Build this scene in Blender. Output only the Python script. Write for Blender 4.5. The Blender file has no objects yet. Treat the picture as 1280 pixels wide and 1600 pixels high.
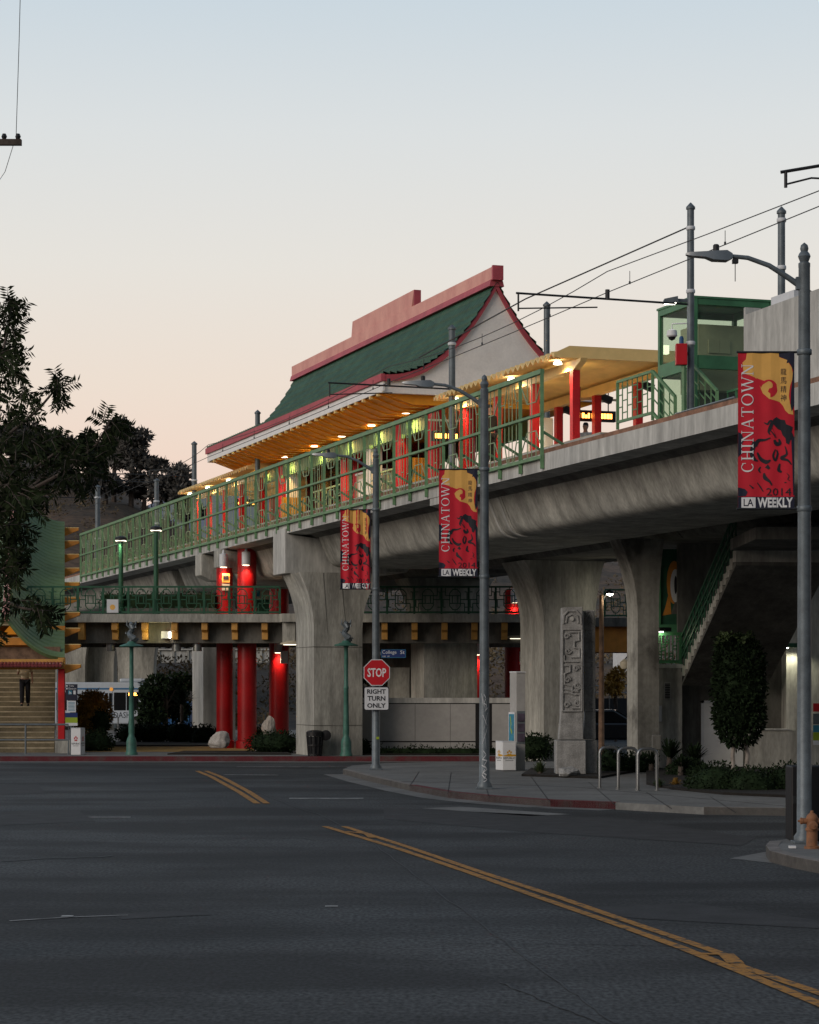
import bpy, bmesh, math, random
from math import radians as R, sin, cos, pi
from mathutils import Vector, Matrix
rnd = random.Random(7)
SC = bpy.context.scene
COL = SC.collection
# ---------------------------------------------------------------- camera
F = 3600.0          # focal length in photograph pixels
EYE = 2.19          # eye height
cam = bpy.data.cameras.new('camera')
camo = bpy.data.objects.new('camera', cam)
COL.objects.link(camo)
camo.location = (0, 0, EYE)
camo.rotation_euler = (R(90), 0, 0)
cam.sensor_fit = 'HORIZONTAL'
cam.sensor_width = 36
cam.lens = 36 * F / 1280
cam.shift_y = 275 / 1280
cam.clip_start = 0.1
cam.clip_end = 9000
SC.camera = camo
# ---------------------------------------------------------------- sky (dusk)
SC.view_settings.view_transform = 'Standard'
SC.view_settings.look = 'None'
SC.view_settings.exposure = 0.0
SC.view_settings.gamma = 1
world = bpy.data.worlds.new('World')
SC.world = world
world.use_nodes = True
wn, wl = world.node_tree.nodes, world.node_tree.links
wn.clear()
wo = wn.new('ShaderNodeOutputWorld'); bg = wn.new('ShaderNodeBackground')
sky = wn.new('ShaderNodeTexSky'); sky.sky_type = 'NISHITA'; sky.sun_disc = False
sky.sun_elevation = R(1.5); sky.sun_rotation = R(215); sky.dust_density = 2.0
tc = wn.new('ShaderNodeTexCoord'); sx = wn.new('ShaderNodeSeparateXYZ')
rp = wn.new('ShaderNodeValToRGB'); mx = wn.new('ShaderNodeMix'); mx.data_type = 'RGBA'
cr = rp.color_ramp
def lin(r, g, b):
    f = lambda c: (c / 255 / 12.92) if c <= 10 else ((c / 255 + .055) / 1.055) ** 2.4
    return (f(r), f(g), f(b), 1)
stops = [(0.0, lin(240, 198, 180)), (0.085, lin(247, 219, 202)), (0.13, lin(242, 227, 213)),
         (0.18, lin(235, 231, 224)), (0.235, lin(224, 228, 229)), (0.29, lin(206, 219, 228)), (0.45, lin(150, 170, 192)), (1.0, lin(88, 108, 135))]
cr.elements[0].position, cr.elements[0].color = stops[0]
cr.elements[1].position, cr.elements[1].color = stops[-1]
for p, c in stops[1:-1]:
    e = cr.elements.new(p); e.color = c
mult = wn.new('ShaderNodeMix'); mult.data_type = 'RGBA'; mult.blend_type = 'MULTIPLY'; mult.inputs[0].default_value = 1
mult.inputs[7].default_value = (0.08, 0.08, 0.08, 1)
wl.new(tc.outputs['Generated'], sx.inputs[0]); wl.new(sx.outputs['Z'], rp.inputs[0])
wl.new(sky.outputs[0], mult.inputs[6])
wl.new(mult.outputs[2], mx.inputs[6]); wl.new(rp.outputs[0], mx.inputs[7])
mx.inputs[0].default_value = 0.95
# the afterglow side (left of the viewer) is brighter than the sky behind the viewer; nothing comes from below the horizon
def wmath(op, a, b):
    m_ = wn.new('ShaderNodeMath'); m_.operation = op
    for i, q in enumerate((a, b)):
        if isinstance(q, (int, float)): m_.inputs[i].default_value = q
        else: wl.new(q, m_.inputs[i])
    return m_.outputs[0]
mrb = wn.new('ShaderNodeMapRange'); mrb.inputs[1].default_value = -.7; mrb.inputs[2].default_value = .25; mrb.inputs[3].default_value = 1.0; mrb.inputs[4].default_value = 1.0
wl.new(sx.outputs['Y'], mrb.inputs[0])
mrx = wn.new('ShaderNodeMapRange'); mrx.inputs[1].default_value = -.35; mrx.inputs[2].default_value = -1; mrx.inputs[3].default_value = 0; mrx.inputs[4].default_value = .5
wl.new(sx.outputs['X'], mrx.inputs[0])
mrz = wn.new('ShaderNodeMapRange'); mrz.inputs[1].default_value = -.01; mrz.inputs[2].default_value = 0.0; mrz.inputs[3].default_value = .03; mrz.inputs[4].default_value = 1
wl.new(sx.outputs['Z'], mrz.inputs[0])
wl.new(mx.outputs[2], bg.inputs[0]); # low sky behind the viewer dimmed for contrast, standing in for unseen buildings
mlow = wn.new('ShaderNodeMapRange'); mlow.inputs[1].default_value = .06; mlow.inputs[2].default_value = .42; mlow.inputs[3].default_value = .08; mlow.inputs[4].default_value = .75
wl.new(sx.outputs['Z'], mlow.inputs[0])
mbk = wn.new('ShaderNodeMapRange'); mbk.inputs[1].default_value = .55; mbk.inputs[2].default_value = .1; mbk.inputs[3].default_value = 0; mbk.inputs[4].default_value = 1
wl.new(sx.outputs['Y'], mbk.inputs[0])
mfin = wn.new('ShaderNodeMix'); mfin.data_type = 'FLOAT'; mfin.inputs[2].default_value = 1.0
wl.new(mbk.outputs[0], mfin.inputs[0]); wl.new(mlow.outputs[0], mfin.inputs[3])
wl.new(wmath('MULTIPLY', wmath('MULTIPLY', wmath('ADD', mrb.outputs[0], mrx.outputs[0]), mfin.outputs[0]), mrz.outputs[0]), bg.inputs[1])
wl.new(bg.outputs[0], wo.inputs[0])
sun = bpy.data.lights.new('sun', 'SUN'); sun.energy = 1.5; sun.angle = R(36); sun.color = (1, .86, .74)
suno = bpy.data.objects.new('sun', sun); COL.objects.link(suno)
suno.rotation_euler = (R(69), 0, R(-47))     # low afterglow from behind and left of the viewer
# ---------------------------------------------------------------- helpers
ROOT = {}
def A(px, py, D):            # photograph pixel + distance -> point
    return Vector(((px - 640) / F * D, D, EYE + (1075 - py) / F * D))
def gd(py, z=0.0):           # distance at which a point of height z shows at row py
    return F * (EYE - z) / (py - 1075)
def G(px, py, z=0.0):
    D = gd(py, z); return Vector(((px - 640) / F * D, D, z))
SN, CS = 0.3138, 0.9495
def V(s, t, z):              # viaduct frame: s along the line, t across it
    return Vector((2.917 - s * SN + t * CS, 50 + s * CS + t * SN, z))
def vs(px, t):               # s where the line t shows in column px
    D = (t + 18.47) / ((px - 640) / F * CS + SN)
    X = (px - 640) / F * D
    return -(X - 2.917) * SN + (D - 50) * CS
class MB:
    def __init__(self): self.v = []; self.f = []; self.m = []
    def add(self, vs_, fs, mi=0):
        o = len(self.v); self.v += [Vector(p) for p in vs_]
        self.f += [tuple(i + o for i in f) for f in fs]; self.m += [mi] * len(fs); return self
    def box(self, x0, x1, y0, y1, z0, z1, mi=0, fr=None):
        fr = fr or (lambda a, b, c: Vector((a, b, c)))
        p = [fr(a, b, c) for c in (z0, z1) for b in (y0, y1) for a in (x0, x1)]
        return self.add(p, [(0, 2, 3, 1), (4, 5, 7, 6), (0, 1, 5, 4), (2, 6, 7, 3), (0, 4, 6, 2), (1, 3, 7, 5)], mi)
    def bar(self, p, q, w, h=None, mi=0, up=(0, 0, 1)):
        p, q = Vector(p), Vector(q); h = h or w; d = (q - p).normalized(); u = Vector(up)
        if abs(d.dot(u)) > .98: u = Vector((0, 1, 0))
        a = d.cross(u).normalized() * w / 2; b = a.cross(d).normalized() * h / 2
        P = [p - a - b, p + a - b, p + a + b, p - a + b, q - a - b, q + a - b, q + a + b, q - a + b]
        return self.add(P, [(0, 1, 2, 3), (7, 6, 5, 4), (0, 4, 5, 1), (1, 5, 6, 2), (2, 6, 7, 3), (3, 7, 4, 0)], mi)
    def tube(self, pts, r, n=8, mi=0):
        pts = [Vector(p) for p in pts]; k = len(pts); r = r if isinstance(r, (list, tuple)) else [r] * k
        P = []; up = None
        for i, p in enumerate(pts):
            d = (pts[min(i + 1, k - 1)] - pts[max(i - 1, 0)]).normalized()
            if up is None: up = Vector((0, 0, 1)) if abs(d.z) < .9 else Vector((0, 1, 0))
            a = d.cross(up).normalized(); b = a.cross(d).normalized(); up = b
            for j in range(n):
                w = 2 * pi * j / n; P.append(p + a * cos(w) * r[i] + b * sin(w) * r[i])
        fs = [(i * n + j, i * n + (j + 1) % n, (i + 1) * n + (j + 1) % n, (i + 1) * n + j) for i in range(k - 1) for j in range(n)]
        fs += [tuple(range(n))[::-1], tuple((k - 1) * n + j for j in range(n))]
        return self.add(P, fs, mi)
    def lathe(self, prof, n=16, org=(0, 0, 0), mi=0, fr=None):
        o = Vector(org); P = []
        for r, z in prof:
            for j in range(n):
                w = 2 * pi * j / n; q = Vector((r * cos(w), r * sin(w), z)); P.append((fr(q) if fr else q) + o)
        k = len(prof)
        fs = [(i * n + j, i * n + (j + 1) % n, (i + 1) * n + (j + 1) % n, (i + 1) * n + j) for i in range(k - 1) for j in range(n)]
        fs += [tuple(range(n))[::-1], tuple((k - 1) * n + j for j in range(n))]
        return self.add(P, fs, mi)
    def prism(self, poly, fr, w0, w1, mi=0):
        n = len(poly); P = [fr(a, b, w0) for a, b in poly] + [fr(a, b, w1) for a, b in poly]
        fs = [tuple(range(n)), tuple(range(2 * n - 1, n - 1, -1))] + [(i, i + n, (i + 1) % n + n, (i + 1) % n) for i in range(n)]
        return self.add(P, fs, mi)
    def flat(self, poly, fr, w, mi=0):
        return self.add([fr(a, b, w) for a, b in poly], [tuple(range(len(poly)))], mi)
    def stroke(self, pts, wd, fr, w, mi=0):      # flat brush stroke in a print frame
        L, Rr = [], []; k = len(pts)
        wd = wd if isinstance(wd, (list, tuple)) else [wd] * k
        for i, p in enumerate(pts):
            a = Vector(pts[max(i - 1, 0)]); b = Vector(pts[min(i + 1, k - 1)]); d = (b - a)
            d = d.normalized() if d.length > 1e-9 else Vector((1, 0)); nrm = Vector((-d.y, d.x)) * wd[i] / 2
            L.append(Vector(p) + nrm); Rr.append(Vector(p) - nrm)
        P = [fr(q.x, q.y, w) for q in L] + [fr(q.x, q.y, w) for q in Rr]
        return self.add(P, [(i, i + k, i + 1 + k, i + 1) for i in range(k - 1)], mi)
    def text(self, s, fr, u0, v0, u1, v1, w, mi=0, bold=0.0):
        cu = bpy.data.curves.new('t', 'FONT'); cu.body = s; cu.resolution_u = 2; cu.offset = bold
        ob = bpy.data.objects.new('t', cu); COL.objects.link(ob)
        bpy.context.view_layer.update()
        me = bpy.data.meshes.new_from_object(ob.evaluated_get(bpy.context.evaluated_depsgraph_get()))
        bpy.data.objects.remove(ob); bpy.data.curves.remove(cu)
        if len(me.vertices):
            xs = [p.co.x for p in me.vertices]; ys = [p.co.y for p in me.vertices]
            ax, bx, ay, by = min(xs), max(xs), min(ys), max(ys)
            P = [fr(u0 + (p.co.x - ax) / max(bx - ax, 1e-6) * (u1 - u0), v0 + (p.co.y - ay) / max(by - ay, 1e-6) * (v1 - v0), w) for p in me.vertices]
            self.add(P, [tuple(f.vertices) for f in me.polygons], mi)
        bpy.data.meshes.remove(me); return self
    def leaf(self, p, d, nrm, L, W, mi=0):
        d = d.normalized(); s = d.cross(nrm)
        s = s.normalized() * W / 2 if s.length > 1e-6 else Vector((W / 2, 0, 0))
        return self.add([p, p + d * L * .45 + s, p + d * L, p + d * L * .45 - s], [(0, 1, 2, 3)], mi)
    def clump(self, c, rad, n, L, W, shell=.55, g=None, mi=0):
        g = g or rnd; c = Vector(c)
        for _ in range(n):
            d = Vector((g.gauss(0, 1), g.gauss(0, 1), g.gauss(0, 1))).normalized()
            q = shell + (1 - shell) * g.random() ** .6
            p = c + Vector((d.x * rad[0], d.y * rad[1], d.z * rad[2])) * q * (0.93 + .14 * g.random())
            dd = (d + Vector((g.uniform(-1, 1), g.uniform(-1, 1), g.uniform(-1, 1)))).normalized()
            self.leaf(p, dd, Vector((g.uniform(-1, 1), g.uniform(-1, 1), g.uniform(-1, 1))), L * g.uniform(.6, 1.3), W * g.uniform(.7, 1.2), mi)
        return self
    def build(self, name, mats, parent=None, smooth=False, bevel=0, fix=True, local=False):
        me = bpy.data.meshes.new(name)
        off = Vector((0, 0, 0)) if (local or parent is None) else ROOT.get(parent.name, Vector((0, 0, 0)))
        me.from_pydata([v - off for v in self.v], [], self.f)
        for m in (mats if isinstance(mats, (list, tuple)) else [mats]): me.materials.append(m)
        me.polygons.foreach_set('material_index', self.m)
        if fix:
            b = bmesh.new(); b.from_mesh(me); bmesh.ops.recalc_face_normals(b, faces=b.faces); b.to_mesh(me); b.free()
        if smooth:
            me.polygons.foreach_set('use_smooth', [True] * len(me.polygons)); me.set_sharp_from_angle(angle=R(38))
        o = bpy.data.objects.new(name, me); COL.objects.link(o)
        if bevel:
            bv = o.modifiers.new('bevel', 'BEVEL'); bv.width = bevel; bv.segments = 2; bv.limit_method = 'ANGLE'; bv.angle_limit = R(40)
        if parent: o.parent = parent; ROOT[o.name] = off
        return o
def tag(o, label=None, cat=None, group=None, kind=None):
    if label: o['label'] = label
    if cat: o['category'] = cat
    if group: o['group'] = group
    if kind: o['kind'] = kind
    return o
def thing(name, label, cat, loc=(0, 0, 0), group=None):
    o = bpy.data.objects.new(name, None); COL.objects.link(o); o.location = loc; o.empty_display_size = .3
    ROOT[o.name] = Vector(loc); return tag(o, label, cat, group)
def dup(root, loc, label, rz=0, scale=None):
    r = root.copy(); COL.objects.link(r); r.location = loc; r.rotation_euler = (0, 0, rz); r['label'] = label
    if scale: r.scale = scale
    def kids(src, dst):
        for ch in list(src.children):
            c = ch.copy(); COL.objects.link(c); c.parent = dst; kids(ch, c)
    kids(root, r); ROOT[r.name] = Vector(loc); return r
def lamp(name, kind, loc, energy, color, parent=None, size=.05, spot=None, rot=None):
    l = bpy.data.lights.new(name, kind); l.energy = energy; l.color = color
    if kind != 'SUN': l.shadow_soft_size = size
    if spot: l.spot_size = R(spot); l.spot_blend = .6
    o = bpy.data.objects.new(name, l); COL.objects.link(o)
    o.location = Vector(loc) - (ROOT.get(parent.name, Vector((0, 0, 0))) if parent else Vector((0, 0, 0)))
    if rot: o.rotation_euler = rot
    if parent: o.parent = parent
    return o
# ---------------------------------------------------------------- materials
M = {}
def mat(name, col, rough=.6, metal=0, var=.12, scale=3.0, stretch=(1, 1, 1), bump=0, bscale=40, emit=None, es=1, spec=.4, col2=None, ramp=(.35, .65), fine=0, world=False):
    m = bpy.data.materials.new(name); m.use_nodes = True; nt = m.node_tree; n, l = nt.nodes, nt.links
    b = n['Principled BSDF']; b.inputs['Roughness'].default_value = rough; b.inputs['Metallic'].default_value = metal
    b.inputs['Specular IOR Level'].default_value = spec
    c = (*col, 1)
    if emit:
        b.inputs['Base Color'].default_value = c; b.inputs['Emission Color'].default_value = (*emit, 1); b.inputs['Emission Strength'].default_value = es
        M[name] = m; return m
    t = n.new('ShaderNodeTexCoord'); mp = n.new('ShaderNodeMapping'); mp.inputs['Scale'].default_value = stretch
    if world:
        ge = n.new('ShaderNodeNewGeometry'); l.new(ge.outputs['Position'], mp.inputs[0])
    else: l.new(t.outputs['Object'], mp.inputs[0])
    nz = n.new('ShaderNodeTexNoise'); nz.inputs['Scale'].default_value = scale; nz.inputs['Detail'].default_value = 6; nz.inputs['Roughness'].default_value = .62
    l.new(mp.outputs[0], nz.inputs['Vector'])
    rr = n.new('ShaderNodeValToRGB'); rr.color_ramp.elements[0].position, rr.color_ramp.elements[1].position = ramp
    rr.color_ramp.elements[0].color = tuple(x * (1 - var) for x in col) + (1,) if col2 is None else (*col2, 1)
    rr.color_ramp.elements[1].color = tuple(min(1, x * (1 + var)) for x in col) + (1,) if col2 is None else c
    l.new(nz.outputs[0], rr.inputs[0]); out = rr.outputs[0]
    if fine:
        n2 = n.new('ShaderNodeTexNoise'); n2.inputs['Scale'].default_value = scale * 13; n2.inputs['Detail'].default_value = 3
        l.new(mp.outputs[0], n2.inputs['Vector'])
        mr = n.new('ShaderNodeMapRange'); mr.inputs[1].default_value = .3; mr.inputs[2].default_value = .7; mr.inputs[3].default_value = 1 - fine; mr.inputs[4].default_value = 1 + fine
        l.new(n2.outputs[0], mr.inputs[0])
        mm = n.new('ShaderNodeMix'); mm.data_type = 'RGBA'; mm.blend_type = 'MULTIPLY'; mm.inputs[0].default_value = 1
        l.new(out, mm.inputs[6]); l.new(mr.outputs[0], mm.inputs[7]); out = mm.outputs[2]
    if name.startswith('concrete') or name == 'stone':      # rain streaks running down the face
        m3 = n.new('ShaderNodeMapping'); m3.inputs['Scale'].default_value = (1, 1, .05); l.new(mp.inputs[0].links[0].from_socket, m3.inputs[0])
        n3 = n.new('ShaderNodeTexNoise'); n3.inputs['Scale'].default_value = 4.5; n3.inputs['Detail'].default_value = 5; l.new(m3.outputs[0], n3.inputs['Vector'])
        r3 = n.new('ShaderNodeMapRange'); r3.inputs[1].default_value = .38; r3.inputs[2].default_value = .6; r3.inputs[3].default_value = .8; r3.inputs[4].default_value = 1.08; l.new(n3.outputs[0], r3.inputs[0])
        x3 = n.new('ShaderNodeMix'); x3.data_type = 'RGBA'; x3.blend_type = 'MULTIPLY'; x3.inputs[0].default_value = 1; l.new(out, x3.inputs[6]); l.new(r3.outputs[0], x3.inputs[7]); out = x3.outputs[2]
    l.new(out, b.inputs['Base Color'])
    if bump:
        nb = n.new('ShaderNodeTexNoise'); nb.inputs['Scale'].default_value = bscale; nb.inputs['Detail'].default_value = 4
        l.new(mp.outputs[0], nb.inputs['Vector'])
        bp = n.new('ShaderNodeBump'); bp.inputs['Strength'].default_value = bump; bp.inputs['Distance'].default_value = .02
        l.new(nb.outputs[0], bp.inputs['Height']); l.new(bp.outputs[0], b.inputs['Normal'])
    M[name] = m; return m
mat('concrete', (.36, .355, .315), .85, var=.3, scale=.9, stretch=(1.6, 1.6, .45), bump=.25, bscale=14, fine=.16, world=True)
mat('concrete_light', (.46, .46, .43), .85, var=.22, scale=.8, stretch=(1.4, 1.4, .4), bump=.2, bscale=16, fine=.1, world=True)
mat('concrete_dark_shade', (.12, .118, .105), .9, var=.35, scale=.8, stretch=(1.4, 1.4, .5), bump=.2, bscale=14, fine=.16, world=True)  # concrete darkened to paint shade under the station; also small dark parts
mat('concrete_stained', (.34, .335, .295), .85, scale=.75, stretch=(1, 1, .8), col2=(.12, .115, .1), ramp=(.36, .5), bump=.2, fine=.12, world=True)
mat('smooth_panel', (.36, .355, .34), .6, var=.12, scale=.8, bump=.05, fine=.05, world=True)
mat('sidewalk', (.16, .162, .155), .9, var=.2, scale=.7, bump=.2, bscale=50, fine=.14, world=True)
mat('curb_grey', (.2, .185, .17), .9, var=.25, scale=2, fine=.15, world=True)
mat('curb_red', (.105, .016, .022), .85, col2=(.085, .06, .056), scale=2.2, ramp=(.3, .52), fine=.2, world=True)
mat('paving_ochre', (.36, .23, .07), .85, var=.15, scale=1.5, fine=.1, world=True)
mat('yellow_line', (.4, .18, .025), .8, scale=9, col2=(.075, .055, .035), ramp=(.38, .5), fine=.2, world=True)
mat('white_line', (.42, .42, .4), .8, scale=4, col2=(.1, .1, .1), ramp=(.34, .58), world=True)
mat('tar', (.013, .013, .014), .6, var=.3)
mat('green', (.125, .25, .12), .5, var=.18, scale=4, fine=.08)
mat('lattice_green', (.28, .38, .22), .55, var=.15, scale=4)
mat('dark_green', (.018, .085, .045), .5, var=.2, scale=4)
mat('elevator_green', (.06, .2, .095), .45, var=.15)
mat('red', (.52, .012, .016), .4, var=.2, scale=1.5, fine=.06)
mat('column_red', (.36, .006, .008), .38, var=.22, scale=1.2, fine=.06)
mat('pink', (.78, .4, .33), .7, col2=(.66, .29, .25), scale=1.3, stretch=(1, 1, .6), fine=.06)
mat('pink_red', (.42, .07, .09), .6, var=.15, scale=2)
mat('white_plaster', (.82, .79, .75), .85, var=.07, scale=1.2, bump=.08, fine=.04)
mat('fascia', (.8, .79, .77), .6, var=.06)
mat('soffit', (.82, .31, .012), .5, var=.12, scale=2)
mat('canopy_yellow', (.82, .58, .24), .5, var=.08, scale=2)
mat('ochre', (.5, .26, .06), .6, var=.15, scale=3, fine=.08)
mat('orange', (.55, .22, .03), .55, var=.15, scale=3)
mat('grey_metal', (.13, .155, .17), .5, .3, var=.2, scale=5, fine=.12)
mat('steel', (.24, .25, .25), .38, .8, var=.15, scale=4)
mat('dark_metal', (.02, .022, .024), .55, .2, var=.3)
mat('wire', (.03, .033, .036), .6)
mat('black', (.008, .008, .009), .5, var=.2)
mat('dark_glass', (.006, .007, .008), .08, spec=.6)
mat('tile_red', (.22, .05, .055), .4, var=.25, scale=6)
mat('rust', (.23, .12, .075), .85, var=.3, scale=4, fine=.2)
mat('timber', (.16, .1, .065), .85, var=.35, scale=5, fine=.2)
mat('sign_red', (.5, .01, .018), .4, var=.06)
mat('white', (.72, .73, .73), .5, var=.06, scale=3)
mat('sign_white', (.62, .64, .66), .45, var=.07)
mat('sign_blue', (.012, .03, .13), .45)
mat('ink', (.012, .012, .018), .6)
mat('navy', (.014, .016, .035), .65)
mat('banner_red', (.56, .013, .03), .75, var=.1, scale=2, bump=.08, bscale=6)
mat('gold', (.74, .41, .1), .75, var=.08, scale=3)
mat('stone', (.3, .3, .29), .9, var=.25, scale=3, bump=.5, bscale=22, fine=.22)
mat('boulder', (.4, .37, .33), .9, var=.35, scale=2.5, bump=.6, bscale=9, fine=.2)
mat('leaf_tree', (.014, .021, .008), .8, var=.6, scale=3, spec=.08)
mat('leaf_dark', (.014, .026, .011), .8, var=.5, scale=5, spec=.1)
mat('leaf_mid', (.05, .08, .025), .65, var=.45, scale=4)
mat('leaf_yellow', (.34, .19, .03), .7, var=.4, scale=4)
mat('leaf_pine_hazed', (.095, .092, .085), .85, var=.4, scale=.4, spec=.1)  # greyed and lightened: distance haze put into the leaf colour
mat('leaf_scrub', (.13, .1, .06), .9, var=.4, scale=.3, spec=.05)
mat('bark', (.07, .055, .045), .9, var=.4, scale=6)
mat('bark_pale', (.3, .27, .24), .9, var=.3, scale=6)
mat('soil', (.011, .009, .007), .95, var=.4, scale=6, world=True)
mat('hill', (.11, .07, .043), .95, scale=.12, col2=(.045, .036, .025), ramp=(.38, .6), fine=.35, world=True)
mat('mountain', (.17, .2, .26), .95, var=.1, scale=.002, world=True)  # aerial haze mixed into the base colour
mat('bus_white', (.5, .56, .62), .35, var=.05)
mat('bus_blue', (.05, .16, .32), .35)
mat('blue', (.015, .08, .22), .5, var=.2)
mat('car_dark', (.012, .014, .016), .2, spec=.6)
mat('car_white', (.5, .52, .54), .25)
mat('rubber', (.012, .012, .012), .8)
mat('hydrant', (.27, .12, .055), .7, col2=(.16, .08, .045), scale=9, ramp=(.3, .55), fine=.15)
mat('post_green', (.05, .15, .115), .5, var=.25, scale=4, fine=.1)
mat('skin', (.36, .2, .14), .6)
mat('hair', (.012, .01, .009), .7)
mat('cloth_tan', (.55, .45, .3), .9, var=.2, scale=8)
mat('cloth_dark', (.012, .012, .016), .9)
mat('cloth_pale', (.42, .47, .5), .9, var=.3, scale=9)
mat('teal', (.03, .2, .3), .5, var=.25, scale=4)
mat('lime', (.28, .38, .02), .6)
mat('purple_dark', (.06, .045, .07), .5, var=.4, scale=6)
mat('cream', (.5, .45, .33), .6, var=.08)
mat('yellow', (.62, .33, .02), .5, var=.1)
mat('stair', (.17, .14, .085), .9, var=.25, scale=1.5, fine=.15, world=True)
mat('light_warm', (1, .9, .7), emit=(1, .82, .55), es=7)
mat('light_white', (1, 1, .95), emit=(1, .95, .82), es=11)
mat('light_soft', (1, .95, .85), emit=(1, .9, .7), es=2.2)
mat('led', (1, .4, .1), emit=(1, .36, .06), es=7)
mat('led_red', (1, .05, .05), emit=(1, .02, .03), es=3)
mat('glow_orange', (1, .5, .1), emit=(1, .34, .03), es=.3)
# glass that really lets light through
g = bpy.data.materials.new('glass'); g.use_nodes = True
gn, gl = g.node_tree.nodes, g.node_tree.links
gb = gn['Principled BSDF']; gb.inputs['Base Color'].default_value = (.5, .53, .5, 1); gb.inputs['Roughness'].default_value = .15
tr = gn.new('ShaderNodeBsdfTransparent'); tr.inputs[0].default_value = (.86, .92, .86, 1)
ms = gn.new('ShaderNodeMixShader'); ms.inputs[0].default_value = .06
gl.new(tr.outputs[0], ms.inputs[1]); gl.new(gb.outputs[0], ms.inputs[2]); gl.new(ms.outputs[0], gn['Material Output'].inputs[0])
M['glass'] = g
# asphalt: large patches, tyre-dark smears across the road, fine aggregate
def asphalt():
    m = bpy.data.materials.new('asphalt'); m.use_nodes = True; n, l = m.node_tree.nodes, m.node_tree.links
    b = n['Principled BSDF']; b.inputs['Roughness'].default_value = .82; b.inputs['Specular IOR Level'].default_value = .35
    ge = n.new('ShaderNodeNewGeometry')
    def noise(sc, stretch, det=5):
        mp = n.new('ShaderNodeMapping'); mp.inputs['Scale'].default_value = stretch; l.new(ge.outputs['Position'], mp.inputs[0])
        z = n.new('ShaderNodeTexNoise'); z.inputs['Scale'].default_value = sc; z.inputs['Detail'].default_value = det; l.new(mp.outputs[0], z.inputs['Vector']); return z.outputs[0]
    def rng(x, a, b_, c, d):
        r = n.new('ShaderNodeMapRange'); r.inputs[1].default_value = a; r.inputs[2].default_value = b_; r.inputs[3].default_value = c; r.inputs[4].default_value = d; l.new(x, r.inputs[0]); return r.outputs[0]
    def mul(x, y):
        r = n.new('ShaderNodeMath'); r.operation = 'MULTIPLY'; l.new(x, r.inputs[0]); l.new(y, r.inputs[1]); return r.outputs[0]
    a = rng(noise(.22, (1, .35, 1)), .38, .62, .68, 1.25)
    s = rng(noise(.6, (.3, .8, 1), 6), .4, .56, .42, 1.14)
    f = rng(noise(26, (1, .45, 1), 4), .34, .66, .35, 1.65)
    p = rng(noise(3.5, (1, .5, 1), 4), .3, .7, .86, 1.14)
    v = mul(mul(a, s), mul(f, p))
    c = n.new('ShaderNodeMix'); c.data_type = 'RGBA'; c.blend_type = 'MULTIPLY'; c.inputs[0].default_value = 1; c.inputs[6].default_value = (.04, .043, .0435, 1)
    l.new(v, c.inputs[7]); l.new(c.outputs[2], b.inputs['Base Color'])
    bp = n.new('ShaderNodeBump'); bp.inputs['Strength'].default_value = .35; bp.inputs['Distance'].default_value = .01; l.new(noise(60, (1, 1, 1), 2), bp.inputs['Height']); l.new(bp.outputs[0], b.inputs['Normal'])
    M['asphalt'] = m
asphalt()
# ================================================================ SETTING
xyz = lambda a, b, c: Vector((a, b, c))
tag(MB().add([(-3000, -3000, 0), (3000, -3000, 0), (3000, 4000, 0), (-3000, 4000, 0)], [(0, 1, 2, 3)]).build('road', M['asphalt']), kind='structure')
def pavement(name, pts, z, m, bottom=-.05):
    return tag(MB().prism([(p.x, p.y) for p in pts], xyz, bottom, z).build(name, m), kind='structure')
CURB = .15
def kerb(name, pts, m, wd=.16, z=CURB + .004):
    mb = MB()
    for a, b in zip(pts[:-1], pts[1:]):
        d = (b - a); d.z = 0; d.normalize(); n_ = Vector((-d.y, d.x, 0)) * wd
        mb.prism([(a.x, a.y), (b.x, b.y), ((b + n_).x, (b + n_).y), ((a + n_).x, (a + n_).y)], xyz, -.05, z)
    return tag(mb.build(name, m), kind='structure')
DK = 68.6
pl = [xyz(-60, DK, 0), xyz(4.3, DK, 0), xyz(5.6, 70.5, 0), xyz(6.0, 78, 0), xyz(6.0, 112, 0), xyz(-60, 112, 0)]
pavement('plaza_pavement', pl, CURB, M['sidewalk'])
kerb('kerb', [xyz(-60, DK - .02, 0), xyz(4.3, DK - .02, 0)], M['curb_red'])
tag(MB().box(-60, 4.3, DK - .75, DK - .03, -.05, .006).build('gutter', M['sidewalk']), kind='structure')
tag(MB().add([(-10.6, 73.5, CURB + .006), (-4.9, 73.5, CURB + .006), (-5.5, 80, CURB + .006), (-11.4, 80, CURB + .006)], [(0, 1, 2, 3)]).build('plaza_paving_band', M['paving_ochre']), kind='structure')
cc = [G(536, 1210), G(575, 1221), G(640, 1236), G(700, 1247), G(765, 1254), G(860, 1261), G(962, 1265)]
c2 = [G(962, 1265), G(1100, 1273), G(1245, 1275), G(1420, 1276)]
back = [xyz(30, 39, 0), xyz(30, 62, 0), G(1010, 1196), G(700, 1198), G(600, 1200), G(550, 1204)]
pavement('sidewalk', cc + c2 + back, CURB - .02, M['sidewalk'])
kerb('kerb', cc[:3], M['curb_grey'], z=CURB - .016)
kerb('kerb', cc[2:], M['curb_red'], z=CURB - .016)
kerb('kerb', c2[1:], M['curb_grey'], z=CURB - .016)
rc = [G(1203, 1331), G(1197, 1338), G(1203, 1347), G(1240, 1357), G(1290, 1367), G(1420, 1392)]
pavement('sidewalk', rc + [xyz(20, 20, 0), xyz(20, 33.5, 0), G(1290, 1318)], CURB - .01, M['sidewalk'])
kerb('kerb', rc, M['curb_grey'], z=CURB - .006)
tag(MB().add([tuple(p + Vector((0, 0, .005))) for p in (G(1140, 1342), G(1205, 1330), G(1206, 1349))], [(0, 1, 2)]).build('gutter', M['sidewalk']), kind='structure')
gt = MB()
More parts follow.
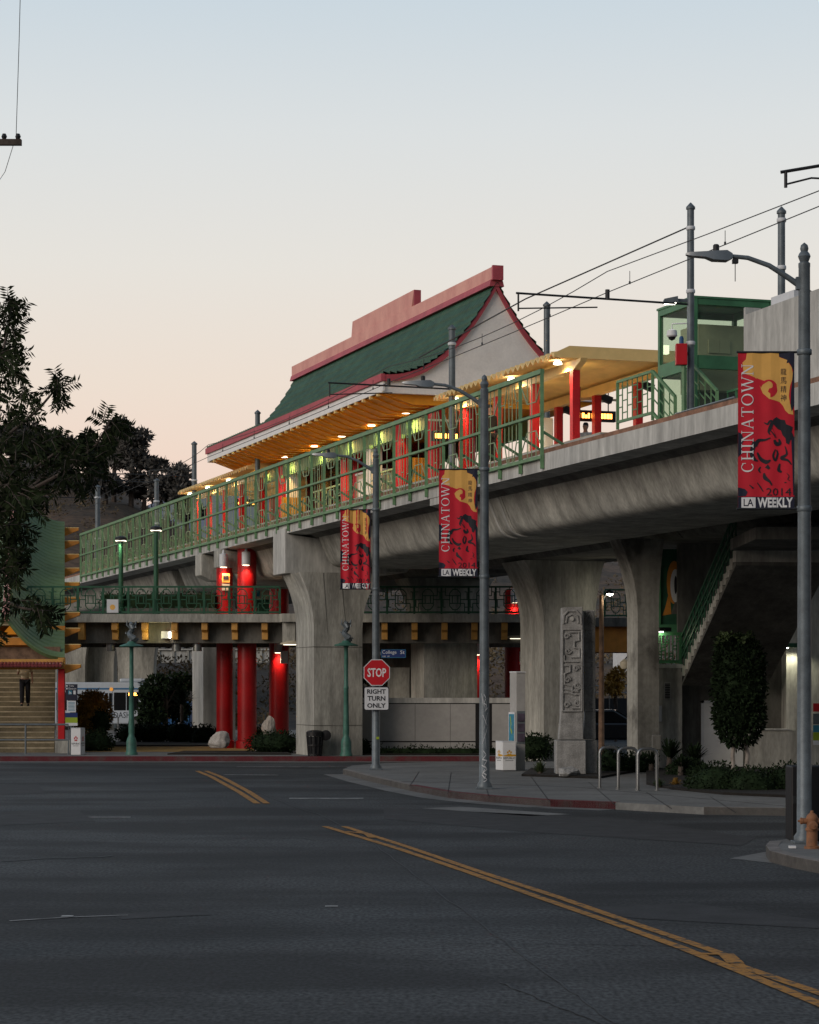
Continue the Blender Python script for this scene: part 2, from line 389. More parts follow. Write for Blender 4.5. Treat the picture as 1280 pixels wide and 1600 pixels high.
for a, b in zip(cc[:-1], cc[1:]):
    d = (b - a).normalized(); n_ = Vector((d.y, -d.x, 0)) * .5
    gt.add([a + Vector((0, 0, .005)), b + Vector((0, 0, .005)), b + n_ + Vector((0, 0, .005)), a + n_ + Vector((0, 0, .005))], [(0, 1, 2, 3)])
tag(gt.build('gutter', M['sidewalk']), kind='structure')
def strip(name, pts, wd, m, z=.008):
    mb = MB(); P = [Vector(p) for p in pts]; L = []; Q = []
    for i, p in enumerate(P):
        d = (P[min(i + 1, len(P) - 1)] - P[max(i - 1, 0)]).normalized(); n_ = Vector((-d.y, d.x, 0)) * wd / 2
        L.append(p + n_ + Vector((0, 0, z))); Q.append(p - n_ + Vector((0, 0, z)))
    k = len(P); mb.add(L + Q, [(i, i + k, i + 1 + k, i + 1) for i in range(k - 1)])
    return tag(mb.build(name, m), kind='structure')
l1 = [G(508, 1292), G(620, 1326), G(730, 1363), G(845, 1404), G(960, 1444), G(1065, 1482), G(1150, 1516), G(1290, 1574), G(1420, 1630)]
l2 = [G(538, 1292), G(640, 1325), G(750, 1363), G(870, 1402), G(985, 1442), G(1090, 1478), G(1140, 1496), G(1155, 1510), G(1230, 1536), G(1290, 1556), G(1420, 1606)]
strip('yellow_road_line', l1, .11, M['yellow_line']); strip('yellow_road_line', l2, .11, M['yellow_line'])
strip('yellow_road_line', [G(1092, 1492), G(1135, 1493), G(1150, 1507)], .14, M['yellow_line'], .011)
strip('yellow_road_line', [G(540, 1300), G(575, 1304), G(582, 1310)], .12, M['yellow_line'], .011)
strip('yellow_road_line', [G(308, 1205), G(330, 1214), G(372, 1237), G(402, 1256)], .13, M['yellow_line'])
strip('yellow_road_line', [G(322, 1205), G(345, 1214), G(388, 1237), G(417, 1256)], .13, M['yellow_line'])
for a, b, w in (((452, 1248), (568, 1248), .28), ((138, 1277.5), (204, 1277.5), .13), ((350, 1211), (434, 1211.5), .2), ((508, 1417), (528, 1417), .1), ((370, 1198.5), (560, 1199), .18), ((0, 1189), (430, 1190.5), .12)):
    strip('white_road_mark', [G(*a), G(*b)], w, M['white_line'])
strip('white_road_mark', [G(15, 1440), G(110, 1434), G(200, 1431)], .035, M['white_line'])
strip('white_road_mark', [G(96, 1433), G(114, 1433)], .12, M['white_line'], .011)
def wob(a, b, n, j):
    return [G(a[0] + (b[0] - a[0]) * i / n + rnd.uniform(-j, j), a[1] + (b[1] - a[1]) * i / n + rnd.uniform(-j, j) * .35) for i in range(n + 1)]
for pts, w in ((wob((330, 1208), (560, 1300), 14, 4) + wob((580, 1316), (960, 1600), 40, 3), .018), (wob((60, 1313), (430, 1311), 20, 5) + wob((450, 1310), (640, 1318), 8, 5), .03), (wob((0, 1346), (172, 1338), 8, 3), .07),
               (wob((680, 1473), (1050, 1478), 26, 3), .02), (wob((1050, 1478), (1280, 1484), 14, 3), .012), (wob((600, 1318), (1190, 1345), 30, 3), .012), (wob((780, 1535), (960, 1608), 16, 3), .025)):
    strip('tar_seam', pts, w, M['tar'], .006)
strip('road_patch', [G(690, 1262), G(860, 1274)], .9, M['sidewalk'], .004)
# darker and paler asphalt patches and dark tyre bands, scored pavement joints
mat('asphalt_patch', (.028, .029, .03), .85, var=.3, scale=2.5, fine=.35, world=True)
mat('asphalt_pale', (.058, .06, .058), .88, var=.25, scale=2.0, fine=.35, world=True)
def rpatch(pts, m, z=.004): tag(MB().add([tuple(G(*p) + Vector((0, 0, z))) for p in pts], [tuple(range(len(pts)))]).build('road_patch', M[m]), kind='structure')
rpatch([(600, 1262), (980, 1280), (1180, 1310), (1160, 1322), (820, 1300), (600, 1280)], 'asphalt_patch')
rpatch([(0, 1268), (120, 1266), (150, 1284), (0, 1290)], 'asphalt_patch'); rpatch([(-30, 1228), (60, 1226), (70, 1240), (-30, 1244)], 'asphalt_patch')
rpatch([(860, 1420), (1080, 1412), (1290, 1440), (1290, 1452), (1000, 1436)], 'asphalt_patch'); rpatch([(180, 1428), (320, 1422), (330, 1430), (190, 1437)], 'asphalt_patch')
def joint(a, b): 
    p, q = G(*a, CURB - .02), G(*b, CURB - .02); tag(MB().bar(p + Vector((0, 0, .001)), q + Vector((0, 0, .001)), .012, .006).build('pavement_joint', M['tar']), kind='structure')
for a, b in (((640, 1229), (655, 1206)), ((700, 1240), (705, 1207)), ((765, 1247), (752, 1208)), ((860, 1254), (830, 1214)), ((962, 1258), (920, 1222)), ((1050, 1264), (1010, 1238)), ((1150, 1270), (1110, 1245)), ((600, 1220), (900, 1230)), ((900, 1230), (1230, 1260))): joint(a, b)
# planted beds
bed = [G(1010, 1226, .13), G(1050, 1234, .13), G(1130, 1242, .13), G(1245, 1247, .13), G(1420, 1250, .13), xyz(28, 58, .13), G(1010, 1200, .13)]
pavement('planting_bed', bed, CURB + .03, M['soil'], .1)
pavement('planting_bed', [G(815, 1213, .13), G(935, 1217, .13), G(1000, 1205, .13), G(830, 1203, .13)], CURB + .03, M['soil'], .1)
pavement('planting_bed', [xyz(-7.4, 70.4, 0), xyz(-3.6, 70.2, 0), xyz(-4, 73.5, 0), xyz(-7.2, 73.5, 0)], CURB + .04, M['soil'], .1)
pavement('planting_bed', [xyz(-11.6, 80.5, 0), xyz(-6.3, 80.5, 0), xyz(-6.5, 86, 0), xyz(-12.5, 86, 0)], CURB + .04, M['soil'], .1)
pavement('planting_bed', [xyz(-1.7, 69.9, 0), xyz(4, 69.9, 0), xyz(4, 70.6, 0), xyz(-1.7, 70.6, 0)], CURB + .04, M['soil'], .1)
# hills behind
def hills():
    def h(x, y):
        px = 640 + x / y * F
        def lerp(tab, q):
            for (a, ya), (b, yb) in zip(tab[:-1], tab[1:]):
                if a <= q <= b: return ya + (yb - ya) * (q - a) / (b - a)
            return tab[0][1] if q < tab[0][0] else tab[-1][1]
        ridge = lerp([(-900, 30), (-200, 28), (60, 26), (200, 24.5), (300, 20), (420, 16), (700, 15.5), (900, 15), (1100, 15), (1400, 15), (2200, 15)], px)
        u = min(1, max(0, (y - 150) / 110)); u = u * u * (3 - 2 * u)
        w = min(1, max(0, (y - 116) / 33)); w = w * w * (3 - 2 * w)
        return -.12 + 4.0 * w + (ridge - 4) * u + 1.2 * sin(x * .09 + y * .05) * u + .8 * sin(x * .23 - y * .11) * u
    nx, ny = 90, 28; P = []
    for j in range(ny):
        y = 110 + j * 7.0
        for i in range(nx): 
            x = -150 + i * 3.4; P.append((x, y, h(x, y)))
    fs = [(j * nx + i, j * nx + i + 1, (j + 1) * nx + i + 1, (j + 1) * nx + i) for j in range(ny - 1) for i in range(nx - 1)]
    tag(MB().add(P, fs).build('hill', M['hill'], smooth=True, fix=False), kind='structure')
    return h
HILL = hills()
def mountains():
    nx = 120; P = []; prof = [(-3, .2)]
    for j, (y, k) in enumerate(((2500, 0), (2900, .75), (3000, 1), (3400, .4))):
        for i in range(nx):
            x = -1500 + i * 26; q = 640 + x / y * F
            z = (262 + 26 * sin(x * .0071 + 2.2) + 14 * sin(x * .023) + 7 * sin(x * .06 + j)) * k
            if q > 330 and q < 640: z *= .95
            P.append((x, y, z - 5))
    fs = [(j * nx + i, j * nx + i + 1, (j + 1) * nx + i + 1, (j + 1) * nx + i) for j in range(3) for i in range(nx - 1)]
    tag(MB().add(P, fs).build('mountain', M['mountain'], smooth=True, fix=False), kind='structure')
mountains()
# ================================================================ VIADUCT
VZ = 7.28
mat('concrete_dark_shade2', (.17, .165, .14), .9, var=.3, scale=.8, stretch=(1.4, 1.4, .5), bump=.2, bscale=14, fine=.16, world=True)
vd = thing('elevated_viaduct', 'long grey concrete viaduct carrying the train tracks over the street', 'viaduct', V(0, 4, 0))
vf = lambda t, z, s: V(s, t, z)
S0, S1 = -50, 95
sl = MB()
sl.prism([(0, 6.9), (0, VZ), (.28, VZ), (.28, VZ - .1), (.6, VZ - .1), (.6, 6.868)], vf, S0, S1)
sl.build('edge_slab', M['concrete_light'], vd)
MB().prism([(.602, 6.868), (.602, VZ - .1), (9.4, VZ - .1), (9.4, 6.78), (.9, 6.78), (.75, 6.86)], vf, S0, S1).build('deck_slab', M['concrete_dark_shade'], vd)  # inner deck darker than its edge: underside shade put into the colour
prof = [(.93, 6.775), (1.2, 6.14), (1.27, 6.02), (1.37, 5.93), (1.5, 5.88), (1.66, 5.86), (4.4, 5.86), (4.7, 6.2), (4.8, 6.775)]
prof2 = [(5.3, 6.775), (5.4, 6.2), (5.7, 5.89), (8.4, 5.89), (8.9, 6.2), (9.1, 6.775)]
SJ = vs(806, 1.3)
for a, b in ((S0, SJ - .03), (SJ + .03, 20.9), (22.9, 34.4), (35.7, 40.5), (41.8, 58)):
    MB().prism(prof, vf, a, b).build('girder', M['concrete'], vd, smooth=True)
    MB().prism(prof2, vf, a, b).build('girder', M['concrete_dark_shade'], vd, smooth=True)  # far girder in the shaded copy of the concrete
MB().prism([(q[0] + (.05 if q[0] < 3 else -.05), q[1]) for q in prof], vf, 58.1, S1).build('girder', M['concrete'], vd, smooth=True)
# raised joint bands and the little bearing block at the joint
jb = MB()
for s_ in (SJ + .12, SJ + .75):
    jb.prism([(.9, 6.77), (1.165, 6.13), (1.24, 6.0), (1.35, 5.9), (1.49, 5.845), (1.66, 5.825), (1.66, 5.87), (1.5, 5.9), (1.38, 5.95), (1.28, 6.04), (1.21, 6.16), (.95, 6.77)], vf, s_, s_ + .14)
jb.build('joint_band', M['concrete_light'], vd, smooth=True)
MB().prism([(.02, 6.899), (.02, 6.72), (.5, 6.6), (.97, 6.6), (.97, 6.779)], vf, SJ + 1.5, SJ + 2.6).build('corbel', M['concrete_light'], vd)
# caps
def cap(s0, s1, t0, zb, mt):
    MB().prism([(t0, 6.895), (t0, zb + .2), (t0 + .4, zb), (.93, zb), (.93, 6.77)], vf, s0, s1).build('pier_cap', mt, vd, bevel=.03)
MB().prism([(-.06, 7.05), (-.06, 5.68), (3.2, 5.68), (3.2, 6.77), (.93, 6.77), (.05, 6.88), (-.005, 6.9), (-.005, 7.05)], vf, 21.2, 22.6).build('pier_cap', M['concrete_light'], vd, bevel=.02)
cap(vs(349, 0), vs(337, 0), -.06, 6.1, M['concrete'])
cap(vs(317, 0), vs(308, 0), -.06, 5.95, M['concrete'])
def pier(name_m, s0, s1, t0, t1, ztop, fl, fr_, z0=4.0, zb=0):
    mb = MB(); P = []; zs = [zb, 1.5, 3, z0] + [z0 + (ztop - z0) * i / 7 for i in range(1, 8)]
    for z in zs:
        q = max(0, (z - z0) / (ztop - z0)) ** 2.0
        for s, t in ((s0, t0 - fl * q), (s0, t1 + fr_ * q), (s1, t1 + fr_ * q), (s1, t0 - fl * q)): P.append(V(s, t, z))
    n = len(zs)
    fs = [(i * 4 + j, i * 4 + (j + 1) % 4, i * 4 + 4 + (j + 1) % 4, i * 4 + 4 + j) for i in range(n - 1) for j in range(4)] + [(3, 2, 1, 0), tuple(n * 4 - 4 + j for j in range(4))]
    p = mb.add(P, fs).build('pier', name_m, vd)
    return p
p1 = pier(M['concrete'], 20.2, 22.2, .57, 2.1, 5.675, .45, .6)
gr = MB()          # tapered recess lines on the front face and pour joints
for ta, tb in ((.95, 1.02), (1.5, 1.62)):
    gr.add([V(20.195, ta - .1, 5.66), V(20.195, ta - .06, 5.66), V(20.195, tb, 3.6)], [(0, 1, 2)])
gr.build('recess', M['concrete_dark_shade'], p1)
jl = MB()
for z in (1.05, 3.42):
    jl.box(.565, 2.105, z, z + .02, 20.19, 20.25, fr=lambda t, z, s: V(s, t, z)); jl.box(.565, .6, z, z + .02, 20.19, 22.2, fr=lambda t, z, s: V(s, t, z))
jl.build('pour_joint', M['concrete_dark_shade'], p1)
pier(M['concrete'], 15.5, 17.4, 6.15, 7.75, 5.885, .6, .3)
pier(M['concrete_stained'], 5.7, 6.35, 4.75, 5.32, 5.885, .5, .15)
pier(M['concrete'], 26.8, 28.2, 6.3, 8.2, 5.885, .6, .6)
cl_s = vs(318, 2.3)
pier(M['concrete_light'], cl_s, cl_s + 1.9, 2.3, 3.6, 5.885, 0, .0)
for px, D in ((150, 118), (212, 116), (105, 117)):     # far flared piers of the same viaduct
    c = A(px, 1075, D); mb = MB(); P = []; zs = [0, 2, 3.2] + [3.2 + 2.9 * i / 6 for i in range(1, 7)]
    for z in zs:
        q = max(0, (z - 3.2) / 2.9) ** 2 * .7
        for a, b in ((-.9 - q, 0), (.9 + q, 0), (.9 + q, 1.4), (-.9 - q, 1.4)): P.append((c.x + a, c.y + b, z))
    n = len(zs); fs = [(i * 4 + j, i * 4 + (j + 1) % 4, i * 4 + 4 + (j + 1) % 4, i * 4 + 4 + j) for i in range(n - 1) for j in range(4)] + [(3, 2, 1, 0), tuple(n * 4 - 4 + j for j in range(4))]
    mb.add(P, fs).build('pier', M['concrete'], vd)
MB().box(-21, -10.5, 116.2, 119, 6.101, 7.2).build('girder', M['concrete_dark_shade'], vd)
# platform on the deck
pf = thing('station_platform', 'raised concrete island platform between the tracks on the viaduct', 'platform', V(20, 5, VZ))
MB().prism([(3.2, 8.02), (3.2, 8.3), (9.4, 8.3), (9.4, 7.19), (3.55, 7.19), (3.55, 8.02)], vf, 4.4, 62).build('platform_slab', M['concrete_light'], pf)
MB().box(3.2, 3.8, 8.302, 8.32, 4.4, 62, fr=lambda t, z, s: V(s, t, z)).build('edge_strip', M['cream'], pf)
MB().prism([(3.1, 7.19), (3.1, 7.75), (3.3, 8.28), (6.6, 8.28), (6.6, 7.19)], vf, 1.0, 4.38).build('end_block', M['concrete_light'], pf)
# tracks
tk = thing('railway_track', 'rusty rails on timber ties along the near deck edge', 'railway track', V(0, 1.6, VZ))
for i in range(84):
    s_ = -22 + i * .66
    MB().box(.3, 2.75, VZ - .1, VZ + .06, s_, s_ + .24, fr=lambda t, z, s: V(s, t, z)).build('tie', M['timber'], tk)
for t_ in (.85, 2.3):
    MB().prism([(t_ - .06, VZ + .062), (t_ - .06, VZ + .08), (t_ - .015, VZ + .1), (t_ - .035, VZ + .2), (t_ + .035, VZ + .2), (t_ + .015, VZ + .1), (t_ + .06, VZ + .08), (t_ + .06, VZ + .062)], vf, -50, 95).build('rail', M['rust'], tk)
MB().box(.3, .42, VZ + .062, VZ + .17, -50, 95, fr=lambda t, z, s: V(s, t, z)).build('guard_timber', M['rust'], tk)
# tall green trackside fence with lattice panels
fn = thing('trackside_fence', 'tall green lattice fence along the near viaduct edge beside the pavilion', 'fence', V(28, 0, 6.95))
PS = 1.305; NP = 44; ZB, ZM, ZT = 7.2, 8.13, 9.06
for i in range(NP):
    s_ = i * PS
    p = MB().bar(V(s_, -.045, 6.95), V(s_, -.045, ZT + .04), .08, .08).build('post', M['green'], fn)
    MB().bar(V(s_ + .02, 0, 7.75), V(s_ + .02, .75, VZ + .05), .05).build('brace', M['green'], p)
for z, w in ((ZT, .1), (ZM, .055), (ZB, .07)):
    MB().bar(V(-.04, -.05, z), V((NP - 1) * PS + .04, -.05, z), .09, w).build('rail', M['green'], fn)
def bay(i):
    mb = MB(); s0 = i * PS; ft = lambda u, v, zb, zt: V(s0 + u * PS, -.03, zb + (zt - zb) * v); W = .02
    k = i % 2
    for zb, zt, up in ((ZM, ZT, 1), (ZB, ZM, 0)):
        P = lambda u, v: ft(u, v if up else 1 - v, zb, zt)
        def ln(*pts):
            for a, b in zip(pts[:-1], pts[1:]): mb.bar(P(*a), P(*b), W)
        if k == 0:
            ln((0, .82), (.3, .34), (.7, .34), (1, .82)); ln((.3, .34), (.3, 1)); ln((.5, .34), (.5, 1)); ln((.7, .34), (.7, 1)); ln((.5, .34), (.5, 0))
        else:
            ln((0, .5), (.22, .5), (.36, 1)); ln((1, .5), (.78, .5), (.64, 1)); ln((.22, .5), (.22, 0)); ln((.78, .5), (.78, 0)); ln((.42, 1), (.42, 0)); ln((.58, 1), (.58, 0)); ln((.42, .42), (.58, .42))
    mb.build('lattice_panel', M['lattice_green'], fn)
for i in range(NP - 1): bay(i)
# ================================================================ STATION PAVILION
ps_ = thing('station_pavilion', 'station pavilion with curved green tiled roof and pink ridge', 'station building', V(31, 6.15, 8.3))
TR, HW = 6.15, 3.65; SA, SB = 19.5, 42.3; ZE, ZR = 11.62, 14.58
def roofz(u): return ZE + (ZR - ZE) * (1 - u) ** 2.25
def roof():
    mb = MB(); NC = 17; NS = 150
    for side in (-1, 1):
        for c in range(NC):
            u0, u1 = c / NC, (c + 1) / NC; P = []
            for i in range(NS + 1):
                s = SA - .12 + (SB - SA + .24) * i / NS; w = .035 * abs(sin(pi * i / 2.0)) if True else 0
                w = .03 if i % 2 else 0
                P.append(V(s, TR + side * HW * u0, roofz(u0) + .02 + w)); P.append(V(s, TR + side * HW * u1, roofz(u1) + .095 + w)); P.append(V(s, TR + side * HW * u1, roofz(u1) + .015))
            mb.add(P, [q for i in range(NS) for q in ((3 * i, 3 * i + 1, 3 * i + 4, 3 * i + 3), (3 * i + 1, 3 * i + 2, 3 * i + 5, 3 * i + 4))])
    return mb.build('roof', M['roof_tile'], ps_, fix=False)
mat('roof_tile', (.034, .09, .052), .6, var=.25, scale=1.5, fine=.25, spec=.25)
rf = roof()
us = [i / 16 for i in range(17)]
def curve_band(d0, d1, sa, sb, m, nm, t_in=0):
    for side in (-1, 1):
        mb = MB(); P = []
        for u in us:
            for d in (d0, d1):
                for s in (sa, sb): P.append(V(s, TR + side * HW * u, roofz(u) + d))
        n = len(us)
        fs = []
        for i in range(n - 1):
            a = 4 * i; b = a + 4
            fs += [(a, a + 1, b + 1, b), (a + 2, b + 2, b + 3, a + 3), (a, b, b + 2, a + 2), (a + 1, a + 3, b + 3, b + 1)]
        fs += [(0, 2, 3, 1), (4 * n - 4, 4 * n - 3, 4 * n - 1, 4 * n - 2)]
        mb.add(P, fs).build(nm, m, ps_)
curve_band(-.2, .0, SA - .08, SA + .25, M['pink_red'], 'verge_trim')
curve_band(-.2, .0, SB - .25, SB + .08, M['pink_red'], 'verge_trim')
for a, b in ((SA + .02, SA + .2), (SB - .2, SB - .02)):      # plaster gables
    poly = [(TR - HW * u, roofz(u) - .19) for u in us[::-1]] + [(TR + HW * u, roofz(u) - .19) for u in us[1:]] + [(TR + HW, 11.08), (TR - HW, 11.08)]
    MB().prism(poly, vf, a, b).build('gable', M['white_plaster'], ps_)
for t_ in (TR - HW, TR + HW):
    sg = -1 if t_ < TR else 1
    MB().box(t_ - .06, t_ + .06, ZE - .2, ZE + .02, SA - .1, SB + .1, fr=lambda t, z, s: V(s, t, z)).build('eave_trim', M['pink_red'], ps_)
    MB().box(t_ - .03 + sg * -.04, t_ + .03 + sg * -.04, ZE - .5, ZE - .203, SA - .05, SB + .05, fr=lambda t, z, s: V(s, t, z)).build('fascia', M['fascia'], ps_)
# ridge beams
MB().prism([(TR - .15, 14.66), (TR - .15, 15.06), (TR + .15, 15.06), (TR + .15, 14.66)], vf, SA - .1, SB + .2).build('ridge_beam', M['pink'], ps_, bevel=.02)
MB().prism([(TR - .24, 14.46), (TR - .19, 14.657), (TR + .19, 14.657), (TR + .24, 14.46)], vf, SA - .1, SB + .16).build('ridge_trim', M['pink_red'], ps_)
ra, rb = vs(652, 6.15), vs(555, 6.15)
MB().prism([(ra + .25, 15.063), (ra, 15.62), (rb - .05, 15.62), (rb + .1, 15.063)], lambda s, z, t: V(s, t, z), TR - .11, TR + .11).build('ridge_crest', M['pink'], ps_, bevel=.02)
MB().box(TR - .17, TR + .17, 14.64, 15.08, SA - .22, SA - .103, fr=lambda t, z, s: V(s, t, z)).build('ridge_end', M['pink_red'], ps_)
MB().box(TR - .12, TR + .12, 15.07, 15.6, ra - .08, ra - .012, fr=lambda t, z, s: V(s, t, z)).build('ridge_end', M['pink_red'], ps_)
# soffit: stepped box with battens
so = MB()
so.prism([(2.62, 11.12), (2.62, 11.1), (3.55, 10.78), (8.75, 10.78), (9.68, 11.1), (9.68, 11.12)], vf, SA + .22, SB - .22)
so.build('soffit', M['soffit'], ps_)
bt = MB()
for i in range(29):
    s_ = SA + .5 + i * .76
    bt.bar(V(s_, 2.56, 11.1), V(s_, 3.55, 10.765), .13, .05)
    bt.bar(V(s_, 3.55, 10.765), V(s_, 4.3, 10.765), .13, .05)
bt.build('battens', M['soffit'], ps_)
for i in range(29): MB().box(2.5, 2.6, 11.03, 11.12, SA + .44 + i * .76, SA + .57 + i * .76, fr=lambda t, z, s: V(s, t, z)).build('batten_end', M['canopy_yellow'], ps_)
MB().box(4.25, 4.45, 10.15, 10.778, SA + .8, SB - .6, fr=lambda t, z, s: V(s, t, z)).build('beam', M['green'], ps_)
MB().box(7.9, 8.1, 10.15, 10.778, SA + .8, SB - .6, fr=lambda t, z, s: V(s, t, z)).build('beam', M['green'], ps_)
for s_, t_, r_ in ((20.1, 4.35, .26), (20.3, 5.5, .26), (23.2, 4.35, .24), (24.2, 4.7, .24), (30.2, 4.6, .2), (31.4, 5.4, .2), (37.6, 4.35, .22), (38.6, 4.9, .2), (41, 4.35, .24), (41.2, 5.3, .22), (20.4, 7.9, .26), (27, 7.9, .24), (34, 7.9, .24), (41, 7.9, .24)):
    MB().lathe([(r_ + .05, 8.3), (r_ + .05, 8.5), (r_, 8.52), (r_, 10.5), (r_, 10.777)], 18, V(s_, t_, 0)).build('column', M['red'], ps_, smooth=True)
for s_ in (26.4, 36.6):
    MB().box(4.3, 4.7, 8.3, 10.6, s_, s_ + .5, fr=lambda t, z, s: V(s, t, z)).build('pilaster', M['white_plaster'], ps_)
MB().box(5.9, 6.0, 8.3, 10.777, 25.5, 40.8, fr=lambda t, z, s: V(s, t, z)).build('screen_wall', M['dark_glass'], ps_)
sw = MB()
for k in range(9): sw.box(5.82, 5.9, 8.9 + k * .2, 8.96 + k * .2, 31, 36, fr=lambda t, z, s: V(s, t, z))
sw.build('louvre', M['timber'], ps_)
for k, s_ in enumerate((21.6, 25.2, 28.6, 32, 36, 39.6)):
    d = MB().lathe([(.12, 10.74), (.12, 10.76), (.08, 10.764)], 14, V(s_, 3.95, 0)).build('downlight', M['light_warm'], ps_)
    lamp('downlight_glow', 'SPOT', V(s_, 3.95, 10.6), 125, (1, .64, .22), d, .12, 165)
for s_ in (22.4, 25.8, 29.6, 33.6, 37):      # up-lights washing the green beam and soffit
    u = MB().lathe([(.06, 10.05), (.07, 10.16), (.05, 10.17)], 10, V(s_, 4.12, 0)).build('wall_light', M['green'], ps_)
    lamp('wall_light_glow', 'SPOT', V(s_, 4.14, 10.19), 14, (1, .9, .5), u, .03, 70, rot=(R(180), 0, 0))
# ---------------------------------------------------------------- platform canopies
def canopy(label, s0, s1, posts, fposts, lights):
    c = thing('platform_canopy', label, 'canopy', V((s0 + s1) / 2, 5, 8.3), 'yellow canopies over the platform')
    n = int((s1 - s0) / .18); mb = MB()
    pr = [(3.2, 10.5), (3.4, 10.53), (3.7, 10.56), (4.2, 10.6), (5.5, 10.62), (7, 10.5)]
    P = []; fs = []
    for i in range(n + 1):
        w = .13 if (i % 2) else 0
        for t, z in pr: P.append(V(s0 + (s1 - s0) * i / n, t, z + w))
        for t, z in pr: P.append(V(s0 + (s1 - s0) * i / n, t, z + w + .05))
    q = len(pr)
    for i in range(n):
        a = i * 2 * q; b = a + 2 * q
        for j in range(q - 1): fs += [(a + j, a + j + 1, b + j + 1, b + j), (a + q + j, b + q + j, b + q + j + 1, a + q + j + 1)]
        fs += [(a, b, b + q, a + q), (a + q - 1, a + 2 * q - 1, b + 2 * q - 1, b + q - 1)]
    mb.add(P, fs).build('roof_deck', M['canopy_yellow'], c)
    for s_ in (s0 - .08, s1): MB().prism([(3.18, 10.52), (3.18, 10.62), (3.6, 10.82), (7.0, 10.82), (7.0, 10.52)], vf, s_, s_ + .08).build('end_fascia', M['canopy_yellow'], c)
    for t_ in (3.9, 6.4): MB().prism([(s0 - .25, 10.42), (s0 - .32, 10.5), (s0 + .02, 10.5), (s1, 10.5), (s1 + .2, 10.5), (s1 + .1, 10.26), (s0 + .2, 10.26)], lambda s, z, t: V(s, t, z), t_ - .09, t_ + .09).build('beam', M['canopy_yellow'], c)
    for s_ in posts: MB().box(3.8, 4.0, 8.302, 10.258, s_ - .1, s_ + .1, fr=lambda t, z, s: V(s, t, z)).build('post', M['red'], c)
    for s_ in fposts: MB().box(6.3, 6.5, 8.302, 10.258, s_ - .1, s_ + .1, fr=lambda t, z, s: V(s, t, z)).build('post', M['red'], c)
    for s_ in lights:
        d = MB().lathe([(.11, 10.44), (.1, 10.48), (.08, 10.51)], 12, V(s_, 3.55, 0)).build('downlight', M['light_white'], c)
        lamp('downlight_glow', 'SPOT', V(s_, 3.6, 10.38), 150, (1, .74, .36), d, .12, 170)
    for s_ in lights:  # added boxes and point lights that brighten the ribbed underside
        u = MB().box(4.02, 4.14, 10.28, 10.36, s_ + .9, s_ + 1.1, fr=lambda t, z, s: V(s, t, z)).build('fill_box', M['canopy_yellow'], c)
        lamp('fill_light', 'POINT', V(s_ + 1, 4.5, 10.1), 9, (1, .76, .36), u, .1)
    for s_ in fposts:
        MB().bar(V(s_ + .5, 6.75, 10.3), V(s_ + .5, 7.05, 10.2), .2, .18).build('loudspeaker', M['dark_metal'], c)
    return c
canopy('yellow ribbed canopy on red posts between pavilion and elevator tower', 7.4, 16.6, (7.7, 10.5, 13.3, 16.1), (9.4, 12.2, 15), (8.0, 11.3, 15.8))
canopy('yellow ribbed canopy on red posts beyond the far pavilion end', 38.6, 50.6, (39.5, 42.3, 45.1, 47.9, 50.2), (41, 44, 47), (43, 46.6, 49.9))
# departure boards
def board(name, s_, t_, w, label, z=9.55):
    o = thing(name, label, 'display sign', V(s_, t_, z), 'orange lit departure boards over the platform')
    MB().box(t_, t_ + w, z, z + .3, s_, s_ + .14, fr=lambda t, z, s: V(s, t, z)).build('case', M['black'], o)
    tx = MB(); t = t_ + .08; g = random.Random(int(s_ * 10))
    while t < t_ + w - .16:
        q = g.choice((.05, .07, .09)); tx.box(t, t + q, z + .08, z + (.22 if g.random() < .7 else .17), s_ - .012, s_ - .002, fr=lambda t, z, s: V(s, t, z)); t += q + g.choice((.02, .02, .06))
    tx.build('led_text', M['led'], o)
    for t2 in (t_ + .2, t_ + w - .2): MB().bar(V(s_ + .07, t2, z + .302), V(s_ + .07, t2, z + .95), .03).build('hanger', M['dark_metal'], o)
    MB().bar(V(s_ + .07, t_ - .1, z + .62), V(s_ + .07, t_ + w + .1, z + .62), .06).build('cross_bar', M['cream'], o)
board('departure_board', 18.3, 3.7, 1.0, 'orange departure board hanging before the thick red pavilion columns')
board('departure_board', 12.6, 5.9, 1.25, 'orange departure board above the person on the platform', 9.6)
board('departure_board', 46.0, 4.6, 1.1, 'orange departure board under the far yellow canopy', 9.7)
# ================================================================ ON THE PLATFORM
def low_fence(name, label, s0, s1, t_, m, z0=8.33, h=1.0, group=None):
    o = thing(name, label, 'fence', V((s0 + s1) / 2, t_, z0), group); fr = lambda s, z, t: V(s, t, z)
    a = MB()
    for z in (z0 + .08, z0 + h): a.bar(V(s0, t_, z), V(s1, t_, z), .05)
    a.build('rail', m, o)
    n = max(2, round((s1 - s0) / .45)); b = MB()
    for i in range(n + 1):
        s_ = s0 + (s1 - s0) * i / n; b.bar(V(s_, t_, z0), V(s_, t_, z0 + h), .05 if i % 3 == 0 else .03)
        if i < n:
            q = s_ + (s1 - s0) / n; zz = z0 + h * (.35 if i % 2 else .62); b.bar(V(s_, t_, zz), V(q, t_, zz), .03)
    b.build('lattice', m, o); return o
low_fence('platform_fence', 'low green lattice fence right of the white platform bench', 24.2, 27.6, 4.6, M['lattice_green'], group='low lattice fences on the platform')
low_fence('platform_fence', 'low green lattice fence left of the white platform bench', 30.8, 34.6, 4.6, M['lattice_green'], group='low lattice fences on the platform')
